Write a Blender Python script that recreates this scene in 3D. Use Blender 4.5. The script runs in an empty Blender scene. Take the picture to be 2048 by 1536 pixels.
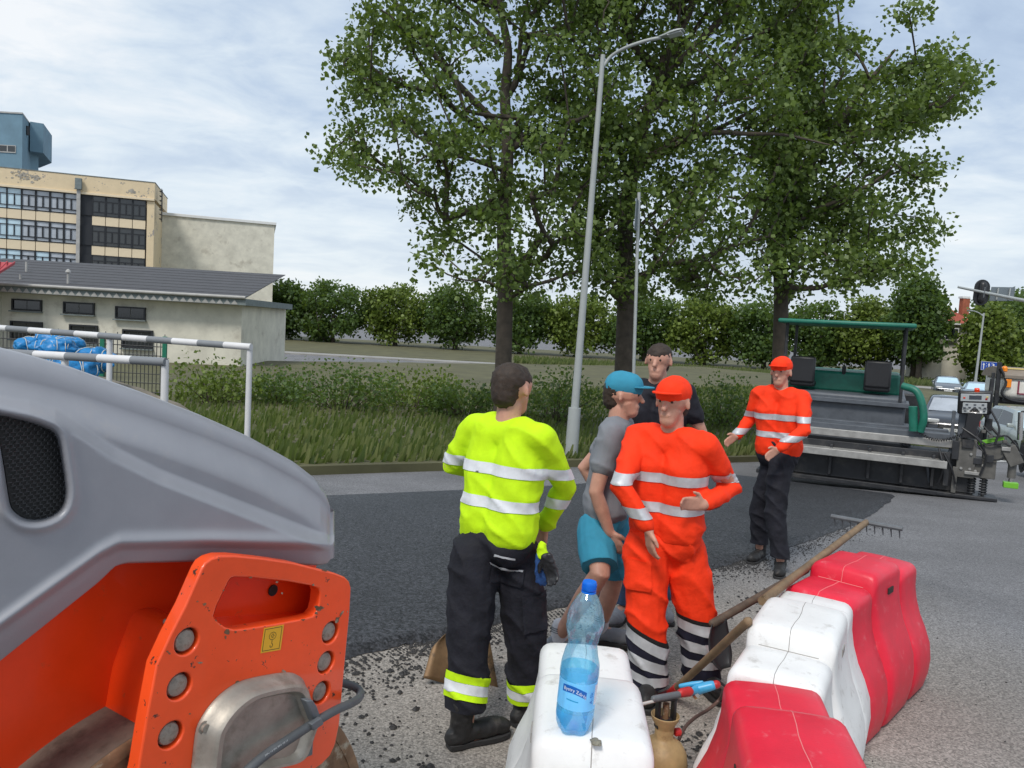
import bpy, bmesh, math, random
import numpy as np
from mathutils import Vector, Matrix, noise as mnoise

PI = math.pi
SC = bpy.context.scene
COL = SC.collection
random.seed(7)
RNG = np.random.default_rng(7)

# ------------------------------------------------------------------ camera
FPX, PITCH, ROLL, CAMH = 1538.0, math.radians(4.2), 0.055, 1.85
CF = Vector((0, math.cos(PITCH), -math.sin(PITCH)))
_r = Vector((1, 0, 0)); _u = Vector((0, math.sin(PITCH), math.cos(PITCH)))
CR = _r * math.cos(ROLL) + _u * math.sin(ROLL)
CU = _u * math.cos(ROLL) - _r * math.sin(ROLL)
CC = Vector((0, 0, CAMH))
cam_d = bpy.data.cameras.new('camera')
cam_d.sensor_fit = 'HORIZONTAL'; cam_d.sensor_width = 36.0
cam_d.lens = 36.0 * FPX / 2048.0
cam_d.clip_start = 0.05; cam_d.clip_end = 3000
cam = bpy.data.objects.new('camera', cam_d); COL.objects.link(cam)
cam.matrix_world = Matrix(((CR.x, CU.x, -CF.x, CC.x), (CR.y, CU.y, -CF.y, CC.y), (CR.z, CU.z, -CF.z, CC.z), (0, 0, 0, 1)))
SC.camera = cam

# ------------------------------------------------------------------ world and sun
SUN_EL, SUN_AZ = math.radians(52), math.radians(205)     # compass-like azimuth of the sun (from +Y, clockwise)
w = bpy.data.worlds.new('World'); SC.world = w; w.use_nodes = True
nt = w.node_tree; nt.nodes.clear()
def wn(t): return nt.nodes.new(t)
out = wn('ShaderNodeOutputWorld')
sky = wn('ShaderNodeTexSky'); sky.sky_type = 'NISHITA'; sky.sun_disc = False
sky.sun_elevation = SUN_EL; sky.sun_rotation = SUN_AZ; sky.air_density = 1.2; sky.dust_density = 2.0
bg1 = wn('ShaderNodeBackground'); bg1.inputs[1].default_value = 0.10
nt.links.new(sky.outputs[0], bg1.inputs[0])
tc = wn('ShaderNodeTexCoord'); sep = wn('ShaderNodeSeparateXYZ'); nt.links.new(tc.outputs['Generated'], sep.inputs[0])
def wmath(op, a, b=None):
    m = wn('ShaderNodeMath'); m.operation = op
    for i, v in enumerate((a, b)):
        if v is None: continue
        if isinstance(v, (int, float)): m.inputs[i].default_value = v
        else: nt.links.new(v, m.inputs[i])
    return m.outputs[0]
zz = wmath('ADD', wmath('MAXIMUM', sep.outputs[2], 0.0), 0.16)
cx = wmath('DIVIDE', sep.outputs[0], zz); cy = wmath('DIVIDE', sep.outputs[1], zz)
cmb = wn('ShaderNodeCombineXYZ'); nt.links.new(cx, cmb.inputs[0]); nt.links.new(cy, cmb.inputs[1])
def wnoise(scale, detail, rough, dist, loc):
    mp = wn('ShaderNodeMapping'); mp.inputs['Location'].default_value = loc; mp.inputs['Scale'].default_value = (0.95, 1.1, 1)
    mp.inputs['Rotation'].default_value = (0, 0, 0.35)
    nt.links.new(cmb.outputs[0], mp.inputs[0])
    n = wn('ShaderNodeTexNoise'); n.inputs['Scale'].default_value = scale; n.inputs['Detail'].default_value = detail
    n.inputs['Roughness'].default_value = rough; n.inputs['Distortion'].default_value = dist
    nt.links.new(mp.outputs[0], n.inputs['Vector']); return n.outputs['Fac']
n1 = wnoise(0.62, 9, 0.56, 0.5, (3.1, 7.7, 0)); n2 = wnoise(2.8, 7, 0.6, 0.6, (1.3, 2.2, 5))
nn = wmath('ADD', wmath('MULTIPLY', n1, 0.72), wmath('MULTIPLY', n2, 0.28))
cr = wn('ShaderNodeValToRGB'); nt.links.new(nn, cr.inputs[0])
e = cr.color_ramp.elements
e[0].position = 0.38; e[0].color = (0.38, 0.49, 0.68, 1)
e[1].position = 0.62; e[1].color = (0.97, 1.0, 1.03, 1)
k = cr.color_ramp.elements.new(0.47); k.color = (0.54, 0.66, 0.83, 1)
k = cr.color_ramp.elements.new(0.54); k.color = (0.74, 0.84, 0.94, 1)
# the air whitens towards the horizon all round
hz = wn('ShaderNodeMapRange'); hz.inputs[1].default_value = 0.0; hz.inputs[2].default_value = 0.30
hz.inputs[3].default_value = 0.62; hz.inputs[4].default_value = 0.0; hz.interpolation_type = 'SMOOTHSTEP'
nt.links.new(sep.outputs[2], hz.inputs[0])
mx = wn('ShaderNodeMix'); mx.data_type = 'RGBA'; nt.links.new(hz.outputs[0], mx.inputs[0])
nt.links.new(cr.outputs[0], mx.inputs[6]); mx.inputs[7].default_value = (0.90, 0.97, 1.02, 1)
bg2 = wn('ShaderNodeBackground'); bg2.inputs[1].default_value = 0.62; nt.links.new(mx.outputs[2], bg2.inputs[0])
ms = wn('ShaderNodeMixShader'); ms.inputs[0].default_value = 0.92
nt.links.new(bg1.outputs[0], ms.inputs[1]); nt.links.new(bg2.outputs[0], ms.inputs[2]); nt.links.new(ms.outputs[0], out.inputs[0])
sun_d = bpy.data.lights.new('sun', 'SUN'); sun_d.energy = 1.5; sun_d.angle = math.radians(14); sun_d.color = (1.0, 0.96, 0.9)
sun = bpy.data.objects.new('sun', sun_d); COL.objects.link(sun)
_sd = Vector((math.sin(SUN_AZ) * math.cos(SUN_EL), math.cos(SUN_AZ) * math.cos(SUN_EL), math.sin(SUN_EL)))
sun.rotation_euler = _sd.to_track_quat('Z', 'Y').to_euler(); sun.location = (0, 0, 30)
vs = SC.view_settings
vs.view_transform = 'Standard'; vs.look = 'None'; vs.exposure = 0.66; vs.gamma = 1.0; vs.use_curve_mapping = False
SC.cycles.max_bounces = 8; SC.cycles.transparent_max_bounces = 24

# ------------------------------------------------------------------ measuring the photograph
def ray(px, py): return CF + CR * ((px - 1024) / FPX) - CU * ((py - 768) / FPX)
def at(px, py, Y): d = ray(px, py); return CC + d * (Y / d.y)
def atZ(px, py, Z): d = ray(px, py); return CC + d * ((Z - CAMH) / d.z)
def gz(x, y):                                        # the street falls away from the camera, then levels out
    t = min(max((y - 4.0) / 22.0, 0.0), 1.0)
    return -1.5 * (t * 0.35 + 0.65 * t * t * (3 - 2 * t))
def gnd(px, py):
    p = atZ(px, py, 0.0)
    for _ in range(30):
        q = atZ(px, py, gz(p.x, p.y)); p = p * 0.5 + q * 0.5
    p.z = gz(p.x, p.y); return p

# ------------------------------------------------------------------ materials
MATS = {}
def pbr(name, col, rough=0.6, metal=0.0, var=0.0, vs_=3.0, bump=0.0, bs=40.0, col2=None, thr=None, coat=0.0, spec=0.5, trans=0.0, bdist=0.002):
    """Principled material; var = brightness mottling, col2/thr = worn or dirty spots of another colour, bump = grain."""
    m = bpy.data.materials.new(name); m.use_nodes = True; MATS[name] = m
    t = m.node_tree; L = t.links.new; b = t.nodes['Principled BSDF']
    b.inputs['Base Color'].default_value = (*col, 1); b.inputs['Roughness'].default_value = rough
    b.inputs['Metallic'].default_value = metal; b.inputs['Specular IOR Level'].default_value = spec
    b.inputs['Coat Weight'].default_value = coat; b.inputs['Transmission Weight'].default_value = trans
    tcn = t.nodes.new('ShaderNodeTexCoord')
    src = None
    if var > 0:
        n = t.nodes.new('ShaderNodeTexNoise'); n.inputs['Scale'].default_value = vs_; n.inputs['Detail'].default_value = 7; n.inputs['Roughness'].default_value = 0.65
        L(tcn.outputs['Object'], n.inputs['Vector'])
        r = t.nodes.new('ShaderNodeMapRange'); r.inputs[1].default_value = 0.3; r.inputs[2].default_value = 0.7
        r.inputs[3].default_value = 1 - var; r.inputs[4].default_value = 1 + var; L(n.outputs['Fac'], r.inputs[0])
        mm = t.nodes.new('ShaderNodeMix'); mm.data_type = 'RGBA'; mm.blend_type = 'MULTIPLY'; mm.inputs[0].default_value = 1
        mm.inputs[6].default_value = (*col, 1)
        cb = t.nodes.new('ShaderNodeCombineXYZ')
        for i in range(3): L(r.outputs[0], cb.inputs[i])
        L(cb.outputs[0], mm.inputs[7]); src = mm.outputs[2]; L(src, b.inputs['Base Color'])
        rr = t.nodes.new('ShaderNodeMapRange'); rr.inputs[3].default_value = max(rough - 0.08, 0.02); rr.inputs[4].default_value = min(rough + 0.1, 1)
        L(n.outputs['Fac'], rr.inputs[0]); L(rr.outputs[0], b.inputs['Roughness'])
    if col2 is not None:
        sc2, lo, hi = thr
        n = t.nodes.new('ShaderNodeTexNoise'); n.inputs['Scale'].default_value = sc2; n.inputs['Detail'].default_value = 8; n.inputs['Roughness'].default_value = 0.7
        L(tcn.outputs['Object'], n.inputs['Vector'])
        r = t.nodes.new('ShaderNodeMapRange'); r.inputs[1].default_value = lo; r.inputs[2].default_value = hi; L(n.outputs['Fac'], r.inputs[0])
        mm = t.nodes.new('ShaderNodeMix'); mm.data_type = 'RGBA'; L(r.outputs[0], mm.inputs[0])
        if src is not None: L(src, mm.inputs[6])
        else: mm.inputs[6].default_value = (*col, 1)
        mm.inputs[7].default_value = (*col2, 1); L(mm.outputs[2], b.inputs['Base Color'])
    if bump > 0:
        n = t.nodes.new('ShaderNodeTexNoise'); n.inputs['Scale'].default_value = bs; n.inputs['Detail'].default_value = 5
        L(tcn.outputs['Object'], n.inputs['Vector'])
        bp = t.nodes.new('ShaderNodeBump'); bp.inputs['Strength'].default_value = bump; bp.inputs['Distance'].default_value = bdist
        L(n.outputs['Fac'], bp.inputs['Height']); L(bp.outputs[0], b.inputs['Normal'])
    return m

M_orange = pbr('orange_paint', (0.90, 0.085, 0.014), 0.36, var=0.12, vs_=5, bump=0.12, bs=60, col2=(0.05, 0.032, 0.022), thr=(26, 0.645, 0.66), coat=0.25)
M_orange2 = pbr('orange_paint_clean', (0.86, 0.052, 0.004), 0.32, var=0.14, vs_=2.5, bump=0.08, bs=40, col2=(0.40, 0.10, 0.04), thr=(18, 0.62, 0.74), coat=0.15)
M_hood = pbr('grey_hood_plastic', (0.30, 0.302, 0.325), 0.34, var=0.10, vs_=3.5, bump=0.08, bs=220, col2=(0.36, 0.34, 0.33), thr=(7, 0.56, 0.78))
M_alu = pbr('dirty_cast_aluminium', (0.34, 0.31, 0.265), 0.45, metal=0.55, var=0.28, vs_=9, bump=0.15, bs=120, col2=(0.16, 0.135, 0.10), thr=(7, 0.52, 0.72))
M_bolt = pbr('rusty_bolt_steel', (0.34, 0.30, 0.25), 0.55, metal=0.35, var=0.45, vs_=60, bump=0.7, bs=120, col2=(0.12, .07, .04), thr=(60, .52, .7))
M_dark = pbr('dark_recess', (0.03, 0.022, 0.018), 0.8)
M_hose = pbr('hydraulic_hose_rubber', (0.075, 0.08, 0.085), 0.55, var=0.2, vs_=20, bump=0.3, bs=300)
M_greymetal = pbr('grey_sprayed_metal', (0.12, 0.13, 0.14), 0.5, var=0.2, vs_=20)
M_drum = pbr('drum_steel', (0.17, 0.145, 0.115), 0.55, metal=0.35, var=0.35, vs_=6, bump=0.4, bs=70, col2=(0.05, 0.04, 0.032), thr=(5, 0.5, 0.65))
M_rust = pbr('rusty_drum_rim', (0.20, 0.11, 0.055), 0.75, var=0.5, vs_=14, bump=0.5, bs=90, col2=(0.35, 0.30, 0.22), thr=(9, 0.55, 0.62))
M_yellow = pbr('sticker_yellow', (0.80, 0.42, 0.02), 0.5, var=0.06, vs_=20)
M_black = pbr('black_print', (0.012, 0.012, 0.012), 0.6)
M_plasticw = pbr('white_barrier_plastic', (0.80, 0.79, 0.77), 0.42, var=0.05, vs_=6, bump=0.3, bs=120, col2=(0.42, 0.39, 0.35), thr=(15, 0.56, 0.80))
M_plasticr = pbr('red_barrier_plastic', (0.70, 0.013, 0.040), 0.40, var=0.14, vs_=5, bump=0.25, bs=140, col2=(0.74, 0.17, 0.19), thr=(14, 0.58, 0.78))
M_seam = pbr('moulding_seam_dirt', (0.30, 0.28, 0.26), 0.8)
M_seamr = pbr('moulding_seam_pale', (0.75, 0.25, 0.24), 0.7)
M_wood = pbr('worn_wood', (0.20, 0.13, 0.07), 0.7, var=0.4, vs_=7, bump=0.4, bs=50)
M_wooddk = pbr('dark_dirty_wood', (0.085, 0.058, 0.04), 0.75, var=0.5, vs_=9, bump=0.5, bs=50)
M_spade = pbr('tarnished_spade_steel', (0.16, 0.095, 0.045), 0.5, metal=0.5, var=0.5, vs_=7, bump=0.3, bs=40, col2=(0.02, 0.018, 0.016), thr=(4, 0.52, 0.62))
M_redp = pbr('red_tool_paint', (0.50, 0.02, 0.02), 0.45, var=0.15, vs_=20)
M_blueV = pbr('blue_valve_paint', (0.06, 0.36, 0.62), 0.35, var=0.1, vs_=30)
M_chrome = pbr('chrome', (0.75, 0.73, 0.7), 0.18, metal=1.0)
M_whiterod = pbr('pale_metal_rod', (0.62, 0.60, 0.56), 0.35, metal=0.3)
M_gas = pbr('stained_cream_cylinder', (0.40, 0.27, 0.125), 0.55, var=0.28, vs_=10, bump=0.25, bs=70, col2=(0.17, 0.10, 0.045), thr=(8, 0.55, 0.70))
M_blackpl = pbr('black_plastic', (0.018, 0.018, 0.02), 0.4, var=0.2, vs_=30)
M_skin = pbr('skin', (0.52, 0.27, 0.19), 0.5, var=0.12, vs_=22, bump=0.12, bs=220)
M_sock = pbr('grey_white_sock', (0.55, 0.53, 0.55), 0.9, var=0.1, vs_=50, bump=0.5, bs=120)
M_navy = pbr('black_work_fabric', (0.012, 0.012, 0.018), 0.8, var=0.3, vs_=14, bump=0.8, bs=18, spec=0.35, bdist=0.012)
M_navy2 = pbr('navy_work_fabric', (0.011, 0.011, 0.024), 0.8, var=0.3, vs_=14, bump=0.5, bs=45, spec=0.3, bdist=0.004)
M_hivo = pbr('hivis_orange_fabric', (0.95, 0.045, 0.008), 0.75, var=0.10, vs_=9, bump=0.7, bs=15, spec=0.25, bdist=0.012)
M_hivy = pbr('hivis_yellow_fabric', (0.56, 0.86, 0.01), 0.75, var=0.08, vs_=14, bump=0.4, bs=45, spec=0.25, bdist=0.004)
M_refl = pbr('reflective_tape', (0.52, 0.53, 0.55), 0.5, metal=0.25, var=0.16, vs_=12, bump=0.3, bs=60)
M_reflw = pbr('white_reflective_tape', (0.72, 0.74, 0.76), 0.5, var=0.1, vs_=12, bump=0.3, bs=60)
M_short = pbr('teal_short_fabric', (0.03, 0.24, 0.36), 0.85, var=0.12, vs_=10, bump=0.4, bs=60)
M_jean = pbr('blue_denim', (0.05, 0.09, 0.17), 0.9, var=0.35, vs_=40, bump=0.4, bs=150)
M_grey = pbr('grey_cotton', (0.20, 0.21, 0.23), 0.9, var=0.12, vs_=8, bump=0.3, bs=60)
M_boot = pbr('black_boot_leather', (0.015, 0.014, 0.014), 0.6, var=0.4, vs_=20, bump=0.5, bs=70, col2=(0.07, 0.06, 0.05), thr=(10, 0.58, 0.72))
M_sole = pbr('boot_sole_rubber', (0.022, 0.021, 0.021), 0.75, var=0.3, vs_=30, bump=0.6, bs=60)
M_hair = pbr('short_dark_hair', (0.035, 0.022, 0.014), 0.7, var=0.4, vs_=60, bump=0.8, bs=150)
M_glove = pbr('blue_glove', (0.02, 0.07, 0.22), 0.8, var=0.3, vs_=30, bump=0.4, bs=80)
M_galv = pbr('galvanised_steel', (0.42, 0.44, 0.43), 0.5, metal=0.35, var=0.1, vs_=6)
M_lampgrey = pbr('lamp_grey_paint', (0.36, 0.38, 0.37), 0.5, var=0.06, vs_=5)
M_signback = pbr('sign_back_grey', (0.16, 0.19, 0.21), 0.5, var=0.1, vs_=3)
M_cream = pbr('cream_facade_panel', (0.70, 0.56, 0.36), 0.7, var=0.07, vs_=1.2, col2=(0.34, 0.30, 0.26), thr=(0.75, 0.595, 0.61))
M_creamb = pbr('cream_plain_panel', (0.74, 0.61, 0.42), 0.6, var=0.05, vs_=1.0)
M_frame = pbr('black_window_frame', (0.014, 0.016, 0.02), 0.5)
M_glassl = pbr('painted_sky_glass', (0.46, 0.62, 0.70), 0.06, var=0.2, vs_=0.7, spec=1.0)  # bright sky reflection put into the glass's base colour
M_glassm = pbr('grey_curtained_glass', (0.38, 0.41, 0.45), 0.10, var=0.25, vs_=0.9, spec=0.8)
M_glassd = pbr('dark_glass', (0.018, 0.022, 0.026), 0.07, var=0.3, vs_=1.0, spec=0.8)
M_bluetow = pbr('blue_grey_render', (0.14, 0.235, 0.30), 0.8, var=0.16, vs_=0.5, bump=0.2, bs=4)
M_render = pbr('stained_cream_render', (0.66, 0.63, 0.53), 0.9, var=0.16, vs_=0.9, bump=0.3, bs=14, col2=(0.40, 0.36, 0.29), thr=(0.8, 0.55, 0.75))
M_roofg = pbr('grey_felt_roof', (0.075, 0.075, 0.08), 0.85, var=0.12, vs_=1.5, bump=0.2, bs=20)
M_fascia = pbr('grey_slate_fascia', (0.17, 0.20, 0.20), 0.7, var=0.2, vs_=3)
M_gutter = pbr('pale_gutter_zinc', (0.38, 0.37, 0.35), 0.6, var=0.2, vs_=2)
M_redroof = pbr('red_sheet_roof', (0.42, 0.05, 0.06), 0.5, var=0.1, vs_=2)
M_tile = pbr('red_clay_tile', (0.33, 0.075, 0.045), 0.8, var=0.2, vs_=1.5, bump=0.4, bs=10)
M_white = pbr('white_paint', (0.72, 0.72, 0.70), 0.5, var=0.05, vs_=2)
M_bluebag = pbr('blue_plastic_sheet', (0.008, 0.19, 0.46), 0.4, var=0.35, vs_=8, bump=0.5, bs=14, bdist=0.02)
M_strap = pbr('pale_strap', (0.55, 0.55, 0.5), 0.7)
M_greenpost = pbr('green_post_paint', (0.01, 0.16, 0.09), 0.5)
M_wire = pbr('dark_fence_wire', (0.05, 0.05, 0.05), 0.6)
M_railw = pbr('rail_white_band', (0.66, 0.65, 0.64), 0.45, var=0.06, vs_=8)
M_railg = pbr('rail_grey_band', (0.20, 0.21, 0.22), 0.45, var=0.06, vs_=8)
M_bluesign = pbr('blue_sign_face', (0.008, 0.06, 0.36), 0.4)
M_tyre = pbr('tyre_rubber', (0.016, 0.016, 0.017), 0.8, bump=0.3, bs=60)
M_rim = pbr('alloy_rim', (0.38, 0.39, 0.40), 0.35, metal=0.7)
M_carsilver = pbr('silver_green_car_paint', (0.38, 0.42, 0.40), 0.28, metal=0.35, coat=0.5, var=0.03)
M_cardark = pbr('dark_car_paint', (0.022, 0.026, 0.035), 0.22, coat=0.6)
M_cargrey = pbr('grey_car_paint', (0.12, 0.14, 0.16), 0.25, metal=0.3, coat=0.6)
M_carblue = pbr('pale_blue_car_paint', (0.26, 0.32, 0.38), 0.25, metal=0.3, coat=0.6)
M_headl = pbr('headlight_glass', (0.62, 0.62, 0.6), 0.12, spec=0.9)
M_amber = pbr('amber_lens', (0.90, 0.26, 0.01), 0.3)
M_plate = pbr('number_plate', (0.72, 0.72, 0.70), 0.5)
M_pavb = pbr('paver_black_steel', (0.022, 0.023, 0.026), 0.5, var=0.4, vs_=5, bump=0.3, bs=30, col2=(0.07, 0.065, 0.06), thr=(3, 0.52, 0.7))
M_pavg = pbr('paver_grey_steel', (0.09, 0.10, 0.115), 0.5, var=0.25, vs_=5)
M_pavl = pbr('paver_worn_plate', (0.36, 0.35, 0.33), 0.5, metal=0.4, var=0.25, vs_=6)
M_pavd = pbr('paver_dusty_steel', (0.105, 0.10, 0.09), 0.65, var=0.3, vs_=8, bump=0.3, bs=40)
M_lime = pbr('lime_green_paint', (0.16, 0.45, 0.03), 0.45)
M_pgreen = pbr('dark_green_paint', (0.012, 0.15, 0.10), 0.45, var=0.2, vs_=8)
M_panel = pbr('console_face', (0.58, 0.60, 0.60), 0.45)
M_screen = pbr('console_screen', (0.09, 0.10, 0.12), 0.2)
M_truckw = pbr('cream_truck_panel', (0.72, 0.69, 0.62), 0.45, var=0.06, vs_=1.5)
M_maroon = pbr('maroon_line', (0.22, 0.03, 0.06), 0.5)
M_tarp = pbr('beige_tarp', (0.24, 0.20, 0.16), 0.8, var=0.15, vs_=3, bump=0.4, bs=8)
M_tarpe = pbr('yellow_tarp_edge', (0.72, 0.58, 0.22), 0.6)
M_brick = pbr('orange_chimney_brick', (0.36, 0.11, 0.06), 0.85, var=0.25, vs_=4)
M_bark = pbr('poplar_bark', (0.085, 0.068, 0.052), 0.9, var=0.35, vs_=5, bump=0.7, bs=14, bdist=0.02)

def leaf_mat(name, c_dark, c_light, tint=(0.19, 0.28, 0.035)):
    m = bpy.data.materials.new(name); m.use_nodes = True; MATS[name] = m
    t = m.node_tree; L = t.links.new; t.nodes.clear()
    o = t.nodes.new('ShaderNodeOutputMaterial'); g = t.nodes.new('ShaderNodeNewGeometry')
    r = t.nodes.new('ShaderNodeValToRGB'); L(g.outputs['Random Per Island'], r.inputs[0])
    r.color_ramp.elements[0].color = (*c_dark, 1); r.color_ramp.elements[1].color = (*c_light, 1)
    p = t.nodes.new('ShaderNodeBsdfPrincipled'); p.inputs['Roughness'].default_value = 0.5; p.inputs['Specular IOR Level'].default_value = 0.4
    L(r.outputs[0], p.inputs['Base Color'])
    tr = t.nodes.new('ShaderNodeBsdfTranslucent'); tr.inputs[0].default_value = (*tint, 1)
    mx_ = t.nodes.new('ShaderNodeMixShader'); mx_.inputs[0].default_value = 0.36
    L(p.outputs[0], mx_.inputs[1]); L(tr.outputs[0], mx_.inputs[2]); L(mx_.outputs[0], o.inputs[0]); return m
M_leaf = leaf_mat('poplar_leaves', (0.046, 0.080, 0.018), (0.205, 0.285, 0.075))
M_leafb = leaf_mat('dark_background_leaves', (0.028, 0.056, 0.014), (0.11, 0.18, 0.045))
M_leafy = leaf_mat('yellow_green_leaves', (0.065, 0.105, 0.014), (0.21, 0.28, 0.05), (0.16, 0.22, 0.03))
M_grass = leaf_mat('verge_grass', (0.05, 0.075, 0.025), (0.19, 0.20, 0.08))

def asphalt_mat(name, base, scale, grit, bump, dusty=None, rough=0.85, bdist=0.004, spec=0.4):
    m = bpy.data.materials.new(name); m.use_nodes = True; MATS[name] = m
    t = m.node_tree; L = t.links.new; b = t.nodes['Principled BSDF']
    b.inputs['Roughness'].default_value = rough; b.inputs['Specular IOR Level'].default_value = spec
    tcn = t.nodes.new('ShaderNodeTexCoord'); co = tcn.outputs['Object']
    v = t.nodes.new('ShaderNodeTexVoronoi'); v.inputs['Scale'].default_value = scale; L(co, v.inputs['Vector'])
    n = t.nodes.new('ShaderNodeTexNoise'); n.inputs['Scale'].default_value = 0.9; n.inputs['Detail'].default_value = 8; n.inputs['Roughness'].default_value = 0.6; L(co, n.inputs['Vector'])
    nf = t.nodes.new('ShaderNodeTexNoise'); nf.inputs['Scale'].default_value = scale * 0.55; nf.inputs['Detail'].default_value = 6; nf.inputs['Roughness'].default_value = 0.8; L(co, nf.inputs['Vector'])
    vr = t.nodes.new('ShaderNodeSeparateColor'); L(v.outputs['Color'], vr.inputs[0])
    r1 = t.nodes.new('ShaderNodeMapRange'); r1.inputs[3].default_value = 1 - grit; r1.inputs[4].default_value = 1 + grit; L(vr.outputs[0], r1.inputs[0])
    r3 = t.nodes.new('ShaderNodeMapRange'); r3.inputs[1].default_value = 0.35; r3.inputs[2].default_value = 0.65; r3.inputs[3].default_value = 1 - grit * 0.75; r3.inputs[4].default_value = 1 + grit * 0.75; L(nf.outputs['Fac'], r3.inputs[0])
    r2 = t.nodes.new('ShaderNodeMapRange'); r2.inputs[1].default_value = 0.3; r2.inputs[2].default_value = 0.7; r2.inputs[3].default_value = 0.80; r2.inputs[4].default_value = 1.16; L(n.outputs['Fac'], r2.inputs[0])
    def mul(a, bb):
        q = t.nodes.new('ShaderNodeMath'); q.operation = 'MULTIPLY'; L(a, q.inputs[0]); L(bb, q.inputs[1]); return q.outputs[0]
    f = mul(mul(r1.outputs[0], r2.outputs[0]), r3.outputs[0])
    c1 = t.nodes.new('ShaderNodeMix'); c1.data_type = 'RGBA'; c1.inputs[6].default_value = (*base, 1); c1.inputs[0].default_value = 0
    if dusty is not None:
        c1.inputs[7].default_value = (*dusty[0], 1)
        # pale milling dust lies round the working area, thinning out over a few metres (metres, world place)
        sp = t.nodes.new('ShaderNodeVectorMath'); sp.operation = 'DISTANCE'; L(co, sp.inputs[0]); sp.inputs[1].default_value = dusty[1]
        ad = t.nodes.new('ShaderNodeMath'); ad.operation = 'MULTIPLY_ADD'; L(n.outputs['Fac'], ad.inputs[0]); ad.inputs[1].default_value = 1.6; L(sp.outputs['Value'], ad.inputs[2])
        rd = t.nodes.new('ShaderNodeMapRange'); rd.inputs[1].default_value = dusty[2]; rd.inputs[2].default_value = dusty[3]; rd.inputs[3].default_value = 1; rd.inputs[4].default_value = 0
        L(ad.outputs[0], rd.inputs[0]); L(rd.outputs[0], c1.inputs[0])
    cb = t.nodes.new('ShaderNodeCombineXYZ')
    for i in range(3): L(f, cb.inputs[i])
    mm = t.nodes.new('ShaderNodeMix'); mm.data_type = 'RGBA'; mm.blend_type = 'MULTIPLY'; mm.inputs[0].default_value = 1
    L(c1.outputs[2], mm.inputs[6]); L(cb.outputs[0], mm.inputs[7]); L(mm.outputs[2], b.inputs['Base Color'])
    bp = t.nodes.new('ShaderNodeBump'); bp.inputs['Strength'].default_value = bump; bp.inputs['Distance'].default_value = bdist
    L(nf.outputs['Fac'], bp.inputs['Height']); L(bp.outputs[0], b.inputs['Normal']); return m
M_road = asphalt_mat('old_asphalt', (0.165, 0.163, 0.168), 120, 0.42, 0.7, dusty=((0.275, 0.248, 0.218), (0.3, 3.9, 0.0), 2.2, 4.6))
M_fresh = asphalt_mat('fresh_asphalt', (0.040, 0.041, 0.046), 70, 0.9, 1.0, rough=0.5, bdist=0.02, spec=0.5)
M_crumb = asphalt_mat('asphalt_crumbs', (0.035, 0.033, 0.032), 160, 0.5, 0.8, rough=0.7)
M_kerb = asphalt_mat('concrete_kerb', (0.30, 0.29, 0.27), 120, 0.2, 0.3)
M_paint = asphalt_mat('road_paint', (0.62, 0.62, 0.60), 90, 0.18, 0.3)

# ------------------------------------------------------------------ mesh helpers
def link(name, me, mat, parent=None):
    o = bpy.data.objects.new(name, me); COL.objects.link(o)
    for m in (mat if isinstance(mat, (list, tuple)) else [mat]): me.materials.append(m)
    if parent is not None: o.parent = parent
    return o
def inv(root): return Matrix.LocRotScale(root.location, root.rotation_euler, None).inverted()
def obj(name, bm, mat, parent=None, world=False, smooth=None, bevel=0.0, seg=2):
    """Link a bmesh as one mesh object; world=True: the shape was given in world metres and is moved into the parent's space."""
    if world and parent is not None:
        chain = parent; M = Matrix.Identity(4)
        while chain is not None: M = M @ inv(chain) if chain is parent else M; chain = None
        q = parent
        mats_ = []
        while q is not None: mats_.append(Matrix.LocRotScale(q.location, q.rotation_euler, None)); q = q.parent
        W = Matrix.Identity(4)
        for m_ in reversed(mats_): W = W @ m_
        bmesh.ops.transform(bm, matrix=W.inverted(), verts=bm.verts)
    bmesh.ops.recalc_face_normals(bm, faces=bm.faces)
    me = bpy.data.meshes.new(name); bm.to_mesh(me); bm.free()
    if smooth is not None:
        me.polygons.foreach_set('use_smooth', [True] * len(me.polygons))
        if smooth < 180: me.set_sharp_from_angle(angle=math.radians(smooth))
    o = link(name, me, mat, parent)
    if bevel > 0:
        b = o.modifiers.new('bevel', 'BEVEL'); b.width = bevel; b.segments = seg; b.limit_method = 'ANGLE'; b.angle_limit = math.radians(38)
        if smooth is None:
            me.polygons.foreach_set('use_smooth', [True] * len(me.polygons)); me.set_sharp_from_angle(angle=math.radians(40)); b.harden_normals = False
    return o
def thing(name, label, cat, loc=(0, 0, 0), rotz=0.0, group=None):
    o = bpy.data.objects.new(name, None); COL.objects.link(o); o.empty_display_size = 0.1
    o.location = loc; o.rotation_euler = (0, 0, rotz); o['label'] = label; o['category'] = cat
    if group: o['group'] = group
    return o
def tag(o, label, cat, group=None):
    o['label'] = label; o['category'] = cat
    if group: o['group'] = group
    return o
def copy_tree(o, parent=None):
    c = o.copy(); COL.objects.link(c)
    if parent is not None: c.parent = parent
    for ch in [x for x in o.children]: copy_tree(ch, c)
    return c
def B(): return bmesh.new()
def box(bm, c, s, rot=None):
    M = Matrix.Translation(c) @ (rot.to_4x4() if rot is not None else Matrix.Identity(4)) @ Matrix.Diagonal((s[0], s[1], s[2], 1))
    bmesh.ops.create_cube(bm, size=1.0, matrix=M)
def cyl(bm, p0, p1, r0, r1=None, n=16, cap=True): tube(bm, [p0, p1], [r0, r0 if r1 is None else r1], n, cap)
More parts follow.
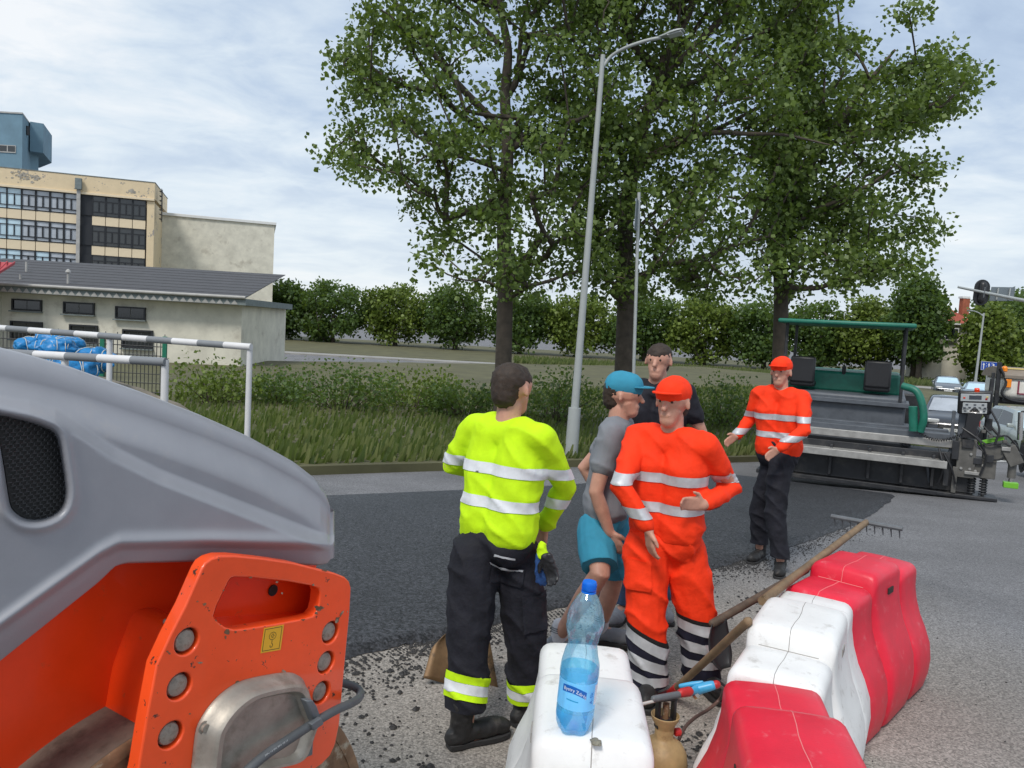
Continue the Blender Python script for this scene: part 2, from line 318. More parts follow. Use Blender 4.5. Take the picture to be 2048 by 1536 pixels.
def tube(bm, pts, r, n=8, cap=True, round_ends=False):
    pts = [Vector(p) for p in pts]
    rr = list(r) if isinstance(r, (list, tuple)) else [r] * len(pts)
    if round_ends:
        d0 = (pts[0] - pts[1]).normalized(); d1 = (pts[-1] - pts[-2]).normalized(); p2, r2 = [], []
        for a in (80, 55, 28): p2.append(pts[0] + d0 * rr[0] * math.sin(math.radians(a))); r2.append(rr[0] * math.cos(math.radians(a)))
        p2 += pts; r2 += rr
        for a in (28, 55, 80): p2.append(pts[-1] + d1 * rr[-1] * math.sin(math.radians(a))); r2.append(rr[-1] * math.cos(math.radians(a)))
        pts, rr = p2, r2
    up = None; rings = []
    for i, p in enumerate(pts):
        d = (pts[min(i + 1, len(pts) - 1)] - pts[max(i - 1, 0)]).normalized()
        if up is None:
            up = Vector((0, 0, 1)) if abs(d.z) < 0.9 else Vector((1, 0, 0))
        x = d.cross(up).normalized(); up = x.cross(d).normalized()
        rings.append([bm.verts.new(p + (x * math.cos(2 * PI * k / n) + up * math.sin(2 * PI * k / n)) * rr[i]) for k in range(n)])
    for a, b in zip(rings, rings[1:]):
        for k in range(n): bm.faces.new((a[k], a[(k + 1) % n], b[(k + 1) % n], b[k]))
    if cap: bm.faces.new(rings[0][::-1]); bm.faces.new(rings[-1])
def lathe(bm, prof, n=24, o=(0, 0, 0), M=None):
    rings = []
    for r, z in prof:
        ring = []
        for k in range(n):
            p = Vector((o[0] + r * math.cos(2 * PI * k / n), o[1] + r * math.sin(2 * PI * k / n), o[2] + z))
            ring.append(bm.verts.new(M @ p if M is not None else p))
        rings.append(ring)
    for a, b in zip(rings, rings[1:]):
        for k in range(n): bm.faces.new((a[k], a[(k + 1) % n], b[(k + 1) % n], b[k]))
    if prof[0][0] > 1e-6: bm.faces.new(rings[0][::-1])
    if prof[-1][0] > 1e-6: bm.faces.new(rings[-1])
    bmesh.ops.remove_doubles(bm, verts=bm.verts, dist=1e-6)
def loft(bm, rings, closed=True, cap=True):
    R_ = [[bm.verts.new(p) for p in r] for r in rings]
    n = len(R_[0])
    for a, b in zip(R_, R_[1:]):
        for k in range(n if closed else n - 1): bm.faces.new((a[k], a[(k + 1) % n], b[(k + 1) % n], b[k]))
    if cap and closed: bm.faces.new(R_[0][::-1]); bm.faces.new(R_[-1])
    return R_
def prism(bm, poly, off, holes=()):
    """Polygon of 3-D points (with holes) extruded by the vector off."""
    edges = []
    for lp in [poly] + list(holes):
        vs_ = [bm.verts.new(p) for p in lp]
        edges += [bm.edges.new((vs_[i], vs_[(i + 1) % len(vs_)])) for i in range(len(vs_))]
    if holes: fs = [g for g in bmesh.ops.triangle_fill(bm, use_beauty=True, edges=edges)['geom'] if isinstance(g, bmesh.types.BMFace)]
    else: fs = [bm.faces.new([e_.verts[0] if e_.verts[0] in edges[i - 1].verts else e_.verts[1] for i, e_ in enumerate(edges)])]
    r_ = bmesh.ops.extrude_face_region(bm, geom=fs)
    bmesh.ops.translate(bm, vec=off, verts=[g for g in r_['geom'] if isinstance(g, bmesh.types.BMVert)])
def curve(pts, m=6):
    """Catmull-Rom through points."""
    P = [Vector(p) for p in pts]; P = [P[0] * 2 - P[1]] + P + [P[-1] * 2 - P[-2]]; o = []
    for i in range(1, len(P) - 2):
        for k in range(m):
            t = k / m
            o.append(0.5 * ((2 * P[i]) + (P[i + 1] - P[i - 1]) * t + (2 * P[i - 1] - 5 * P[i] + 4 * P[i + 1] - P[i + 2]) * t * t + (3 * P[i] - P[i - 1] - 3 * P[i + 1] + P[i + 2]) * t ** 3))
    o.append(P[-2]); return o
def smooth_loop(pts, m=4):
    n = len(pts); P = [Vector(p) for p in pts]; o = []
    for i in range(n):
        a, b, c, d = P[i - 1], P[i], P[(i + 1) % n], P[(i + 2) % n]
        for k in range(m):
            t = k / m
            o.append(0.5 * ((2 * b) + (c - a) * t + (2 * a - 5 * b + 4 * c - d) * t * t + (3 * b - a - 3 * c + d) * t ** 3))
    return o
def quads_mesh(name, V, mat, parent=None):
    """V: numpy (n,4,3) array of quads -> one mesh."""
    n = len(V); me = bpy.data.meshes.new(name)
    me.vertices.add(n * 4); me.vertices.foreach_set('co', np.ascontiguousarray(V, dtype=np.float32).ravel())
    me.loops.add(n * 4); me.loops.foreach_set('vertex_index', np.arange(n * 4, dtype=np.int32))
    me.polygons.add(n); me.polygons.foreach_set('loop_start', np.arange(0, n * 4, 4, dtype=np.int32))
    me.update(calc_edges=True)
    return link(name, me, mat, parent)
def text_bm(body, size, fn):
    """Flat lettering as a bmesh; fn maps a 2-D point to a 3-D one."""
    cu = bpy.data.curves.new('lettering', 'FONT'); cu.body = body; cu.size = size; cu.resolution_u = 3
    o = bpy.data.objects.new('lettering', cu); COL.objects.link(o)
    dg = bpy.context.evaluated_depsgraph_get(); me = bpy.data.meshes.new_from_object(o.evaluated_get(dg))
    bpy.data.objects.remove(o); bm = B(); bm.from_mesh(me); bpy.data.meshes.remove(me)
    bmesh.ops.subdivide_edges(bm, edges=[e_ for e_ in bm.edges if e_.calc_length() > size * 0.3], cuts=2)
    for v in bm.verts: v.co = fn(v.co.x, v.co.y)
    return bm

# ------------------------------------------------------------------ ground
def structure(o): o['kind'] = 'structure'; return o
def heightfield(name, xs, ys, fz, mat, keep=None):
    bm = B(); g = [[bm.verts.new((x, y, fz(x, y))) for x in xs] for y in ys]
    for j in range(len(ys) - 1):
        for i in range(len(xs) - 1): bm.faces.new((g[j][i], g[j][i + 1], g[j + 1][i + 1], g[j + 1][i]))
    return structure(obj(name, bm, mat, smooth=180))
def frange(a, b, s): return [a + s * i for i in range(int(round((b - a) / s)) + 1)]
xs = [-500, -250, -120, -70] + frange(-48, 48, 1.5) + [70, 120, 250, 500]
ys = [-40, -20] + frange(-10, 0, 2) + frange(0.5, 40, 0.5) + frange(44, 100, 4) + [150, 250, 500, 900]
heightfield('road', xs, ys, gz, M_road)

# fresh asphalt lane: edge traced along the ground, 4.5 m wide, ragged edge
E0 = Vector((-0.835, 4.105)); ED = Vector((0.752, 0.659)).normalized(); EN = Vector((-ED.y, ED.x))
def lane_pt(s, q): p = E0 + ED * s + EN * q; return p
RE = curve([(-2.79, 2.39, 0), (-0.835, 4.105, 0), (-0.29, 4.51, 0), (0.374, 5.117, 0), (1.70, 6.35, 0), (2.35, 6.95, 0), (3.6, 8.35, 0), (4.9, 10.1, 0), (6.1, 12.0, 0)], 40)
LE = curve([(-5.7, 5.6, 0), (-3.9, 7.5, 0), (-2.6, 8.3, 0), (-1.0, 9.4, 0), (0.2, 10.3, 0), (1.0, 11.0, 0), (1.9, 12.0, 0), (2.8, 13.0, 0), (3.9, 14.2, 0)], 40)
bm = B(); rows = []
for i, (r_, l_) in enumerate(zip(RE, LE)):
    s = i * 0.035
    jag = 0.035 * (mnoise.noise(Vector((s * 2.3, 1.7, 0))) + 0.8 * mnoise.noise(Vector((s * 9, 4.7, 0))))
    row = []; d = (l_ - r_).normalized(); W_ = (l_ - r_).length
    for q, dz in ((-0.035, 0.004), (0.0, 0.030), (0.035, 0.042), (0.15, 0.046), (0.6, 0.046), (2, 0.046), (W_, 0.046), (W_ + .1, 0.004)):
        p = r_ + d * (q + jag * (1.0 if q < 0.1 else 0.3 if q < 0.5 else 0)); z = gz(p.x, p.y) + dz
        if q < 0.1: z += 0.012 * mnoise.noise(Vector((s * 13, q * 30, 2)))
        row.append(bm.verts.new((p.x, p.y, max(z, gz(p.x, p.y) + 0.004))))
    rows.append(row)
for a, b in zip(rows, rows[1:]):
    for k in range(len(a) - 1): bm.faces.new((a[k], a[k + 1], b[k + 1], b[k]))
structure(obj('fresh_asphalt_lane', bm, M_fresh, smooth=60))

# loose crumbs of asphalt
bm = B(); rnd = random.Random(3)
ico = [Vector(v) for v in ((0, 0, 1), (0.9, 0, 0.1), (0.2, 0.9, 0), (-0.8, 0.4, 0.1), (-0.6, -0.7, 0), (0.4, -0.9, 0.1), (0, 0, -0.3))]
icf = [(0, 1, 2), (0, 2, 3), (0, 3, 4), (0, 4, 5), (0, 5, 1), (6, 2, 1), (6, 3, 2), (6, 4, 3), (6, 5, 4), (6, 1, 5)]
def crumb(x, y, s, base):
    a = rnd.random() * 6.28; ca, sa = math.cos(a), math.sin(a); vv = []
    for v in ico:
        q = v * s * rnd.uniform(0.7, 1.25); vv.append(bm.verts.new((x + q.x * ca - q.y * sa, y + q.x * sa + q.y * ca, base + max(q.z * 0.75, -0.004) + 0.003)))
    for f in icf: bm.faces.new([vv[i] for i in f])
for _ in range(4600):
    i_ = rnd.randrange(20, len(RE) - 60); d = (LE[i_] - RE[i_]).normalized(); p = RE[i_] - d * abs(rnd.gauss(0, 0.17)); crumb(p.x, p.y, rnd.uniform(0.003, 0.010) * (1.6 if rnd.random() < 0.1 else 1), gz(p.x, p.y))
for cx_, cy_, sp, n in ((-0.50, 3.95, 0.16, 190), (-0.85, 3.75, 0.16, 150), (-0.55, 3.25, 0.2, 70), (-0.32, 3.02, 0.14, 50), (-0.75, 2.85, 0.2, 60), (0.2, 4.6, 0.3, 60), (1.9, 5.1, 0.2, 70), (1.75, 5.5, 0.25, 60), (1.05, 3.15, 0.12, 130), (0.95, 3.4, 0.10, 70), (0.5, 4.7, 0.25, 50), (1.6, 6.0, 0.3, 50), (0.2, 3.9, 0.25, 60)):
    for _ in range(n):
        x, y = rnd.gauss(cx_, sp), rnd.gauss(cy_, sp * 0.8); crumb(x, y, rnd.uniform(0.003, 0.013) * (1.9 if rnd.random() < 0.12 else 1), gz(x, y))
for _ in range(900):
    x, y = rnd.uniform(-1.6, 3.5), rnd.uniform(2.3, 7.5); crumb(x, y, rnd.uniform(0.002, 0.006), gz(x, y))
o = obj('asphalt_crumb', bm, M_crumb); o['kind'] = 'stuff'; o['label'] = 'loose black asphalt crumbs scattered over the road'

# white stop line far down the street, kerb and verge on its far side
bm = B(); p0, p1 = gnd(1972, 921), gnd(2075, 921)
d_ = (p1 - p0).normalized(); nrm = Vector((-d_.y, d_.x, 0)) * 0.35
for k in range(12):
    pass
q = [p0 - nrm, p1 - nrm, p1 + nrm, p0 + nrm]
bm.faces.new([bm.verts.new((v.x, v.y, gz(v.x, v.y) + 0.012)) for v in q])
structure(obj('road_marking', bm, M_paint))
def band_ground(name, y0, y1, x0, x1, z, mat):
    bm = B(); box(bm, ((x0 + x1) / 2, (y0 + y1) / 2, -1.5 + z / 2 - 0.1), (x1 - x0, y1 - y0, z + 0.2)); return structure(obj(name, bm, mat, bevel=0.02))
band_ground('kerb', 66.0, 66.3, -40, 120, 0.14, M_kerb)
band_ground('pavement', 66.304, 69.0, -40, 120, 0.12, M_kerb)
M_soil = pbr('verge_soil', (0.10, 0.095, 0.045), 0.95, var=0.3, vs_=0.6)
band_ground('verge', 69.004, 120, -40, 160, 0.16, M_soil)
N = 14000
gx = RNG.uniform(0, 75, N); gy = 69.3 + RNG.random(N) ** 1.5 * 12; hh = RNG.uniform(0.15, 0.5, N); a = RNG.uniform(0, PI, N)
V = np.zeros((N, 4, 3)); dx, dy = np.cos(a) * 0.09, np.sin(a) * 0.09
for k, (sx, sz) in enumerate(((-1, 0), (1, 0), (0.5, 1), (-0.1, 1))):
    V[:, k, 0] = gx + dx * sx + (0.1 * sz); V[:, k, 1] = gy + dy * sx; V[:, k, 2] = -1.36 + hh * sz
o = quads_mesh('grass', V, M_grass); o['kind'] = 'stuff'; o['label'] = 'rough grass on the verge across the road'

# ------------------------------------------------------------------ trees
def leaves(name, centres, per, spread, size, mat, parent, drift=(0, 0, 0), hang=0.35):
    """Small folded leaves gathered round the twig ends."""
    C_ = np.repeat(np.array(centres), per, axis=0); n = len(C_)
    P = C_ + np.clip(RNG.normal(0, 1, (n, 3)), -1.7, 1.7) * np.array(spread)
    d = RNG.normal(0, 1, (n, 3)); d[:, 2] -= hang; d += np.array(drift); d /= np.linalg.norm(d, axis=1)[:, None]
    t = RNG.normal(0, 1, (n, 3)); t -= d * (t * d).sum(1)[:, None]; t /= np.linalg.norm(t, axis=1)[:, None]
    L_ = RNG.uniform(0.5, 1.3, n)[:, None] * size
    V = np.zeros((n, 4, 3)); V[:, 0] = P; V[:, 1] = P + d * L_ * 0.42 + t * L_ * 0.46; V[:, 2] = P + d * L_; V[:, 3] = P + d * L_ * 0.42 - t * L_ * 0.46
    return quads_mesh(name, V, mat, parent)
def in_poly(x, y, poly):
    c = False; n = len(poly)
    for i in range(n):
        x1, y1 = poly[i]; x2, y2 = poly[i - 1]
        if (y1 > y) != (y2 > y) and x < (x2 - x1) * (y - y1) / (y2 - y1) + x1: c = not c
    return c
def grow(root, trunk, tr, clumps, mat, twig=0.010, sag=0.25, extra=()):
    """Limbs: every clump hangs on the nearest limb or trunk point that lies below it; thickness follows what it carries."""
    nodes = [(Vector(p), None) for p in trunk]
    par = [max(i - 1, 0) for i in range(len(trunk))]; tn = len(trunk)
    T0 = Vector(trunk[0])
    order = sorted(clumps, key=lambda c: min((Vector(c) - Vector(p)).length for p in trunk))
    for c in order:
        c = Vector(c); best = None
        for i, (p, _) in enumerate(nodes):
            dd = (c - p); h = math.hypot(dd.x, dd.y); cost = dd.length + max(0, (p.z - c.z) + 0.25 * h) * 1.3 + (0.5 if i < tn else 0)
            if best is None or cost < best[0]: best = (cost, i)
        nodes.append((c, None)); par.append(best[1])
    load = [0.0] * len(nodes)
    for i in range(len(nodes) - 1, tn - 1, -1): load[i] += 1; load[par[i]] += load[i]
    bm = B()
    for i in range(tn, len(nodes)):
        a, b = nodes[par[i]][0], nodes[i][0]
        r1 = twig * math.sqrt(load[i]) * 0.9 + 0.004; r0 = min(r1 * 1.35, tr[0] * 0.6)
        mid = (a + b) / 2 + Vector((rnd.uniform(-.12, .12), rnd.uniform(-.12, .12), -sag * (b - a).length * 0.25 + rnd.uniform(-.1, .1)))
        tube(bm, [a, a.lerp(mid, 0.6), mid.lerp(b, 0.3), b], [r0, (r0 + r1) / 2, (r0 + r1) / 2, r1], 5, cap=False)
        if rnd.random() < 0.35:
            e_ = b + Vector((rnd.uniform(-.5, .5), rnd.uniform(-.5, .5), rnd.uniform(-.2, .6))); tube(bm, [b, (b + e_) / 2 + Vector((0, 0, .06)), e_], [r1, .006, .003], 4, cap=False)
    for pts, r in extra: tube(bm, curve(pts, 4), [r * (1 - 0.8 * i / (4 * (len(pts) - 1))) for i in range(4 * (len(pts) - 1) + 1)], 6, cap=False)
    obj('branches', bm, mat, root, world=True, smooth=180)
def tree(name, label, group, base, trunk_px, Y, tr, poly, nclump, per, size, spread, depth, holes=(), leafm=None, drift=(0, 0, 0), limbs=(), twig=0.012):
    leafm = leafm or M_leaf
    root = thing(name, label, 'tree', base, 0, group)
    trunk = [Vector(base)] + [at(x, y, Y + dy) for x, y, dy in trunk_px]
    tp = curve(trunk, 5); bm = B()
    tube(bm, tp, [tr * (1.25 if i == 0 else 1) * (1 - 0.85 * i / (len(tp) - 1)) for i in range(len(tp))], 12)
    obj('trunk', bm, M_bark, root, world=True, smooth=180)
    xs_ = [p[0] for p in poly]; ys_ = [p[1] for p in poly]; cl = []
    cxm = (min(xs_) + max(xs_)) / 2; hw = (max(xs_) - min(xs_)) / 2
    k = 0
    while len(cl) < nclump and k < 90000:
        k += 1
        x, y = rnd.uniform(min(xs_), max(xs_)), rnd.uniform(min(ys_), max(ys_))
        if not in_poly(x, y, poly): continue
        if any(math.hypot((x - hx) / rx, (y - hy) / ry) < 1 for hx, hy, rx, ry in holes) and rnd.random() < 0.97: continue
        dd = depth * math.sqrt(max(0.08, 1 - ((x - cxm) / hw) ** 2)) * rnd.uniform(-1, 1)
        cl.append(at(x, y, Y + dd))
    grow(root, trunk if len(trunk) > 6 else tp, [tr], cl, M_bark, twig=twig, extra=[([at(x, y, Y + d) for x, y, d in pts], r) for pts, r in limbs])
    crown = leaves('crown', [c - Vector(base) for c in cl], per, spread, size, leafm, root, drift)
    return root

def gbase(px, Y, py=700): p = at(px, py, Y); return (p.x, p.y, gz(p.x, p.y))
poplars = 'tall poplars beside the street lamp'
pl_left = [(700, -40), (690, -260), (900, -420), (1180, -420), (1240, -100), (1250, 200), (1260, 430), (1180, 560), (960, 590), (800, 500), (745, 440), (815, 400), (735, 355), (655, 335), (660, 300), (700, 250), (705, 190), (684, 130), (680, 85), (725, 95), (720, 30)]
tree('poplar_tree', 'left poplar with straight dark trunk and ragged sky-showing left edge', poplars, gbase(1012, 17.5),
     [(1010, 600, 0), (1008, 440, 0), (1015, 300, 0), (1010, 190, 0.1), (1016, 100, 0.1), (1000, 10, 0), (990, -120, 0), (985, -300, 0)], 17.5, 0.20, pl_left, 330, 115, 0.116, (0.27, 0.27, 0.19), 2.4,
     holes=[(840, 300, 34, 34), (935, 130, 22, 60), (840, 345, 26, 22), (800, 120, 45, 50), (945, 165, 22, 30), (1200, 120, 16, 40), (965, 215, 20, 30), (930, 330, 16, 16), (790, 385, 40, 30)],
     limbs=[([(1005, 260, 0), (960, 215, -.3), (900, 150, -.6), (850, 85, -.8), (800, 25, -1.0), (770, -60, -1.1)], 0.10), ([(1005, 340, 0), (930, 315, -.8), (860, 310, -1.0), (830, 330, -1.1)], 0.06), ([(1000, 90, 0), (950, 40, .3), (900, 5, .4), (840, -20, .4)], 0.07), ([(905, 150, -.6), (850, 90, -.7), (810, 95, -.8), (785, 125, -.8)], 0.035)], drift=(0.25, 0, 0))
pl_mid = [(1140, -420), (1560, -420), (1650, -100), (1640, 60), (1600, 200), (1600, 420), (1560, 580), (1220, 590), (1130, 470), (1120, 250), (1130, 0)]
tree('poplar_tree', 'middle poplar behind the street lamp head with leaning dark limbs', poplars, gbase(1255, 19.5),
     [(1252, 620, 0), (1250, 470, 0), (1262, 360, 0), (1290, 240, 0), (1330, 120, 0), (1380, 20, 0), (1420, -120, 0), (1440, -300, 0)], 19.5, 0.26, pl_mid, 470, 105, 0.130, (0.31, 0.31, 0.22), 2.6,
     holes=[(1405, 45, 28, 38), (1225, 320, 26, 32), (1150, 165, 20, 30), (1190, 90, 18, 40), (1220, 395, 18, 26)],
     limbs=[([(1262, 380, 0), (1240, 300, -.5), (1215, 190, -.9), (1195, 60, -1.2), (1180, -60, -1.2)], 0.11), ([(1300, 190, 0), (1380, 100, -.8), (1450, 30, -1.0), (1530, -20, -1.1)], 0.09), ([(1275, 330, 0), (1400, 270, -1.2), (1500, 268, -1.5), (1570, 270, -1.7), (1660, 290, -1.8)], 0.08)], drift=(0.45, 0, 0))
pl_right = [(1560, -300), (1720, -240), (1700, -60), (1660, 10), (1640, 60), (1690, 75), (1760, 60), (1800, 30), (1845, 20), (1850, 90), (1830, 130), (1880, 95), (1925, 125), (1940, 165), (1955, 175), (1920, 215), (1860, 245), (1850, 290), (1880, 300), (1885, 330), (1850, 340), (1845, 390), (1800, 400), (1850, 425), (1870, 450), (1820, 540), (1580, 590), (1520, 470), (1540, 150)]
tree('poplar_tree', 'right poplar with wind-swept branches reaching into open sky', poplars, gbase(1570, 21.0),
     [(1562, 620, 0), (1560, 480, 0), (1590, 380, 0), (1640, 300, 0), (1690, 230, 0), (1740, 160, 0), (1790, 100, 0)], 21.0, 0.22, pl_right, 275, 105, 0.136, (0.32, 0.30, 0.19), 2.0,
     holes=[(1665, 150, 22, 60), (1745, 115, 34, 22), (1790, 170, 20, 22), (1640, 110, 20, 30), (1770, 290, 50, 14), (1800, 380, 40, 22), (1680, 120, 30, 20)],
     limbs=[([(1600, 370, 0), (1570, 230, .5), (1560, 90, .6), (1560, -60, .6)], 0.10), ([(1650, 290, 0), (1760, 255, -.6), (1850, 215, -.9), (1930, 180, -1)], 0.07), ([(1570, 440, 0), (1680, 400, -.5), (1780, 350, -.6), (1860, 320, -.8)], 0.07)], drift=(0.85, 0, 0.1))

# a row of broad trees across the street
far_trees = 'broad trees beyond the far side of the street'
def blob_poly(cx_, cy_, rx, ry, seed):
    r_ = random.Random(seed); return [(cx_ + rx * math.cos(a_ / 14 * 2 * PI) * r_.uniform(.82, 1.12), cy_ + ry * math.sin(a_ / 14 * 2 * PI) * r_.uniform(.82, 1.12)) for a_ in range(14)]
FT = [(1842, 640, 38, 80, 80, M_leafb, 'dark tree left of the red-roofed house'),
      (1982, 690, 46, 76, 78, M_leafy, 'yellow-green tree behind the far slim street lamp'),
      (2035, 678, 62, 82, 82, M_leafb, 'dark green tree behind the blue lane sign at the right edge'),
      (2010, 650, 60, 66, 96, M_leafb, 'tall dark tree behind the yellow-green one and the lane sign'),
      (2110, 665, 66, 100, 84, M_leafb, 'dark tree just outside the right edge of the view'),
      (1830, 660, 62, 70, 88, M_leafb, 'dark broad tree seen below the right poplar'),
      (1740, 668, 62, 66, 90, M_leafy, 'yellow-green broad tree seen under the right poplar crown'),
      (1640, 672, 66, 66, 92, M_leafb, 'dark broad tree seen between the right and middle poplar trunks'),
      (1530, 664, 66, 62, 90, M_leafb, 'low dark tree seen right of the middle poplar trunk'),
      (1410, 660, 68, 62, 92, M_leafy, 'low yellow-green tree right of the street lamp pole'),
      (1290, 655, 66, 58, 94, M_leafb, 'low dark tree behind the middle poplar trunk'),
      (1160, 648, 66, 58, 96, M_leafy, 'low yellow-green tree left of the street lamp pole'),
      (1040, 640, 66, 56, 96, M_leafb, 'low dark tree behind the left poplar trunk'),
      (910, 634, 70, 54, 98, M_leafb, 'low dark tree left of the left poplar trunk'),
      (790, 628, 74, 56, 100, M_leafy, 'low yellow-green tree far left of the poplars'),
      (665, 622, 74, 54, 100, M_leafb, 'low dark tree right of the pale low wing'),
      (560, 616, 66, 52, 102, M_leafb, 'low dark tree touching the end of the cream building')]
for i, (x, y, rx, ry, Y, lm, lab) in enumerate(FT):
    tree('broad_tree', lab, far_trees, gbase(x, Y), [(x, y + ry * .4, 0), (x + 4, y, 0), (x, y - ry * .7, 0)], Y, 0.3, blob_poly(x, y, rx, ry, i), 110 if i < 4 else 80, 95, 0.42, (0.75, 0.75, 0.55), rx / FPX * Y * 0.8, leafm=lm, twig=0.03)

# ------------------------------------------------------------------ office block on the left
def obj_box(name, c, s, mat, parent, bevel=0.0):
    bm = B(); box(bm, c, s); return obj(name, bm, mat, parent, bevel=bevel)
def share(o, parent, loc):
    c = o.copy(); COL.objects.link(c); c.parent = parent; c.location = loc; return c
A = at(300, 365, 84.5); GZ = -1.5
fang = math.atan2(4.5, 13.4)
ob_root = thing('office_block', 'tall office block with cream panels and black-framed window bands', 'building', (A.x, A.y, GZ), fang)
W2L = inv(ob_root)
HT = A.z - GZ; FL = 3.14; BAY = 1.305; NB = 18
def zrow(k): return HT - 1.95 - k * FL            # top of window band k
obj_box('wall', (-NB * BAY / 2 - 0.2, 6.32, HT / 2 - 1.0), (NB * BAY + 1.2, 12.0, HT - 2.0), M_cream, ob_root)
obj_box('parapet', (-NB * BAY / 2 - 0.2, 6.1, HT - 0.85), (NB * BAY + 1.4, 12.3, 1.7), M_cream, ob_root, 0.02)
obj_box('roof_edge', (-NB * BAY / 2 - 0.2, 6.1, HT + 0.04), (NB * BAY + 1.5, 12.4, 0.07), M_fascia, ob_root)
obj_box('cornice', (-NB * BAY / 2 - 0.2, 0.05, HT - 1.83), (NB * BAY + 1.35, 0.5, 0.24), M_creamb, ob_root, 0.02)
obj_box('corner_pier', (0.12, 0.18, HT / 2 - 1), (0.72, 0.3, HT - 2), M_cream, ob_root)
pipe = obj_box('service_pipe', (-4 * BAY - 1.56, -0.30, HT / 2 - 0.2), (0.36, 0.16, HT - 0.6), M_gutter, ob_root, 0.03)
obj_box('service_box', (-4 * BAY - 1.55, -0.42, HT - 0.95), (0.62, 0.42, 1.15), M_fascia, ob_root, 0.03)
def window_unit(kind, parent, loc):
    g = {'l': M_glassl, 'm': M_glassm, 'd': M_glassd}[kind]; fm = 0.05 if kind == 'l' else 0.09
    bm = B(); H_, W_ = 2.12, BAY - 0.012
    for z in (0.03, 0.58, 1.72, H_ - 0.03): box(bm, (0, 0, -z), (W_, 0.14, 0.06 if kind == 'l' else 0.10))
    for x in (-W_ / 2 + fm / 2, W_ / 2 - fm / 2): box(bm, (x, -0.012, -H_ / 2), (fm, 0.16, H_))
    box(bm, (0, -0.006, -1.15), (0.07 if kind == 'l' else 0.13, 0.15, 1.1))
    f = obj('window', bm, M_frame, parent); f.location = loc
    for cx_, cz, sx, sz in ((0, -0.31, W_ - .1, 0.48), (-W_ / 4, -1.15, W_ / 2 - .12, 1.06), (W_ / 4, -1.15, W_ / 2 - .12, 1.06), (0, -1.92, W_ - .1, 0.34)):
        obj_box('pane', (cx_, 0.035, cz), (sx, 0.02, sz), g, f)
    return f
protos = {}
rw = random.Random(5)
for row in range(4):
    for b in range(NB):
        kind = 'd' if b < 4 else 'm' if b < 9 else 'l'
        if row == 2: kind = 'm' if b in (5, 6, 8) else 'l' if b > 5 else 'd'
        if b == 4: continue
        loc = (-0.36 - BAY * (b + 0.5), 0.12, zrow(row))
        if kind in protos:
            c = protos[kind].copy(); COL.objects.link(c); c.parent = ob_root; c.location = loc
            for ch in protos[kind].children: d = ch.copy(); COL.objects.link(d); d.parent = c
        else: protos[kind] = window_unit(kind, ob_root, loc)
        sp = (-0.36 - BAY * (b + 0.5), 0.16, zrow(row) - 2.12 - 0.51)
        if 'sp' in protos: share(protos['sp'], ob_root, sp)
        else: o = obj_box('spandrel_panel', (0, 0, 0), (BAY - 0.06, 0.14, 0.96), M_creamb, ob_root, 0.01); o.location = sp; protos['sp'] = o
    obj_box('window', (-0.36 - BAY * 4.5, 0.16, zrow(row) - 1.06), (BAY - .02, 0.1, 2.1), M_frame, ob_root)
obj_box('back_panel', (-NB * BAY / 2 - 0.3, 0.27, HT / 2 - 1.2), (NB * BAY, 0.06, HT - 3), M_frame, ob_root)
# plaster flaking off the parapet in grey patches
bm = B(); rq = random.Random(8); fN = Vector((math.sin(fang), -math.cos(fang), 0)); fP = ob_root.matrix_basis @ Vector((0, -0.055, 0))
def facade_pt(px, py): d = ray(px, py); return CC + d * ((fP - CC).dot(fN) / d.dot(fN))
for cx_, cy_, sx, sy, n in ((48, 351, 24, 7, 46), (72, 354, 12, 8, 22), (30, 347, 10, 5, 12), (38, 365, 4, 1.2, 5), (157, 371, 5, 5, 9), (152, 377, 4, 1, 4), (265, 384, 11, 4, 20), (285, 392, 9, 3, 10), (297, 380, 2, 8, 7), (246, 366, 5, 2, 4), (100, 356, 3, 3, 3), (214, 372, 25, 6, 6)):
    for _ in range(n):
        x, y, r = cx_ + rq.gauss(0, sx * .5), cy_ + rq.gauss(0, sy * .5), rq.uniform(.7, 3.0) if n > 15 else rq.uniform(.4, 1.5)
        pts = [facade_pt(x + 1.5 * r * rq.uniform(.4, 1.2) * math.cos(2 * PI * k / 8), y + r * rq.uniform(.4, 1.2) * math.sin(2 * PI * k / 8)) for k in range(8)]
        o_ = fN * (0.0 + .0015 * _); bm.faces.new([bm.verts.new(p + o_) for p in pts])
obj('flaked_plaster', bm, pbr('bare_grey_plaster', (0.36, 0.33, 0.28), .9, var=.25, vs_=3), ob_root, world=True)['kind'] = 'stuff'
# ladder and brackets on the end wall
bm = B()
for z in frange(HT - 3.6, HT - 0.4, 0.5): box(bm, (0.9, 2.0, z), (0.25, 0.9, 0.05))
for y in (1.6, 2.4): box(bm, (1.0, y, HT - 2.1), (0.06, 0.06, 3.6))
obj('wall_ladder', bm, M_frame, ob_root)
# pale low wing behind the block
P = at(355, 431, 92); wing = thing('flat_roofed_wing', 'low pale wing with flat white roof edge right of the office block', 'building', (P.x, P.y, GZ), fang)
bm = B(); box(bm, (1.5, 8, (P.z - GZ) / 2), (19, 14, P.z - GZ)); obj('wall', bm, M_render, wing)
bm = B(); box(bm, (1.5, 8, P.z - GZ + 0.16), (19.4, 14.4, 0.34)); obj('roof', bm, M_white, wing, bevel=0.03)
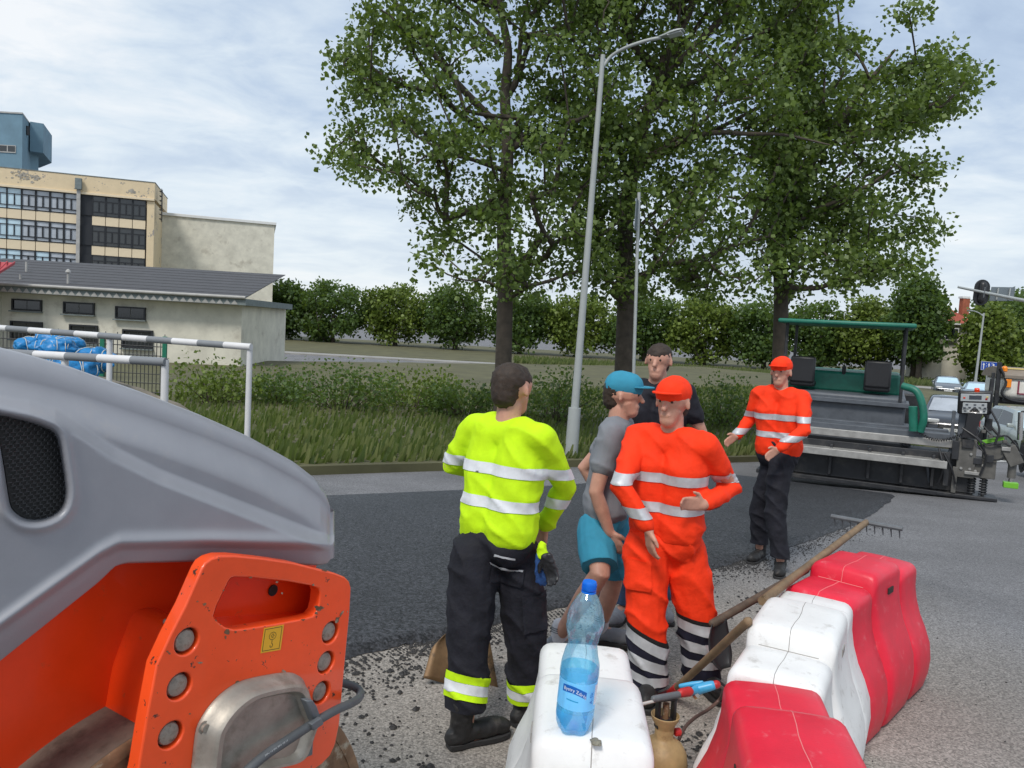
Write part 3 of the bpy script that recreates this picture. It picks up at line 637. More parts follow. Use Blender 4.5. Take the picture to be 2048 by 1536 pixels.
# blue stair tower
tw = thing('stair_tower', 'blue-grey rendered tower rising behind the office block roof', 'building', (*at(30, 400, 90).xy, GZ))
def vprism(name, plan_px, ztop_px, zbot, mat, parent, slope=None):
    """plan_px: list of (px, Y); plan extruded between heights."""
    top = [at(px, py, Y) for (px, Y), py in zip(plan_px, ztop_px)]
    bm = B()
    bot = [Vector((p.x, p.y, zb)) for p, zb in zip(top, zbot)] if isinstance(zbot, (list, tuple)) else [Vector((p.x, p.y, zbot)) for p in top]
    zt = top[0].z
    loft(bm, [bot, [Vector((p.x, p.y, zt)) for p in top]], True, True)
    return obj(name, bm, mat, parent, world=True)
vprism('wall', [(-60, 88), (45, 88), (62, 93.5), (78, 95), (74, 103), (-60, 103)], [222] * 6, GZ, M_bluetow, tw)
zb = at(70, 306, 93).z
vprism('stair_bay', [(60, 92), (87, 92.7), (104, 99), (80, 103), (60, 103)], [243, 246, 270, 268, 250], [zb, zb, zb, zb, zb], M_bluetow, tw)
bm = B(); pts = [at(px, 222, Y) for px, Y in ((-60, 87.9), (45.3, 87.9), (62.4, 93.4), (78, 95), (74, 103), (-60, 103))]; zt = pts[0].z
prism(bm, [Vector((p.x, p.y, zt + 0.003)) for p in pts], (0, 0, 0.16)); obj('roof_edge', bm, M_gutter, tw, world=True)
p0, p1 = at(-2, 289, 87.9), at(31, 306, 87.9)
f = obj_box('window', (0, 0, 0), (p1.x - p0.x, 0.12, p0.z - p1.z), M_gutter, tw); bpy.context.view_layer.update()
f.location = Vector(((p0.x + p1.x) / 2, 87.97, (p0.z + p1.z) / 2)) - tw.location
for k in (-1, 1): obj_box('pane', (k * (p1.x - p0.x) / 4, -0.055, 0.02), ((p1.x - p0.x) / 2 - 0.12, 0.03, p0.z - p1.z - 0.2), M_glassd, f)
p0 = at(53, 261, 90.5)
f = obj_box('window', (0, 0, 0), (0.34, 0.4, 1.0), M_frame, tw); f.rotation_euler = (0, 0, 1.2); f.location = p0 - tw.location + Vector((0.03, 0.05, 0))
# ------------------------------------------------------------------ low rendered building in front of it
lang = math.radians(4)
P = at(60, 590, 39); lb = thing('low_building', 'low cream rendered building with grey felt roof and dark windows', 'building', (P.x, P.y, GZ), lang)
LM = inv(lb)
def lbl(px, py, dy=0.0):                         # point on the wall face of the low building
    n = Vector((math.sin(lang), -math.cos(lang), 0)); d = ray(px, py); P0 = Vector(lb.location) - n * dy
    t = (P0 - CC).dot(n) / d.dot(n); return LM @ (CC + d * t)
zE = lbl(80, 588).z; x0, x1 = lbl(-160, 600).x, 10.5
bm = B(); box(bm, ((x0 + x1) / 2, 5.0, zE / 2), (x1 - x0, 10, zE)); obj('wall', bm, M_render, lb)
def lwin(pa, pb, split):
    a_, b_ = lbl(*pa), lbl(*pb); w_, h_ = b_.x - a_.x, a_.z - b_.z
    bm = B()
    for sx in (-1, 1): box(bm, (sx * (w_ / 2 - 0.04), 0, 0), (0.08, 0.2, h_))
    for sz in (-1, 1): box(bm, (0, -0.003, sz * (h_ / 2 - 0.04)), (w_ - 0.004, 0.2, 0.08))
    f = obj('window', bm, M_frame, lb); f.location = ((a_.x + b_.x) / 2, -0.02, (a_.z + b_.z) / 2)
    for k in range(split): obj_box('pane', ((k + 0.5) / split * (w_ - .16) - (w_ - .16) / 2, 0.0, 0), ((w_ - .16) / split - 0.03, 0.06, h_ - 0.16), M_glassd, f)
    obj_box('sill', (0, -0.14, -h_ / 2 - 0.05), (w_ + 0.1, 0.22, 0.06), M_fascia, f)
for pa, pb, s in (((25, 597), (85, 623), 2), ((128, 603), (190, 630), 2), ((22, 641), (86, 680), 2), ((140, 648), (196, 688), 2), ((-80, 592), (-20, 618), 2), ((232, 612), (292, 640), 2), ((246, 658), (306, 698), 2)): lwin(pa, pb, s)
obj_box('fascia', ((x0 + x1) / 2, 4.6, zE + 0.16), (x1 - x0 + 0.8, 10.8, 0.33), M_fascia, lb)
bm = B()
k = x0
while k < x1:                                       # folded slate zigzag along the fascia
    prism(bm, [Vector((k, -0.81, zE + 0.01)), Vector((k + 0.34, -0.81, zE + 0.01)), Vector((k + 0.17, -0.81, zE + 0.25))], (0, -0.03, 0)); k += 0.36
obj('slate', bm, M_gutter, lb)['kind'] = 'stuff'
bm = B(); tube(bm, [(x0 - .4, -0.88, zE + 0.38), (x1 + .4, -0.88, zE + 0.38)], 0.085, 10); obj('gutter', bm, M_gutter, lb, smooth=60)
zr = zE + 2.05
bm = B()
for i in range(9):                                  # felt laid in overlapping strips
    y0_, y1_ = -0.85 + i * 0.95, -0.85 + (i + 1) * 0.95 + 0.04; z0_, z1_ = zE + 0.36 + (zr - zE - 0.36) * i / 9, zE + 0.36 + (zr - zE - 0.36) * (i + 1) / 9
    loft(bm, [[Vector((x0 - .4, y0_, z0_)), Vector((x0 - .4, y1_, z1_)), Vector((x0 - .4, y1_, z1_ + .03)), Vector((x0 - .4, y0_, z0_ + .045))], [Vector((x1 + .4, y0_, z0_)), Vector((x1 + .4, y1_, z1_)), Vector((x1 + .4, y1_, z1_ + .03)), Vector((x1 + .4, y0_, z0_ + .045))]])
roof = obj('roof', bm, M_roofg, lb)
def vent(px, py, hpx, r, cowl):
    d = ray(px, py); s_ = (zr - zE - 0.36) / 8.55; 
    n = (Matrix.Rotation(lang, 3, 'Z') @ Vector((0, -s_, 1))); p0_ = lb.matrix_basis @ Vector((0, -0.85, zE + 0.40)); q_ = LM @ (CC + d * ((p0_ - CC).dot(n) / d.dot(n)))
    bm = B(); h = hpx * 39 / FPX * 1.15; tube(bm, [q_ - Vector((0, 0, .1)), q_ + Vector((0, 0, h))], r, 10)
    if cowl: lathe(bm, [(r * 2.2, h - .02), (r * 1.6, h + .1), (0.0, h + .16)], 12, q_)
    obj('vent_pipe', bm, M_gutter, lb, smooth=50)
vent(53, 543, 18, 0.07, False); vent(41, 558, 8, 0.06, False); vent(136, 567, 20, 0.06, True)
# roof edge of the next building with red sheet metal
P = at(-20, 535, 37.5); rr = thing('red_roofed_shed', 'corner of a red ribbed sheet-metal roof at the left edge', 'building', (P.x, P.y, GZ), lang)
a_, b_, c_ = at(30, 525.5, 37.5), at(-90, 518, 37.5), at(-90, 590, 36)
bm = B(); d0 = at(0, 544, 36); prism(bm, [a_, b_, c_, d0], (0, 0, -0.08)); obj('roof', bm, M_redroof, rr, world=True)
bm = B()
for k in range(9):
    t = k / 8; tube(bm, [a_.lerp(b_, t) + Vector((0, -.02, .03)), d0.lerp(c_, t) + Vector((0, -.02, .03))], 0.035, 6)
obj('rib', bm, M_redroof, rr, world=True)['kind'] = 'stuff'
bm = B(); q0 = at(-60, 600, 37.2); box(bm, (q0.x - 0.6, q0.y + 3, (GZ + q0.z + .6) / 2), (2.0, 5, q0.z + .4 - GZ)); obj('wall', bm, M_render, rr, world=True)

# ------------------------------------------------------------------ wire fence, blue bundles, striped rails (left, beyond the roller)
P = gnd(60, 800); fy = 13.5
fn = thing('wire_fence', 'dark wire mesh fence with a green post behind the blue bundles', 'fence', (at(60, 700, fy).x, fy, gz(0, fy)))
bm = B(); pa, pb = at(-120, 668, fy), at(330, 668, fy); zt, zl = at(60, 661, fy).z, gz(0, fy)
M0 = M_wire
for i in range(58):
    x = pa.x + (pb.x - pa.x) * i / 57; tube(bm, [(x, fy, zl), (x, fy, zt + 0.06 * (1 if i % 3 == 0 else 0))], 0.008, 4)
for j in range(13):
    z = zl + (zt - zl) * j / 12; tube(bm, [(pa.x, fy - .01, z), (pb.x, fy - .01, z)], 0.008, 4)
o = obj('wire_mesh', bm, M_wire, fn, world=True); o['kind'] = 'stuff'
for px in (78, 205, 330):
    q_ = at(px, 673, fy - .06); bm = B(); box(bm, (q_.x, q_.y, (q_.z + zl) / 2), (0.075, 0.05, q_.z - zl)); obj('post', bm, M_greenpost, fn, world=True, bevel=0.01)
rb = random.Random(11)
def bundle(px, py, Y, r, lab):
    r *= 1.25; c = at(px, py, Y); root = thing('blue_bundle', lab, 'bundle', (c.x, c.y, c.z - r * .7), rb.random() * 3, 'blue bundles heaped behind the rails')
    bm = B(); bmesh.ops.create_icosphere(bm, subdivisions=4, radius=1.0); sd = rb.random() * 50
    for v in bm.verts:
        q_ = v.co.copy(); k_ = 1 + 0.34 * mnoise.noise(q_ * 1.5 + Vector((sd, 0, 0))) + 0.22 * (0.4 - abs(mnoise.noise(q_ * 3.2 + Vector((0, sd, 0))))) + 0.07 * mnoise.noise(q_ * 9 + Vector((0, 0, sd)))
        kk = 1 - 0.10 * math.exp(-(math.sin(q_.x * 3.5) / 0.25) ** 2)
        v.co = Vector((q_.x * 1.35 * k_, q_.y * k_ * kk, q_.z * 0.78 * k_ * kk)) * r + Vector((0, 0, r * .7))
    obj('sheet', bm, M_bluebag, root, smooth=180)
    for sx in (-0.8, -0.2, 0.35, 0.9):
        sk_ = rb.uniform(-.5, .5); rx = math.sqrt(max(0.1, 1 - (sx / 1.45) ** 2)) * r * 1.03
        bm = B(); ring = [Vector((sx * r + sk_ * r * math.cos(a_), rx * (1 + .1 * math.sin(3 * a_ + sd)) * math.cos(a_), rx * 0.82 * math.sin(a_) + r * .7)) for a_ in [2 * PI * i / 20 for i in range(21)]]; tube(bm, ring, r * 0.032, 5, cap=False); obj('strap', bm, M_strap, root, smooth=180)
for i, (px, py, Y, r, lab) in enumerate([(62, 692, 11.6, .14, 'leftmost blue bundle with pale straps, left of the green post'), (92, 697, 11.2, .12, 'small blue bundle beside the foot of the green post'), (110, 684, 11.8, .17, 'topmost blue bundle, right of the green post'), (138, 692, 11.4, .16, 'blue bundle at the right end of the heap'), (118, 697, 10.9, .14, 'blue bundle in the middle of the heap, just above the lower rail'), (82, 727, 10.3, .13, 'flat blue bundle under the lower rail at the left'), (122, 732, 10.2, .14, 'blue bundle under the lower rail in the middle'), (155, 737, 10.0, .15, 'blue bundle under the lower rail at the right'), (190, 720, 10.6, .17, 'blue bundle beyond the end of the heap'), (40, 730, 10.6, .15, 'lowest blue bundle hidden by the grey hood edge')]): bundle(px, py, Y, r, lab)
# the low bank they lie on
bm = B(); c = at(105, 770, 11); bmesh.ops.create_icosphere(bm, subdivisions=4, radius=1.0)
for v in bm.verts: v.co = Vector((c.x + v.co.x * 2.6, c.y + v.co.y * 1.5, gz(0, 11) - .2 + max(v.co.z, -.2) * (c.z - gz(0, 11) + .35)) ) + Vector((0, 0, 0.12 * mnoise.noise(v.co * 4)))
structure(obj('earth_bank', bm, pbr('rubble_earth', (0.20, 0.17, 0.13), 0.95, var=0.4, vs_=5, bump=0.6, bs=20, bdist=0.02), smooth=180))
def rail(name, lab, pl_, pr_, Y0, Y1, r, seg_px, ph, nseg):
    a_, b_ = at(*pl_, Y0), at(*pr_, Y1); root = thing(name, lab, 'rail', (a_.x, a_.y, gz(a_.x, a_.y)), 0, 'striped rails between roller and fence')
    n = nseg; dirv = (b_ - a_)
    L_ = seg_px / (pr_[0] - pl_[0])
    t0 = -ph * L_ - 2 * L_; k = 0
    while k < n:
        p, q_ = a_ + dirv * (t0 + k * L_), a_ + dirv * (t0 + (k + 1) * L_)
        bm = B(); tube(bm, [p, q_], r, 12); obj('white_band' if k % 2 == 0 else 'grey_band', bm, M_railw if k % 2 == 0 else M_railg, root, world=True, smooth=50); k += 1
    for t in (t0 + .02, t0 + n * L_ - .02, t0 + n * L_ / 2 + .9 * L_):
        p = a_ + dirv * t; bm = B(); tube(bm, [(p.x, p.y + .02, gz(p.x, p.y)), (p.x, p.y + .02, p.z + r * .5)], r * .85, 10); obj('post', bm, M_railw, root, world=True, smooth=50)
rail('striped_rail', 'upper grey and white striped rail in front of the low building', (0, 656), (165, 668.5), 9.0, 8.7, 0.036, 45.5, 0.66, 13)
rail('striped_rail', 'lower grey and white striped rail just above the grey hood', (0, 705), (165, 714.5), 6.6, 6.4, 0.035, 62.5, 0.85, 8)

# ------------------------------------------------------------------ verge with hedge under the poplars (left side of the street)
bm = B(); rows = []
for s in frange(-26, 60, 1.0):
    row = []
    for q_, dz in ((6.2, -0.05), (6.201, 0.13), (6.4, 0.13), (9, 0.2), (14, 0.35), (22, 0.5), (40, 0.6), (40.01, -0.1)):
        p = lane_pt(s, q_); row.append(bm.verts.new((p.x, p.y, gz(p.x, p.y) + dz + (0.05 * mnoise.noise(Vector((s * .5, q_ * .5, 0))) if dz > .14 else 0))))
    rows.append(row)
for a, b in zip(rows, rows[1:]):
    for k in range(len(a) - 1): bm.faces.new((a[k], a[k + 1], b[k + 1], b[k]))
structure(obj('grass_verge', bm, M_soil, smooth=60))
N = 30000
s_ = RNG.uniform(-12, 40, N); q_ = 6.45 + RNG.random(N) ** 1.3 * 16; hh = RNG.uniform(0.08, 0.3, N); a = RNG.uniform(0, PI, N)
V = np.zeros((N, 4, 3)); X = E0.x + ED.x * s_ + EN.x * q_; Y_ = E0.y + ED.y * s_ + EN.y * q_
t = np.clip((Y_ - 4) / 22, 0, 1); Z = -1.5 * (t * .35 + .65 * t * t * (3 - 2 * t)) + np.interp(q_, (6.4, 9, 14, 22), (.11, .17, .31, .46))
for k, (sx, sz) in enumerate(((-1, 0), (1, 0), (0.5, 1), (-0.1, 1))):
    V[:, k, 0] = X + np.cos(a) * 0.05 * sx + 0.06 * sz; V[:, k, 1] = Y_ + np.sin(a) * 0.05 * sx; V[:, k, 2] = Z + hh * sz
o = quads_mesh('grass', V, M_grass); o['kind'] = 'stuff'; o['label'] = 'uncut grass under the poplars'
def shrub(px, Y, r, h, lab, lm):
    c = at(px, 700, Y); zb = gz(c.x, c.y) + 0.15; root = thing('shrub', lab, 'shrub', (c.x, c.y, zb), 0, 'shrubs under the poplars')
    cl = []; bm = B()
    for _ in range(26):
        a_ = rnd.random() * 6.28; rr_ = r * math.sqrt(rnd.random()); z = h * (0.25 + 0.7 * rnd.random() * (1 - 0.5 * rr_ / r)); p = (rr_ * math.cos(a_), rr_ * math.sin(a_), z); cl.append(p)
        tube(bm, [(0.1 * math.cos(a_), .1 * math.sin(a_), 0), (p[0] * .5, p[1] * .5, z * .6), p], [.02, .014, .006], 5, cap=False)
    obj('stems', bm, M_bark, root, smooth=180); leaves('foliage', cl, 70, (r * .24, r * .24, h * .16), 0.11, lm, root)
for i, (px, Y, r, h, lab) in enumerate([(430, 23, 1.5, 1.9, 'leftmost rounded shrub beside the low building'), (560, 25, 1.4, 1.6, 'second rounded shrub from the low building'), (690, 23.5, 1.5, 2.0, 'tall rounded shrub left of the left poplar'), (820, 25.5, 1.6, 1.8, 'broad shrub just left of the left poplar trunk'), (940, 24, 1.2, 1.5, 'small shrub touching the left poplar trunk'), (1120, 25, 1.5, 1.9, 'rounded shrub between left poplar and lamp pole'), (1330, 26, 1.5, 1.7, 'shrub right of the middle poplar trunk'), (1450, 27, 1.4, 1.9, 'tall shrub between middle and right poplar trunks'), (1680, 29, 1.6, 1.8, 'shrub right of the right poplar trunk')]): shrub(px, Y, r, h, lab, M_leafb if i % 3 else M_leafy)

# ------------------------------------------------------------------ street lamp and sign
def lamp_post(name, lab, base_px, Y, top_px, arm_px, r0, r1, head, grp):
    top = at(*top_px, Y); b_ = at(*base_px, Y); d_ = (top - b_).normalized()
    foot = b_ + d_ * ((gz(b_.x, b_.y) - b_.z) / d_.z)
    root = thing(name, lab, 'street lamp', foot, 0, grp)
    L_ = (top - foot).length
    bm = B(); tube(bm, [foot + d_ * (L_ * k / 6) for k in range(7)], [r0 + (r1 - r0) * k / 6 for k in range(7)], 14); obj('pole', bm, M_lampgrey, root, world=True, smooth=50)
    bm = B(); tube(bm, [foot + Vector((0, 0, -.02)), foot + d_ * 1.1], [r0 * 1.55, r0 * 1.45], 14); obj('base_sleeve', bm, M_lampgrey, root, world=True, smooth=50)
    ap = curve([at(x, y, Y + dy) for x, y, dy in arm_px], 5); bm = B(); tube(bm, ap, r1 * 0.72, 10); obj('arm', bm, M_lampgrey, root, world=True, smooth=60)
    bm = B(); br = [top - d_ * .28, top - d_ * .05, ap[4] , ap[3]]; prism(bm, [br[0], br[1], ap[3], ap[1]], (0, 0.02, 0)); obj('bracket', bm, M_lampgrey, root, world=True)
    e_, f_ = at(*head[0], Y + arm_px[-1][2]), at(*head[1], Y + arm_px[-1][2] - .2); ax = (f_ - e_).normalized(); sd = ax.cross(Vector((0, 0, 1))).normalized(); up = sd.cross(ax)
    Lh = (f_ - e_).length; rings = []
    for t, w_, h_ in ((-.15, .3, .35), (0, .42, .55), (.25, .62, .8), (.45, .95, 1), (.8, 1.0, .8), (1, .7, .4)):
        c = e_ + ax * Lh * t; W_ = head[2] * w_; H_ = head[2] * .34 * h_
        rings.append([c + sd * W_ * a_ + up * H_ * b2 for a_, b2 in ((-1, -.5), (-.8, .5), (.8, .5), (1, -.5), (.8, -.8), (-.8, -.8))])
    bm = B(); loft(bm, rings); hd = obj('lamp_head', bm, M_galv, root, world=True, bevel=.008)
    bm = B(); c = e_ + ax * Lh * .62 - up * head[2] * .30; R3 = Matrix((ax, sd, up)).transposed(); box(bm, c, (Lh * .6, head[2] * 1.4, .012), R3); obj('lens', bm, M_panel, hd, world=True)
lamp_post('street_lamp', 'tall grey street lamp with curved arm in front of the poplars', (1180, 436), 15.0, (1206, 110), [(1207, 132, 0), (1222, 113, 0), (1250, 96, -.15), (1290, 82, -.3), (1322, 75, -.4)], 0.085, 0.045, ((1322, 73), (1368, 60), 0.13), 'street lamps')
lamp_post('street_lamp', 'far slim street lamp in front of the yellow-green tree', (1951, 762), 62.0, (1968, 626), [(1966, 632, 0), (1958, 626, 0), (1948, 622, 0)], 0.11, 0.06, ((1948, 622), (1936, 620), 0.16), 'street lamps')
Y = 16.0; root = thing('road_sign', 'grey-backed road sign turned edge-on beside the lamp pole', 'sign', gbase(1277, Y))
t_ = at(1278, 385, Y); fo = gbase(1277, Y); bm = B(); tube(bm, [fo, (t_.x, t_.y, t_.z)], 0.035, 10); obj('post', bm, M_galv, root, world=True, smooth=60)
bm = B(); a_, b_ = at(1268, 400, Y - .1), at(1272, 470, Y + .5)
prism(bm, [Vector((a_.x, Y - .35, a_.z)), Vector((a_.x + .085, Y - .06, a_.z)), Vector((a_.x + .085, Y - .06, b_.z)), Vector((a_.x, Y - .35, b_.z))], (0.018, -0.006, 0)); obj('sign_plate', bm, M_signback, root, world=True, bevel=.004)

# ------------------------------------------------------------------ road roller, left foreground
L0 = at(375, 1282, 1.40)
RU = Vector((0.54, 0.84, 0)).normalized(); RN = Vector((RU.y, -RU.x, 0))
RC = L0 + RU * 0.045 - RN * 0.1
roller = thing('road_roller', 'orange and grey tandem road roller filling the left foreground', 'road roller', (RC.x, RC.y, 0.0), math.atan2(RU.y, RU.x))
def rp(px, py, t=0.0):
    d = ray(px, py); P = L0 + RN * t; return CC + d * ((P - CC).dot(RN) / d.dot(RN))
c5 = lambda x, y: (200 + x / 3.445, 1090 + y / 3.445)
c4 = lambda x, y: (x / 3.445, 1090 + y / 3.445)
def rpoly(pts, t): return [rp(x, y, t) for x, y in pts]
# yoke plate
pl_out = [(403, 1139), (411, 1126), (424, 1117), (442, 1111.5), (470, 1111), (530, 1117), (590, 1126), (640, 1139), (670, 1146), (690, 1154), (699, 1163), (702.5, 1176), (700, 1225), (690, 1330), (679, 1450), (672, 1485), (660, 1512), (645, 1528), (620, 1545), (560, 1570), (420, 1640), (255, 1660), (262, 1600), (277, 1536), (293, 1438), (313, 1331), (340, 1272), (371, 1212), (390, 1168)]
op = [c5(*p) for p in ((890, 245), (905, 228), (930, 221), (1050, 225), (1300, 252), (1470, 283), (1508, 300), (1519, 330), (1512, 400), (1498, 455), (1470, 490), (1400, 510), (1200, 545), (1000, 577), (930, 583), (870, 570), (820, 535), (790, 505), (785, 485), (805, 420))]
BOLT = [(600, 665, 66, 74), (550, 975, 66, 74), (490, 1310, 66, 74), (1590, 603, 43, 60), (1560, 810, 43, 60), (1527, 1018, 43, 60)]
T_ = 0.034
def circ(x, y, f=1.0):                                  # round hole on the plate round a traced centre
    c = rp(*c5(x, y)); r = (0.0255) * f; return [c + RU * r * math.cos(a_) + Vector((0, 0, 1)) * r * math.sin(a_) for a_ in [2 * PI * i / 20 for i in range(20)]]
bm = B(); prism(bm, rpoly(pl_out, 0), -RN * T_, [rpoly(op, 0)] + [circ(b[0], b[1]) for b in BOLT])
plate = obj('yoke_plate', bm, M_orange, roller, world=True, bevel=0.005, seg=3)
# dark discs painting the shaded gap round each bolt, and pocket behind the hand hole
for x, y, _, _ in BOLT:
    c = rp(*c5(x, y)) - RN * 0.018; M3 = Matrix((RU, Vector((0, 0, 1)), RN)).transposed()
    Mw = Matrix.Translation(c) @ M3.to_4x4()
    bm = B(); lathe(bm, [(0.026, -0.004), (0.026, -0.001)], 20, M=Mw); obj('bolt_gap_shade', bm, M_dark, roller, world=True)
    bm = B(); lathe(bm, [(0.0215, -.002), (0.0215, 0.008), (0.0195, 0.0115), (0.012, 0.0135), (0.0, 0.014)], 18, M=Mw)
    obj('bolt', bm, M_bolt, roller, world=True, smooth=40)
def inset(poly, f, dx=0, dz=0):
    c = sum(poly, Vector()) / len(poly); return [c + (p - c) * f + RU * dx + Vector((0, 0, dz)) for p in poly]
P0 = inset(rpoly(op, -T_ + .002), 1.012); P1 = rpoly([(x, min(y, c5(0, 1)[1] + (497 - (x - c5(790, 0)[0]) * 3.445 * .062) / 3.445)) if y > c5(0, 440)[1] else (x, y) for x, y in op], -0.085)
bm = B(); R_ = [[bm.verts.new(p) for p in P0], [bm.verts.new(p) for p in P1]]; n = len(P0)
for k in range(n): bm.faces.new((R_[0][k], R_[0][(k + 1) % n], R_[1][(k + 1) % n], R_[1][k]))
bm.faces.new(R_[1])
obj('lifting_pocket', bm, M_orange2, roller, world=True, smooth=35)
hc = rp(*c5(1190, 312), -0.083); M3 = Matrix((RU, Vector((0, 0, 1)), RN)).transposed()
bm = B(); lathe(bm, [(0.0125, 0.0), (0.0125, 0.002)], 18, M=Matrix.Translation(hc) @ M3.to_4x4()); obj('pocket_hole', bm, M_black, roller, world=True)
# lifting point sticker
def sheet(pts, t, mat, name, parent, th=0.0006):
    bm = B(); prism(bm, rpoly([c5(*p) for p in pts], t), RN * th); return obj(name, bm, mat, parent, world=True)
st = sheet([(1130, 573), (1267, 548), (1243, 722), (1105, 746)], 0.0005, M_yellow, 'sticker', roller)
s0, s1, s2, s3 = [rp(*c5(*p), 0.0013) for p in ((1105, 746), (1243, 722), (1267, 548), (1130, 573))]
def sk(u, v): return s0.lerp(s1, u).lerp(s3.lerp(s2, u), v)
def stroke(pts, wd, name='pictogram'):
    bm = B()
    for a_, b_ in zip(pts, pts[1:]):
        A_, B2 = sk(*a_), sk(*b_); d_ = (B2 - A_).normalized(); nn_ = d_.cross(RN) * wd / 2; A_ = A_ - d_ * wd * .3; B2 = B2 + d_ * wd * .3
        bm.faces.new([bm.verts.new(p) for p in (A_ - nn_, B2 - nn_, B2 + nn_, A_ + nn_)])
    return bm
bm = B()
def addbm(dst, src):
    me = bpy.data.meshes.new('t'); src.to_mesh(me); src.free(); dst.from_mesh(me); bpy.data.meshes.remove(me)
addbm(bm, stroke([(.08, .07), (.92, .07), (.92, .93), (.08, .93), (.08, .07)], .0012))
addbm(bm, stroke([(.5 + .17 * math.cos(a_ * PI / 8), .62 + .15 * math.sin(a_ * PI / 8)) for a_ in range(17)], .0010))
addbm(bm, stroke([(.47, .55), (.47, .62), (.42, .62), (.5, .71), (.58, .62), (.53, .62), (.53, .55), (.47, .55)], .0009))
addbm(bm, stroke([(.5, .47), (.5, .33)], .0014)); addbm(bm, stroke([(.5, .33), (.56, .27), (.55, .20), (.5, .17), (.44, .19), (.43, .25)], .0014))
obj('pictogram', bm, M_black, st, world=True)
# chipped paint down to bare rusty steel, where knocks have hit the plate
bm = B(); rc_ = random.Random(4)
def chip(x, y, r, ax=1.0, rot=0.0):
    n_ = 9; pts = []
    for k in range(n_):
        a_ = 2 * PI * k / n_; q_ = r * rc_.uniform(.45, 1.25); u_, v_ = q_ * ax * math.cos(a_), q_ * math.sin(a_); pts.append(rp(*c5(x + u_ * math.cos(rot) - v_ * math.sin(rot), y + u_ * math.sin(rot) + v_ * math.cos(rot)), .0007))
    bm.faces.new([bm.verts.new(p) for p in pts])
for x, y, r, ax, rot in ((870, 600, 22, 1.2, 1.3), (865, 640, 14, .6, 0), (935, 600, 10, .8, 0), (1500, 440, 20, 1.3, .3), (1525, 430, 12, 1.6, .1), (1490, 470, 14, 1, 0), (1556, 350, 9, .5, .2), (1570, 410, 9, .5, 0), (1640, 510, 14, 2.0, -1.1), (1665, 470, 8, 3.2, -1.1), (690, 810, 11, 1.8, .3), (670, 805, 6, .6, 0), (720, 410, 15, .9, 0), (670, 390, 6, 1.6, -.6), (465, 735, 9, 1.4, .6), (480, 748, 6, 1.5, 0), (455, 580, 5, .8, 1), (950, 945, 9, 2.6, -.3), (1265, 868, 9, 1.8, 0), (1040, 223, 7, 2, 0), (1220, 255, 6, 1.6, 0), (850, 312, 5, 1.8, -.3), (1545, 175, 8, 2.4, .3), (1470, 275, 8, 1.6, .3), (1255, 332, 7, 1, 0), (620, 1162, 6, 1.8, -.5), (1540, 620, 5, 1.8, 0), (1590, 868, 7, .8, 0), (1550, 890, 6, .7, 0), (1450, 828, 4, 1.5, 0), (1470, 968, 5, 1.5, 0), (1705, 460, 7, .6, 0), (1655, 745, 5, .6, 0), (1318, 660, 4, 1, 0), (1140, 797, 4, 1, 0), (400, 830, 6, .5, .4), (320, 1190, 5, .5, .3), (395, 1020, 4, 1, 0), (1060, 580, 5, 1.5, 0), (1135, 562, 4, 2, -.1), (800, 520, 8, .5, -.6), (830, 548, 6, .6, -.9), (1000, 588, 6, 2, -.1), (1400, 516, 8, 2, -.2)): chip(x, y, r, ax, rot)
o = obj('paint_chip', bm, M_rust, plate, world=True); o['kind'] = 'stuff'
# motor cover cast in aluminium
cov = [c5(*p) for p in ((600, 1640), (625, 1536), (640, 1400), (660, 1265), (700, 1180), (755, 1100), (830, 1022), (920, 958), (1010, 922), (1150, 892), (1270, 876), (1340, 885), (1385, 925), (1408, 1000), (1440, 1085), (1465, 1170), (1440, 1250), (1400, 1370), (1365, 1440), (1290, 1488), (1150, 1520), (1010, 1560), (900, 1640))]
cp = smooth_loop(rpoly(cov, 0.0), 3); cc_ = rp(*c5(1060, 1280))
bm = B(); rings = []
for f, t in ((1.0, 0.001), (0.995, 0.010), (0.945, 0.016), (0.90, 0.036), (0.845, 0.046), (0.775, 0.046), (0.72, 0.036), (0.69, 0.030), (0.60, 0.031)):
    rings.append([cc_ + (p - cc_) * f + RN * t for p in cp])
R_ = loft(bm, rings, True, False); bm.faces.new(R_[-1]); obj('motor_cover', bm, M_alu, roller, world=True, smooth=50)
c = rp(*c5(713, 1255), 0.012); bm = B(); lathe(bm, [(0.012, 0), (0.012, .002), (0.008, .0025), (0.008, .009), (0.0, .010)], 12, M=Matrix.Translation(c) @ M3.to_4x4()); obj('cover_bolt', bm, M_bolt, roller, world=True, smooth=40)
# hose with clamp
hp = [(960, 1640, .055), (1010, 1560, .060), (1150, 1440, .062), (1330, 1320, .062), (1480, 1222, .060), (1620, 1140, .050), (1735, 1088, .03), (1785, 1052, .005), (1793, 1012, -.02), (1755, 978, -.04), (1690, 955, -.06), (1600, 930, -.08)]
hpp = curve([rp(*c5(x, y), t) for x, y, t in hp], 6); bm = B(); tube(bm, hpp, 0.0100, 12); hose = obj('hydraulic_hose', bm, M_hose, roller, world=True, smooth=60)
a_, b_ = rp(*c5(1135, 1452), .0735), rp(*c5(1325, 1322), .0735)
dx_ = (b_ - a_).normalized(); up_ = RN.cross(dx_)
bm = text_bm('2SN 12 EN 853 10.15', 0.0052, lambda x, y: a_ + dx_ * (x * 1.28) + up_ * (y - .002)); obj('printing', bm, M_white, hose, world=True)
bm = B(); q_ = [rp(*c5(x, y), .064) for x, y in ((1430, 1225), (1500, 1178), (1517, 1222), (1447, 1270))]; prism(bm, q_, RN * 0.012); cl_ = obj('hose_clamp', bm, M_greymetal, roller, world=True, bevel=.002)
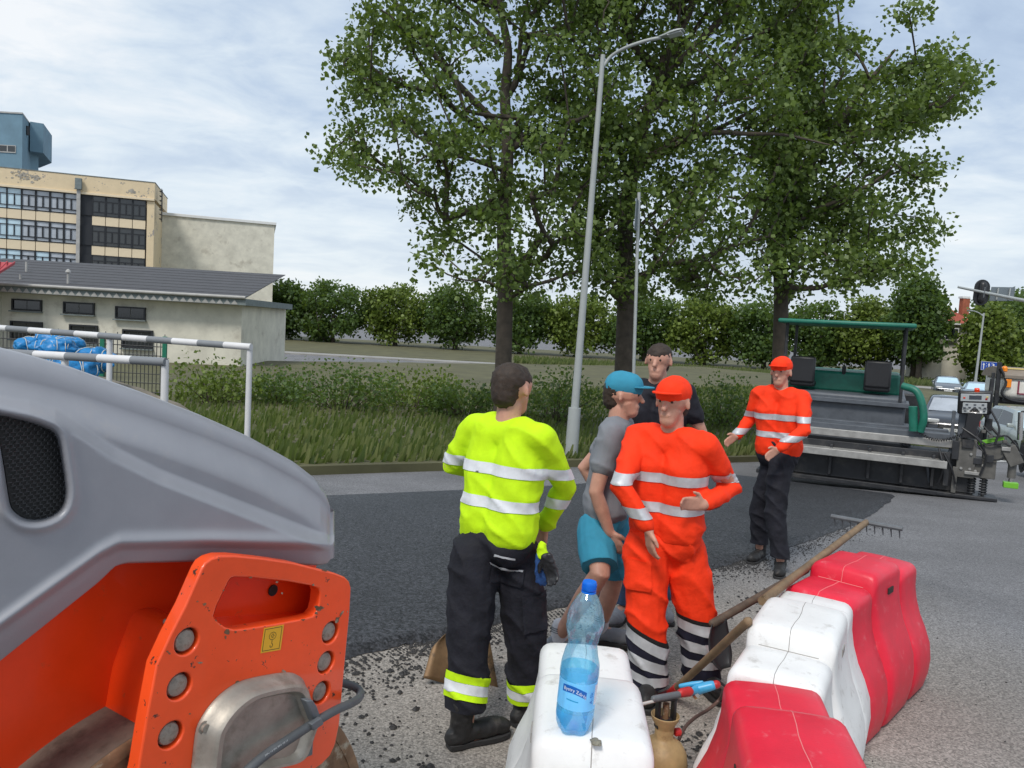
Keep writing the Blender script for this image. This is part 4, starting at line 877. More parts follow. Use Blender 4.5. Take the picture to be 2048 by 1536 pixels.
bm = B(); q_ = [rp(*c5(x, y), .040) for x, y in ((1372, 1052), (1418, 1045), (1445, 1085), (1480, 1175), (1430, 1205), (1400, 1120))]; prism(bm, q_, RN * 0.022); obj('clamp_arm', bm, M_greymetal, cl_, world=True, bevel=.003)
bm = B(); q_ = [rp(*c5(x, y), .002) for x, y in ((1395, 1275), (1458, 1262), (1450, 1440), (1400, 1460))]; prism(bm, q_, RN * 0.008); obj('overspray_patch', bm, M_greymetal, cl_, world=True, bevel=.003)  # added thin plate standing for a patch of grey paint overspray
# orange frame behind, with its boss
TF = -0.19
fr = [(-420, 1480), (215, 1085), (430, 1075), (600, 1090), (640, 1120), (610, 1300), (480, 1420), (330, 1452), (250, 1462), (215, 1477), (170, 1506), (125, 1536), (60, 1590), (-420, 1980)]
bm = B(); prism(bm, rpoly(fr, TF), -RN * 0.30); obj('frame', bm, M_orange2, roller, world=True, bevel=0.014, seg=3)
bo = [c4(*p) for p in ((692, 1285), (690, 1240), (708, 1100), (735, 940), (755, 830), (800, 700), (850, 570), (880, 500), (905, 460), (940, 436), (1000, 421), (1050, 430), (1190, 482))] + [(420, 1250), (420, 1500), (275, 1500)] 
bm = B(); prism(bm, rpoly(bo, TF - .01), RN * (0.01 - TF - T_ - .001)); obj('frame_boss', bm, M_orange2, roller, world=True, bevel=0.006)
c = rp(*c4(1143, 528), -T_ - .055); bm = B(); bmesh.ops.create_icosphere(bm, subdivisions=2, radius=.006, matrix=Matrix.Translation(c)); obj('grease_nipple', bm, M_bolt, roller, world=True, smooth=180)
# drum
rim = rp(705, 1490, -0.05); R_D = 0.535
sc_ = (rim - L0).dot(RU) - math.sqrt(max(0.0, R_D ** 2 - (rim.z - R_D) ** 2))
dc = L0 + RU * sc_ - RN * 0.05; dc.z = R_D
Mw = Matrix.Translation(dc) @ Matrix((RU, Vector((0, 0, 1)), RN)).transposed().to_4x4()
bm = B(); lathe(bm, [(0.0, -1.22), (R_D * .9, -1.22), (R_D - .004, -1.2), (R_D - .002, -.004)], 96, M=Mw); drum = obj('drum', bm, M_drum, roller, world=True, smooth=50)
bm = B(); lathe(bm, [(R_D - .002, -.003), (R_D - .006, 0.0), (R_D - .030, 0.0), (R_D - .034, -.012), (R_D - .036, -.10)], 96, M=Mw); obj('rim', bm, M_rust, drum, world=True, smooth=40)
bm = B(); lathe(bm, [(R_D - .037, -.10), (0.0, -.101)], 96, M=Mw); obj('end_disc', bm, M_dark, drum, world=True)
# grey engine hood: a moulded shell traced on its side plane
TH_ = -0.055
X_ = np.concatenate([np.arange(-420, 0, 14), np.arange(0, 190, 3.0), np.arange(190, 640, 8), np.arange(640, 664, 3)]); NV = 170
ytop = np.interp(X_, (-420, 0, 80, 165, 300, 420, 520, 600, 640, 655, 663), (628, 700, 719, 743, 790, 836, 880, 925, 956, 975, 996)) + np.interp(X_, (-420, 0, 200, 663), (70, 47, 44, 34))
ybot = np.interp(X_, (-420, 0, 195, 215, 228, 242, 262, 400, 640, 655, 663), (1625, 1322, 1166, 1147, 1134, 1127, 1123, 1120, 1128, 1126, 1116))
vv = np.linspace(0, 1, NV)
GX = np.repeat(X_[:, None], NV, 1); GY = ytop[:, None] * (1 - vv) + ybot[:, None] * vv
gp = np.array([(-420, 800), (-60, 824), (0, 835), (40, 842), (80, 855), (108, 872), (118, 905), (124, 940), (129, 988), (126, 1006), (112, 1024), (90, 1034), (64, 1037), (42, 1033), (28, 1021), (22, 1008), (14, 960), (0, 872), (-8, 835), (-60, 850), (-420, 830)], float)
gp = np.array([tuple(p) for p in smooth_loop([(x, y, 0) for x, y in ((-12, 832), (40, 842), (85, 856), (110, 874), (121, 925), (128.5, 985), (118, 1018), (88, 1035), (54, 1036), (30, 1022), (20, 1000), (8, 925), (-6, 850))], 4)])[:, :2]
def sdist(X, Y, P):
    d = np.full(X.shape, 1e9); ins = np.zeros(X.shape, bool); n = len(P)
    for i in range(n):
        a_, b_ = P[i], P[(i + 1) % n]; e_ = b_ - a_; wx, wy = X - a_[0], Y - a_[1]
        t = np.clip((wx * e_[0] + wy * e_[1]) / (e_ @ e_), 0, 1); d = np.minimum(d, np.hypot(wx - e_[0] * t, wy - e_[1] * t))
        c = (a_[1] > Y) != (b_[1] > Y); ins ^= c & (X < (b_[0] - a_[0]) * (Y - a_[1]) / (b_[1] - a_[1] + 1e-12) + a_[0])
    return np.where(ins, -d, d)
ss_ = lambda x, a_, b_: (lambda t: t * t * (3 - 2 * t))(np.clip((x - a_) / (b_ - a_), 0, 1))
hgt = np.zeros(GX.shape)
sdv = sdist(GX, GY, gp)
hgt -= 0.034 * (1 - ss_(sdv, 0, 9)); hgt += 0.008 * np.exp(-((sdv - 19) / 9.0) ** 2)        # grille well and its raised lip
ycr = np.interp(GX, (-420, 0, 60, 110, 165, 230, 320, 663), (770, 803, 812, 828, 862, 905, 950, 1085))
hgt -= 0.030 * (1 - ss_(GY - ycr, -14, 22)); hgt -= 0.035 * (1 - ss_(GY - ytop[:, None], 0, 75))   # hollow above the crease, rounded shoulder
yrd = np.interp(GX, (-420, 0, 200, 240, 420, 663), (1555, 1256, 1112, 1092, 1088, 1094))
hgt -= 0.05 * ss_(GY - yrd, 0, 110) + 0.010 * ss_(GY - yrd, -8, 10)                              # turned-in lower skirt
hgt += 0.010 * np.exp(-((GY - yrd + 8) / 14) ** 2)
bm = B(); G = []
for i in range(len(X_)):
    G.append([bm.verts.new(rp(GX[i, j], GY[i, j], TH_ + hgt[i, j])) for j in range(NV)])
for i in range(len(X_) - 1):
    for j in range(NV - 1): bm.faces.new((G[i][j], G[i + 1][j], G[i + 1][j + 1], G[i][j + 1]))
def skirt(line, dirs):
    prev = line
    for off in dirs:
        nx = [bm.verts.new(v.co + o_) for v, o_ in zip(line, off)]
        for k in range(len(line) - 1): bm.faces.new((prev[k], prev[k + 1], nx[k + 1], nx[k]))
        prev = nx
top_l = [g[0] for g in G]; bot_l = [g[-1] for g in G]; right_l = G[-1]
Zv = Vector((0, 0, 1)); rr_ = 0.045
skirt(top_l, [[Zv * rr_ * math.sin(a_) - RN * rr_ * (1 - math.cos(a_))] * len(top_l) for a_ in (.3, .7, 1.1, 1.57)] + [[Zv * rr_ - RN * 1.2] * len(top_l)])
skirt(bot_l, [[-Zv * .006 - RN * .012] * len(bot_l), [-RN * .05] * len(bot_l)])
skirt(right_l, [[RU * .03 * math.sin(a_) - RN * .03 * (1 - math.cos(a_))] * len(right_l) for a_ in (.3, .7, 1.1, 1.57)] + [[RU * .03 - RN * 1.2] * len(right_l)])
obj('engine_hood', bm, M_hood, roller, world=True, smooth=60)
# mesh grille: honeycomb rods over a dark sheet
pmat = pbr('grille_black_mesh', (0.02, 0.02, 0.022), 0.45, spec=0.6)
GT = TH_ - 0.026
bm = B(); prism(bm, [rp(x, y, GT) for x, y in gp], -RN * .003); gr_ = obj('air_grille', bm, M_black, roller, world=True)
bm = B(); gmin, gmax = rp(-14, 1040, GT), rp(132, 825, GT)
u0, u1 = (rp(-14, 940, GT) - L0).dot(RU), (rp(132, 940, GT) - L0).dot(RU); z0_, z1_ = gmin.z - .02, gmax.z + .06
cw, ch = 0.0105, 0.0062
gpr = [((p - L0).dot(RU), p.z) for p in [rp(x, y, GT) for x, y in gp]]
base_ = L0 + RN * (GT + .0035); base_.z = 0
row = 0; z = z0_
while z < z1_:
    u_ = u0 - .02 + (cw / 2 if row % 2 else 0)
    while u_ < u1 + .02:
        if in_poly(u_, z, gpr):
            for du, dz_, wd_, hd_ in ((0, ch * .5, cw * .78, .0016), (cw * .5, 0, .0019, ch * .9)):
                c = base_ + RU * (u_ + du) + Zv * (z + dz_); a_, b_ = RU * wd_ / 2, Zv * hd_ / 2
                bm.faces.new([bm.verts.new(c + q_) for q_ in (-a_ - b_, a_ - b_ * .6 + RN * .0006, a_ + b_, -a_ + b_ * .6 + RN * .0006)])
        u_ += cw
    z += ch; row += 1
o = obj('grille_mesh', bm, pmat, gr_, world=True); o['kind'] = 'stuff'

# ------------------------------------------------------------------ water-filled road barriers
BH = 0.74
def bar_profile(hw_scale=1.0, top=BH):
    P = [(0.235, 0.0), (0.255, 0.02), (0.272, 0.10), (0.278, 0.18), (0.268, 0.27), (0.240, 0.35), (0.207, 0.42), (0.182, 0.50), (0.170, 0.57), (0.168, 0.63)]
    P = [(x, z / 0.63 * (top - 0.062)) for x, z in P]
    r = 0.048; zc = top - r; xw = 0.166
    for a_ in (0, 20, 40, 60, 80): P.append((xw - r + r * math.cos(math.radians(a_)) + 0.002, zc + r * math.sin(math.radians(a_))))
    P.append((0.08, top + 0.002)); P.append((0.0, top + 0.004)); return [(x * hw_scale, z) for x, z in P]
def make_barrier(name, label, end_c, far_dir, mat, seam, length=1.06, ll=0.0, group='red and white water-filled barriers'):
    """end_c: centre of the end that the next unit meets; far_dir: direction towards the other end."""
    ang = math.atan2(far_dir[1], far_dir[0]); root = thing(name, label, 'barrier', (end_c[0], end_c[1], gz(*end_c)), ang, group)
    st_ = []           # stations along x: (x, width scale, top, z of base)
    lo, hi = BH - 0.062, BH
    for x, w_, t_ in ((0.0, .90, lo - .03), (0.008, .955, lo - .012), (0.03, .985, lo), (0.262, .985, lo), (0.280, .955, lo - .010), (0.290, .905, lo - .026), (0.302, .90, lo - .026), (0.310, .93, lo), (0.318, .965, hi - .024), (0.332, .99, hi - .006), (0.355, 1.0, hi)):
        st_.append((x, w_, t_))
    st_ += [(length - x, w_, t_) for x, w_, t_ in reversed(st_)]
    if ll: st_ = [(x + ll if 0.1 < x < .5 else x, a_, b_) for x, a_, b_ in st_]
    fine = []
    for (xa, wa, ta), (xb, wb, tb) in zip(st_, st_[1:]):
        m_ = max(1, int((xb - xa) / 0.06))
        for k in range(m_): f = k / m_; fine.append((xa + (xb - xa) * f, wa + (wb - wa) * f, ta + (tb - ta) * f))
    fine.append(st_[-1]); rings = []
    for x, w_, t_ in fine:
        pr = bar_profile(w_, t_)
        ring = [Vector((x, y, z)) for y, z in pr] + [Vector((x, -y, z)) for y, z in reversed(pr[:-1])]
        for v in ring:
            nz = mnoise.noise(Vector((v.x * 3 + end_c[0] * 7, v.y * 3, v.z * 3))) * 0.005; v.y += nz
        rings.append(ring)
    bm = B(); loft(bm, rings); obj('shell', bm, mat, root, smooth=42)
    bm = B(); tp_ = [(x, 0.004 * math.sin(x * 21), t_ + .0036) for x, w_, t_ in fine]; tube(bm, tp_, 0.0016, 4); obj('mould_seam', bm, seam, root)
    bm = B()
    for sx, t_ in ((0.29 + ll, lo), (length - 0.29, lo)): tube(bm, [(sx, -.11, t_ - .004), (sx, .11, t_ - .004)], .0016, 4)
    obj('groove_line', bm, seam, root)['kind'] = 'stuff'
    bm = B(); box(bm, (length / 2 + .02, 0.0, 0), (0.07, 0.012, 0.03)); fo = obj('fork_slot', bm, M_dark if mat is M_plasticr else M_seam, root); fo.location = (0, -0.1685, BH - 0.11); fo.rotation_euler = (0, 0, 0)
    return root
def dirv_(deg): return (math.cos(math.radians(deg)), math.sin(math.radians(deg)))
J0 = Vector((0.965, 2.60)); d1 = dirv_(61.0); J1 = J0 + Vector(d1) * 1.09; d2 = dirv_(47)
make_barrier('road_barrier', 'white plastic barrier between the two red ones', J0 + Vector(d1) * .01, d1, M_plasticw, M_seam)
make_barrier('road_barrier', 'farthest red barrier with sagging S-shaped side, behind the white one', J1, d2, M_plasticr, M_seamr, 1.0)
d0_ = dirv_(-100.5); make_barrier('road_barrier', 'nearest red barrier cut by the bottom edge of the view', J0 - Vector(d1) * .015, d0_, M_plasticr, M_seamr)
W0 = Vector((0.329, 2.835)); dw = dirv_(-93.8)
bwhite = make_barrier('road_barrier', 'white barrier carrying the plastic water bottle', W0, dw, M_plasticw, M_seam, 1.15, .085)
# dried mortar spot beside the bottle
bm = B(); c = atZ(1192, 1484, BH + .004); bmesh.ops.create_icosphere(bm, subdivisions=3, radius=1.0)
for v in bm.verts:
    k_ = 1 + .45 * mnoise.noise(v.co * 2.2 + Vector((4, 0, 0))); v.co = Vector((v.co.x * .014 * k_, v.co.y * .020 * k_, max(v.co.z, -.2) * .004))
o = obj('dirt_spot', bm, pbr('dry_mud', (0.23, 0.21, 0.16), 0.9, var=.3, vs_=60), None, smooth=180); o.location = c; tag(o, 'small dry mud spot on the white barrier beside the bottle foot', 'dirt')

# ------------------------------------------------------------------ water bottle
bc = atZ(1146, 1456, BH + .004); BS = 1.235          # tall bottle
bt = thing('water_bottle', 'crumpled blue-tinted plastic water bottle with blue cap, a third full', 'bottle', bc, math.radians(-92)); bt.rotation_euler = (-.05, 0, math.radians(-92))
def pet(name, tint, gl=0.12, rough=0.04, milk=0.11):
    m = bpy.data.materials.new(name); m.use_nodes = True; t = m.node_tree; t.nodes.clear(); L = t.links.new
    o_ = t.nodes.new('ShaderNodeOutputMaterial'); tr = t.nodes.new('ShaderNodeBsdfTransparent'); tr.inputs[0].default_value = (*tint, 1)
    g = t.nodes.new('ShaderNodeBsdfGlossy'); g.inputs['Roughness'].default_value = rough
    lw = t.nodes.new('ShaderNodeLayerWeight'); lw.inputs[0].default_value = 0.30
    mr = t.nodes.new('ShaderNodeMapRange'); mr.inputs[3].default_value = gl; mr.inputs[4].default_value = 0.5; L(lw.outputs['Fresnel'], mr.inputs[0])
    x = t.nodes.new('ShaderNodeMixShader'); L(mr.outputs[0], x.inputs[0])
    d1n = t.nodes.new('ShaderNodeBsdfTranslucent'); d2n = t.nodes.new('ShaderNodeBsdfDiffuse'); df = t.nodes.new('ShaderNodeAddShader'); L(d1n.outputs[0], df.inputs[0]); L(d2n.outputs[0], df.inputs[1])
    for q_ in (d1n, d2n): q_.inputs[0].default_value = (0.40 * tint[0], 0.68 * tint[1], 0.76, 1); x0 = t.nodes.new('ShaderNodeMixShader'); x0.inputs[0].default_value = milk
    L(tr.outputs[0], x0.inputs[1]); L(df.outputs[0], x0.inputs[2]); L(x0.outputs[0], x.inputs[1]); L(g.outputs[0], x.inputs[2]); L(x.outputs[0], o_.inputs[0]); return m
M_pet = pet('bottle_plastic', (0.74, 0.91, 0.99)); M_petb = pet('bottle_base_blue', (0.55, 0.88, 0.99), 0.03, .04, .3)
M_water = pet('bottle_water', (0.66, 0.95, 0.995), 0.02, .02, .22)
M_cap = pbr('blue_cap', (0.005, 0.16, 0.72), 0.35)
M_label = pet('label_film', (0.70, 0.88, 0.97), 0.04, .3, .55)
prof = [(0.028, 0.004), (0.036, 0.0), (0.041, 0.012), (0.043, 0.035), (0.043, 0.06), (0.0425, 0.118), (0.0445, 0.132), (0.0435, 0.155), (0.0395, 0.178), (0.0345, 0.197), (0.0375, 0.218), (0.0440, 0.240), (0.0435, 0.256), (0.0370, 0.280), (0.0255, 0.303), (0.0155, 0.318), (0.0140, 0.324)]
def prof_r(z): return float(np.interp(z, [p[1] for p in prof[1:]], [p[0] for p in prof[1:]]))
def brad(z, a_):
    r = prof_r(z)
    if z < .035: r *= 1 - (.035 - z) / .035 * 0.16 * (0.5 + .5 * math.cos(5 * a_))
    k_ = math.exp(-((z - .215) / .040) ** 2)
    r *= 1 - k_ * (0.20 * max(0, mnoise.noise(Vector((math.cos(a_) * 2.4, math.sin(a_) * 2.4, z * 34)))) + 0.06 * abs(math.sin(2.5 * a_ + z * 60)))
    k2 = math.exp(-((z - .165) / .022) ** 2); r *= 1 - 0.055 * k2 * (0.5 + .5 * math.cos(6 * a_ + z * 50))
    return r * BS
def bring(z, f=1.0, n=56): return [Vector((brad(z, 2 * PI * k / n) * f * math.cos(2 * PI * k / n), brad(z, 2 * PI * k / n) * f * math.sin(2 * PI * k / n), z * BS)) for k in range(n)]
zs_ = [0.0, .003, .008, .014, .02, .027, .035, .045, .06, .08, .1, .118, .124, .132] + frange(.138, .318, .005)
bm = B(); R_ = loft(bm, [bring(z) for z in zs_], True, False); obj('bottle_wall', bm, M_pet, bt, smooth=180)
bm = B(); R_ = loft(bm, [bring(z, .985) for z in (.004, .008, .014, .02, .027, .035, .05)], True, False); bm.faces.new(R_[0]); obj('bottle_foot', bm, M_petb, bt, smooth=60)
bm = B(); R_ = loft(bm, [bring(z, .955) for z in (.012, .02, .03, .045, .07, .1, .13, .147)], True, True); obj('water', bm, M_water, bt, smooth=60)
lm = bring(.06); bm = B(); loft(bm, [bring(z, 1.006) for z in (.060, .075, .09, .105, .122)], True, False); lab_ = obj('label', bm, M_label, bt, smooth=180)
bm = B(); rc = 0.0155 * BS; pr_ = [(rc, .322 * BS), (rc * 1.02, .3225 * BS), (rc * 1.02, .339 * BS), (rc * .93, .342 * BS), (0, .342 * BS)]
lathe(bm, pr_, 32)
for v in bm.verts:
    if .323 * BS < v.co.z < .340 * BS: pass
cap = obj('cap', bm, M_cap, bt, smooth=40)
bm = B()
for k in range(28):
    a_ = 2 * PI * k / 28; box(bm, (rc * 1.03 * math.cos(a_), rc * 1.03 * math.sin(a_), .331 * BS), (.0016, .0012, .013 * BS), Matrix.Rotation(a_, 3, 'Z'))
obj('cap_ribs', bm, M_cap, cap)['kind'] = 'stuff'
bm = B(); lathe(bm, [(rc * 1.08, .3165 * BS), (rc * 1.08, .3205 * BS)], 32); obj('cap_ring', bm, M_cap, bt, smooth=40)
bm = B(); bmesh.ops.create_icosphere(bm, subdivisions=3, radius=.011 * BS, matrix=Matrix.Translation((0.012 * BS, 0, .013 * BS))); obj('cap_refraction', bm, M_cap, bt, smooth=180)  # blue ball paints the cap's refraction into the bottle foot
RL = 0.0430 * BS * 1.012
def wrap(ax, az, rot=0.0, r=RL, sx=1.0):
    def fn(x, y):
        xx, yy = x * math.cos(rot) - y * math.sin(rot), x * math.sin(rot) + y * math.cos(rot); th = ax + xx / r; return Vector((r * math.cos(th), r * math.sin(th), az * BS + yy))
    return fn
M_lblue = pbr('label_blue_print', (0.005, 0.13, 0.50), 0.4); M_lwhite = pbr('label_white_print', (0.8, 0.86, 0.9), 0.5); M_lcyan = pbr('label_cyan_print', (0.02, 0.33, 0.60), 0.4)
def wquad(name, ax0, ax1, f0, f1, mat, r, parent):
    bm = B(); n = 12; top, bot = [], []
    for k in range(n + 1):
        th = ax0 + (ax1 - ax0) * k / n; z0_, z1_ = f0(k / n), f1(k / n); top.append(bm.verts.new((r * math.cos(th), r * math.sin(th), z1_ * BS))); bot.append(bm.verts.new((r * math.cos(th), r * math.sin(th), z0_ * BS)))
    for k in range(n): bm.faces.new((bot[k], bot[k + 1], top[k + 1], top[k]))
    return obj(name, bm, mat, parent, smooth=180)
fl_ = lambda s: .1055 - .010 * s + .006 * math.sin(s * PI)
wquad('brand_flag', -0.92, 0.42, lambda s: fl_(s) - .0075, lambda s: fl_(s) + .0085, M_lblue, RL, lab_)
bm = text_bm('Bystry Zdrój', .0115 * BS, lambda x, y: wrap(-0.84, fl_((x / RL + .08) / 1.34) - .0035, 0, RL + .0006)(x * .93, y)); obj('brand_name', bm, M_lwhite, lab_)
bm = text_bm('A-5k', .0135 * BS, wrap(0.86, .076, PI / 2, RL + .0003)); obj('side_print', bm, M_lblue, lab_)
wquad('blue_stripe', -0.62, 0.02, lambda s: .083 - .003 * s, lambda s: .0855 - .003 * s, M_lcyan, RL, lab_)
wquad('text_panel', 0.98, 1.5, lambda s: .070, lambda s: .116, M_lwhite, RL, lab_)
bm = B()
for k in range(9):
    z = .073 + k * .0047; ln = [(RL + .0004) * 1] ; a0_, a1_ = 1.02, 1.46 - (k * 37 % 5) * .03
    q_ = [Vector(((RL + .0004) * math.cos(t), (RL + .0004) * math.sin(t), zz_ * BS)) for t, zz_ in ((a0_, z), (a1_, z), (a1_, z + .0016), (a0_, z + .0016))]; bm.faces.new([bm.verts.new(p) for p in q_])
obj('small_print', bm, M_lcyan, lab_)['kind'] = 'stuff'

# ------------------------------------------------------------------ gas cylinder, torch, hose and tools between the barriers
def fixz(p, z): q = p.copy(); q.z = z; return q
gp0 = at(1324, 1440, 2.92); cyl_c = Vector((gp0.x + .012, gp0.y, 0)); zc_ = gp0.z
gc = thing('gas_cylinder', 'small stained cream gas cylinder with open collar between the barriers', 'gas cylinder', (cyl_c.x, cyl_c.y, 0), .3)
kz = (zc_ + .02) / .40
bm = B(); lathe(bm, [(0.0, 0.0), (.075, 0.0), (.092, .02), (.098, .06), (.098, .20 * kz), (.092, .24 * kz), (.075, .272 * kz), (.052, .292 * kz), (.040, .30 * kz), (.037, .31 * kz), (.037, .355 * kz)], 32); obj('body', bm, M_gas, gc, smooth=60)
bm = B(); lathe(bm, [(.036, .34 * kz), (.040, .362 * kz), (.054, .388 * kz), (.056, .402 * kz), (.0535, .404 * kz), (.046, .385 * kz), (.030, .364 * kz), (.0, .360 * kz)], 32); obj('collar', bm, M_gas, gc, smooth=60)
bm = B(); zt_ = .36 * kz
for sx in (-.034, .034): box(bm, (sx, 0, zt_ + .05), (.012, .03, .12))
box(bm, (0, 0, zt_ + .108), (.085, .034, .016)); box(bm, (0, 0.004, zt_ + .01), (.05, .04, .03)); obj('handle_frame', bm, M_blackpl, gc, bevel=.003)
bm = B(); lathe(bm, [(.012, 0), (.016, .004), (.016, .022), (.012, .026), (0, .027)], 14, M=Matrix.Translation((.040, -.01, .325 * kz)) @ Matrix.Rotation(PI / 2, 4, 'Y')); obj('valve_knob', bm, M_redp, gc, smooth=40)
bm = B(); tube(bm, [(0, 0, zt_ + .02), (0.0, 0, zt_ + .085)], .013, 10); obj('valve', bm, M_rust, gc, smooth=50)
# torch lying across the cylinder handle
tq = lambda px, py, Y: at(px, py, Y)
t0, t1, t2, t3 = tq(1268, 1412, 2.80), tq(1308, 1400, 2.86), tq(1356, 1391, 2.93), tq(1384, 1384, 2.97)
to = thing('gas_torch', 'gas torch with white rod, dark grip and blue valve lying on the cylinder', 'torch', (t1.x, t1.y, t1.z - .02))
bm = B(); tube(bm, [t0, t3], .0062, 10); obj('rod', bm, M_whiterod, to, world=True, smooth=60)
bm = B(); tube(bm, [t1 + Vector((0, 0, .004)), t2 + Vector((0, 0, .004))], .0135, 10, round_ends=True); obj('grip', bm, M_greymetal, to, world=True, smooth=60)
a_, b_ = tq(1362, 1386, 2.94), tq(1378, 1383, 2.96); bm = B(); tube(bm, [a_, b_], [.017, .019], 12, round_ends=True); obj('knob', bm, M_redp, to, world=True, smooth=60)
a_, b_, c = tq(1362, 1372, 3.05), tq(1395, 1378, 3.03), tq(1424, 1371, 3.02)
bm = B(); tube(bm, [tq(1378, 1383, 2.97), tq(1390, 1381, 3.01), b_, c], [.011, .018, .023, .019], 12, round_ends=True); obj('valve_body', bm, M_blueV, to, world=True, smooth=60)
bm = B(); tube(bm, [a_, tq(1385, 1368, 3.04), tq(1404, 1364, 3.03)], [.010, .011, .006], 8, round_ends=True); obj('lever', bm, M_blueV, to, world=True, smooth=60)
bm = B(); tube(bm, [c, tq(1433, 1369, 3.02)], [.015, .017], 10, round_ends=True); obj('end_cap', bm, M_redp, to, world=True, smooth=60)
bm = B(); tube(bm, [tq(1388, 1387, 3.0), tq(1394, 1393, 3.0)], [.013, .016], 6); obj('nut', bm, M_chrome, to, world=True)
hz_ = [tq(1433, 1369, 3.03), tq(1446, 1378, 3.10), tq(1440, 1398, 3.22), tq(1418, 1418, 3.18), tq(1392, 1434, 3.12), tq(1372, 1452, 3.08), tq(1360, 1474, 3.05), tq(1356, 1486, 3.04)]
hp2 = curve(hz_, 5)
for p in hp2: p.z = max(p.z, .012)
bm = B(); tube(bm, hp2, .0072, 8); tag(obj('gas_hose', bm, pbr('brown_gas_hose', (0.12, 0.065, 0.05), .5), None, smooth=60), 'thin brown rubber hose curling from the torch to the cylinder', 'hose')
# long-handled tools leaning on the barriers
def handle(root, name, pts, r, mat): bm = B(); tube(bm, curve(pts, 4), r, 10, round_ends=True); return obj(name, bm, mat, root, world=True, smooth=60)
g0 = gnd(1336, 1392); e1 = at(1496, 1243, 2.98); m1 = g0.lerp(e1, .6)
tl = thing('scraper', 'pale wooden handle with red ferrule standing on the road by the white barrier', 'scraper', (g0.x, g0.y, 0)); dv = (m1 - g0).normalized()
handle(tl, 'shaft', [g0 + dv * .16, m1, e1], .0185, M_wood)
bm = B(); tube(bm, [g0 + dv * .015, g0 + dv * .17], [.024, .021], 10); obj('ferrule', bm, M_redp, tl, world=True, smooth=50)
bm = B(); box(bm, (g0.x, g0.y, .011), (.15, .05, .016), Matrix.Rotation(.7, 3, 'Z')); obj('scraper_blade', bm, M_redp, tl, world=True, bevel=.003)
b0 = at(1452, 1262, 3.55); b1 = at(1432, 1243, 3.65); k0 = at(1556, 1172, 3.95); k1 = k0 + (k0 - b1) * .5
sh = thing('shovel', 'dirty dark-handled shovel leaning behind the white barrier, black blade down', 'shovel', (b0.x, b0.y, 0))
handle(sh, 'shaft', [b1 + (b1 - k0) * .05, b1.lerp(k0, .5), k0, k1], .020, M_wooddk)
def blade(root, c, ax, sd, L_, W_, mat, curv=.04):
    nn_ = ax.cross(sd).normalized(); bm = B(); G_ = []
    for i in range(11):
        t = i / 10; row = []
        ww = W_ * (0.72 + .28 * min(1, t * 3)) * (1 - .55 * max(0, (t - .62) / .38) ** 2.2)
        for j in range(9):
            u_ = j / 4 - 1; row.append(bm.verts.new(c + ax * L_ * (t + .0) + sd * ww * .5 * u_ + nn_ * (curv * u_ * u_ - .02 * math.sin(t * PI))))
        G_.append(row)
    for i in range(10):
        for j in range(8): bm.faces.new((G_[i][j], G_[i][j + 1], G_[i + 1][j + 1], G_[i + 1][j]))
    o_ = obj('blade', bm, mat, root, world=True, smooth=180); s_ = o_.modifiers.new('thickness', 'SOLIDIFY'); s_.thickness = .004; return o_
fo_ = at(1478, 1266, 3.5)
blade(sh, b1, (Vector((fo_.x, fo_.y, .02)) - b1).normalized(), Vector((.8, .55, .1)).normalized(), .22, .15, M_blackpl, .02)
w0, w1 = at(1538, 1192, 3.42), at(1662, 1098, 4.3)
dv = (w1 - w0).normalized(); foot = w0 - dv * .06
s2_ = thing('rake', 'pale wooden rake handle resting across the white and red barriers', 'rake', (foot.x, foot.y, foot.z))
handle(s2_, 'shaft', [foot, w0, w1, w1 + dv * .9], .0205, M_wood)
hd0 = w1 + dv * .9
bm = B(); sd = dv.cross(Vector((0, 0, 1))).normalized(); tube(bm, [hd0 - sd * .22, hd0 + sd * .22], .016, 8); obj('rake_bar', bm, M_greymetal, s2_, world=True)
for k in range(9):
    p = hd0 + sd * (-.2 + .05 * k); bm = B(); tube(bm, [p, p + Vector((0.02, .02, -.07))], [.006, .003], 6); obj('tine', bm, M_greymetal, s2_, world=True)
# square-mouth shovel behind the nearest worker
p0 = gnd(872, 1368); p0.z += .008
sv = thing('shovel', 'rusty brown square shovel standing on its edge beside the worker in black trousers', 'shovel', (p0.x, p0.y, 0))
A_, B2, C2, D2 = at(846, 1356, 3.80), at(905, 1382, 3.80), at(908, 1262, 3.95), at(868, 1278, 3.95)
up_ = ((C2 + D2) / 2 - (A_ + B2) / 2); bm = B(); G_ = []
for i in range(13):
    t = i / 12; row = []
    l = A_.lerp(D2, t) ; r_ = (B2 + (B2 - A_) * 1.7).lerp(C2 + (C2 - D2) * 1.6, t)
    if t > .7: q_ = ((t - .7) / .3) ** 2 * .35; m_ = (l + r_) / 2; l = l.lerp(m_, q_); r_ = r_.lerp(m_, q_)
    for j in range(11):
        u_ = j / 5 - 1; row.append(bm.verts.new(l.lerp(r_, j / 10) + Vector((0.0, .05 * (1 - u_ * u_), 0))))
    G_.append(row)
for i in range(12):
    for j in range(10): bm.faces.new((G_[i][j], G_[i][j + 1], G_[i + 1][j + 1], G_[i + 1][j]))
o_ = obj('blade', bm, M_spade, sv, world=True, smooth=180); m_ = o_.modifiers.new('thickness', 'SOLIDIFY'); m_.thickness = .005
tc_ = (D2 + C2) / 2 + Vector((.12, .02, -.01)); handle(sv, 'shaft', [tc_, tc_ + Vector((.06, .12, .42)), tc_ + Vector((.12, .30, .86))], .018, M_wood)
SHOVEL_TOP = tc_ + Vector((.12, .30, .86))

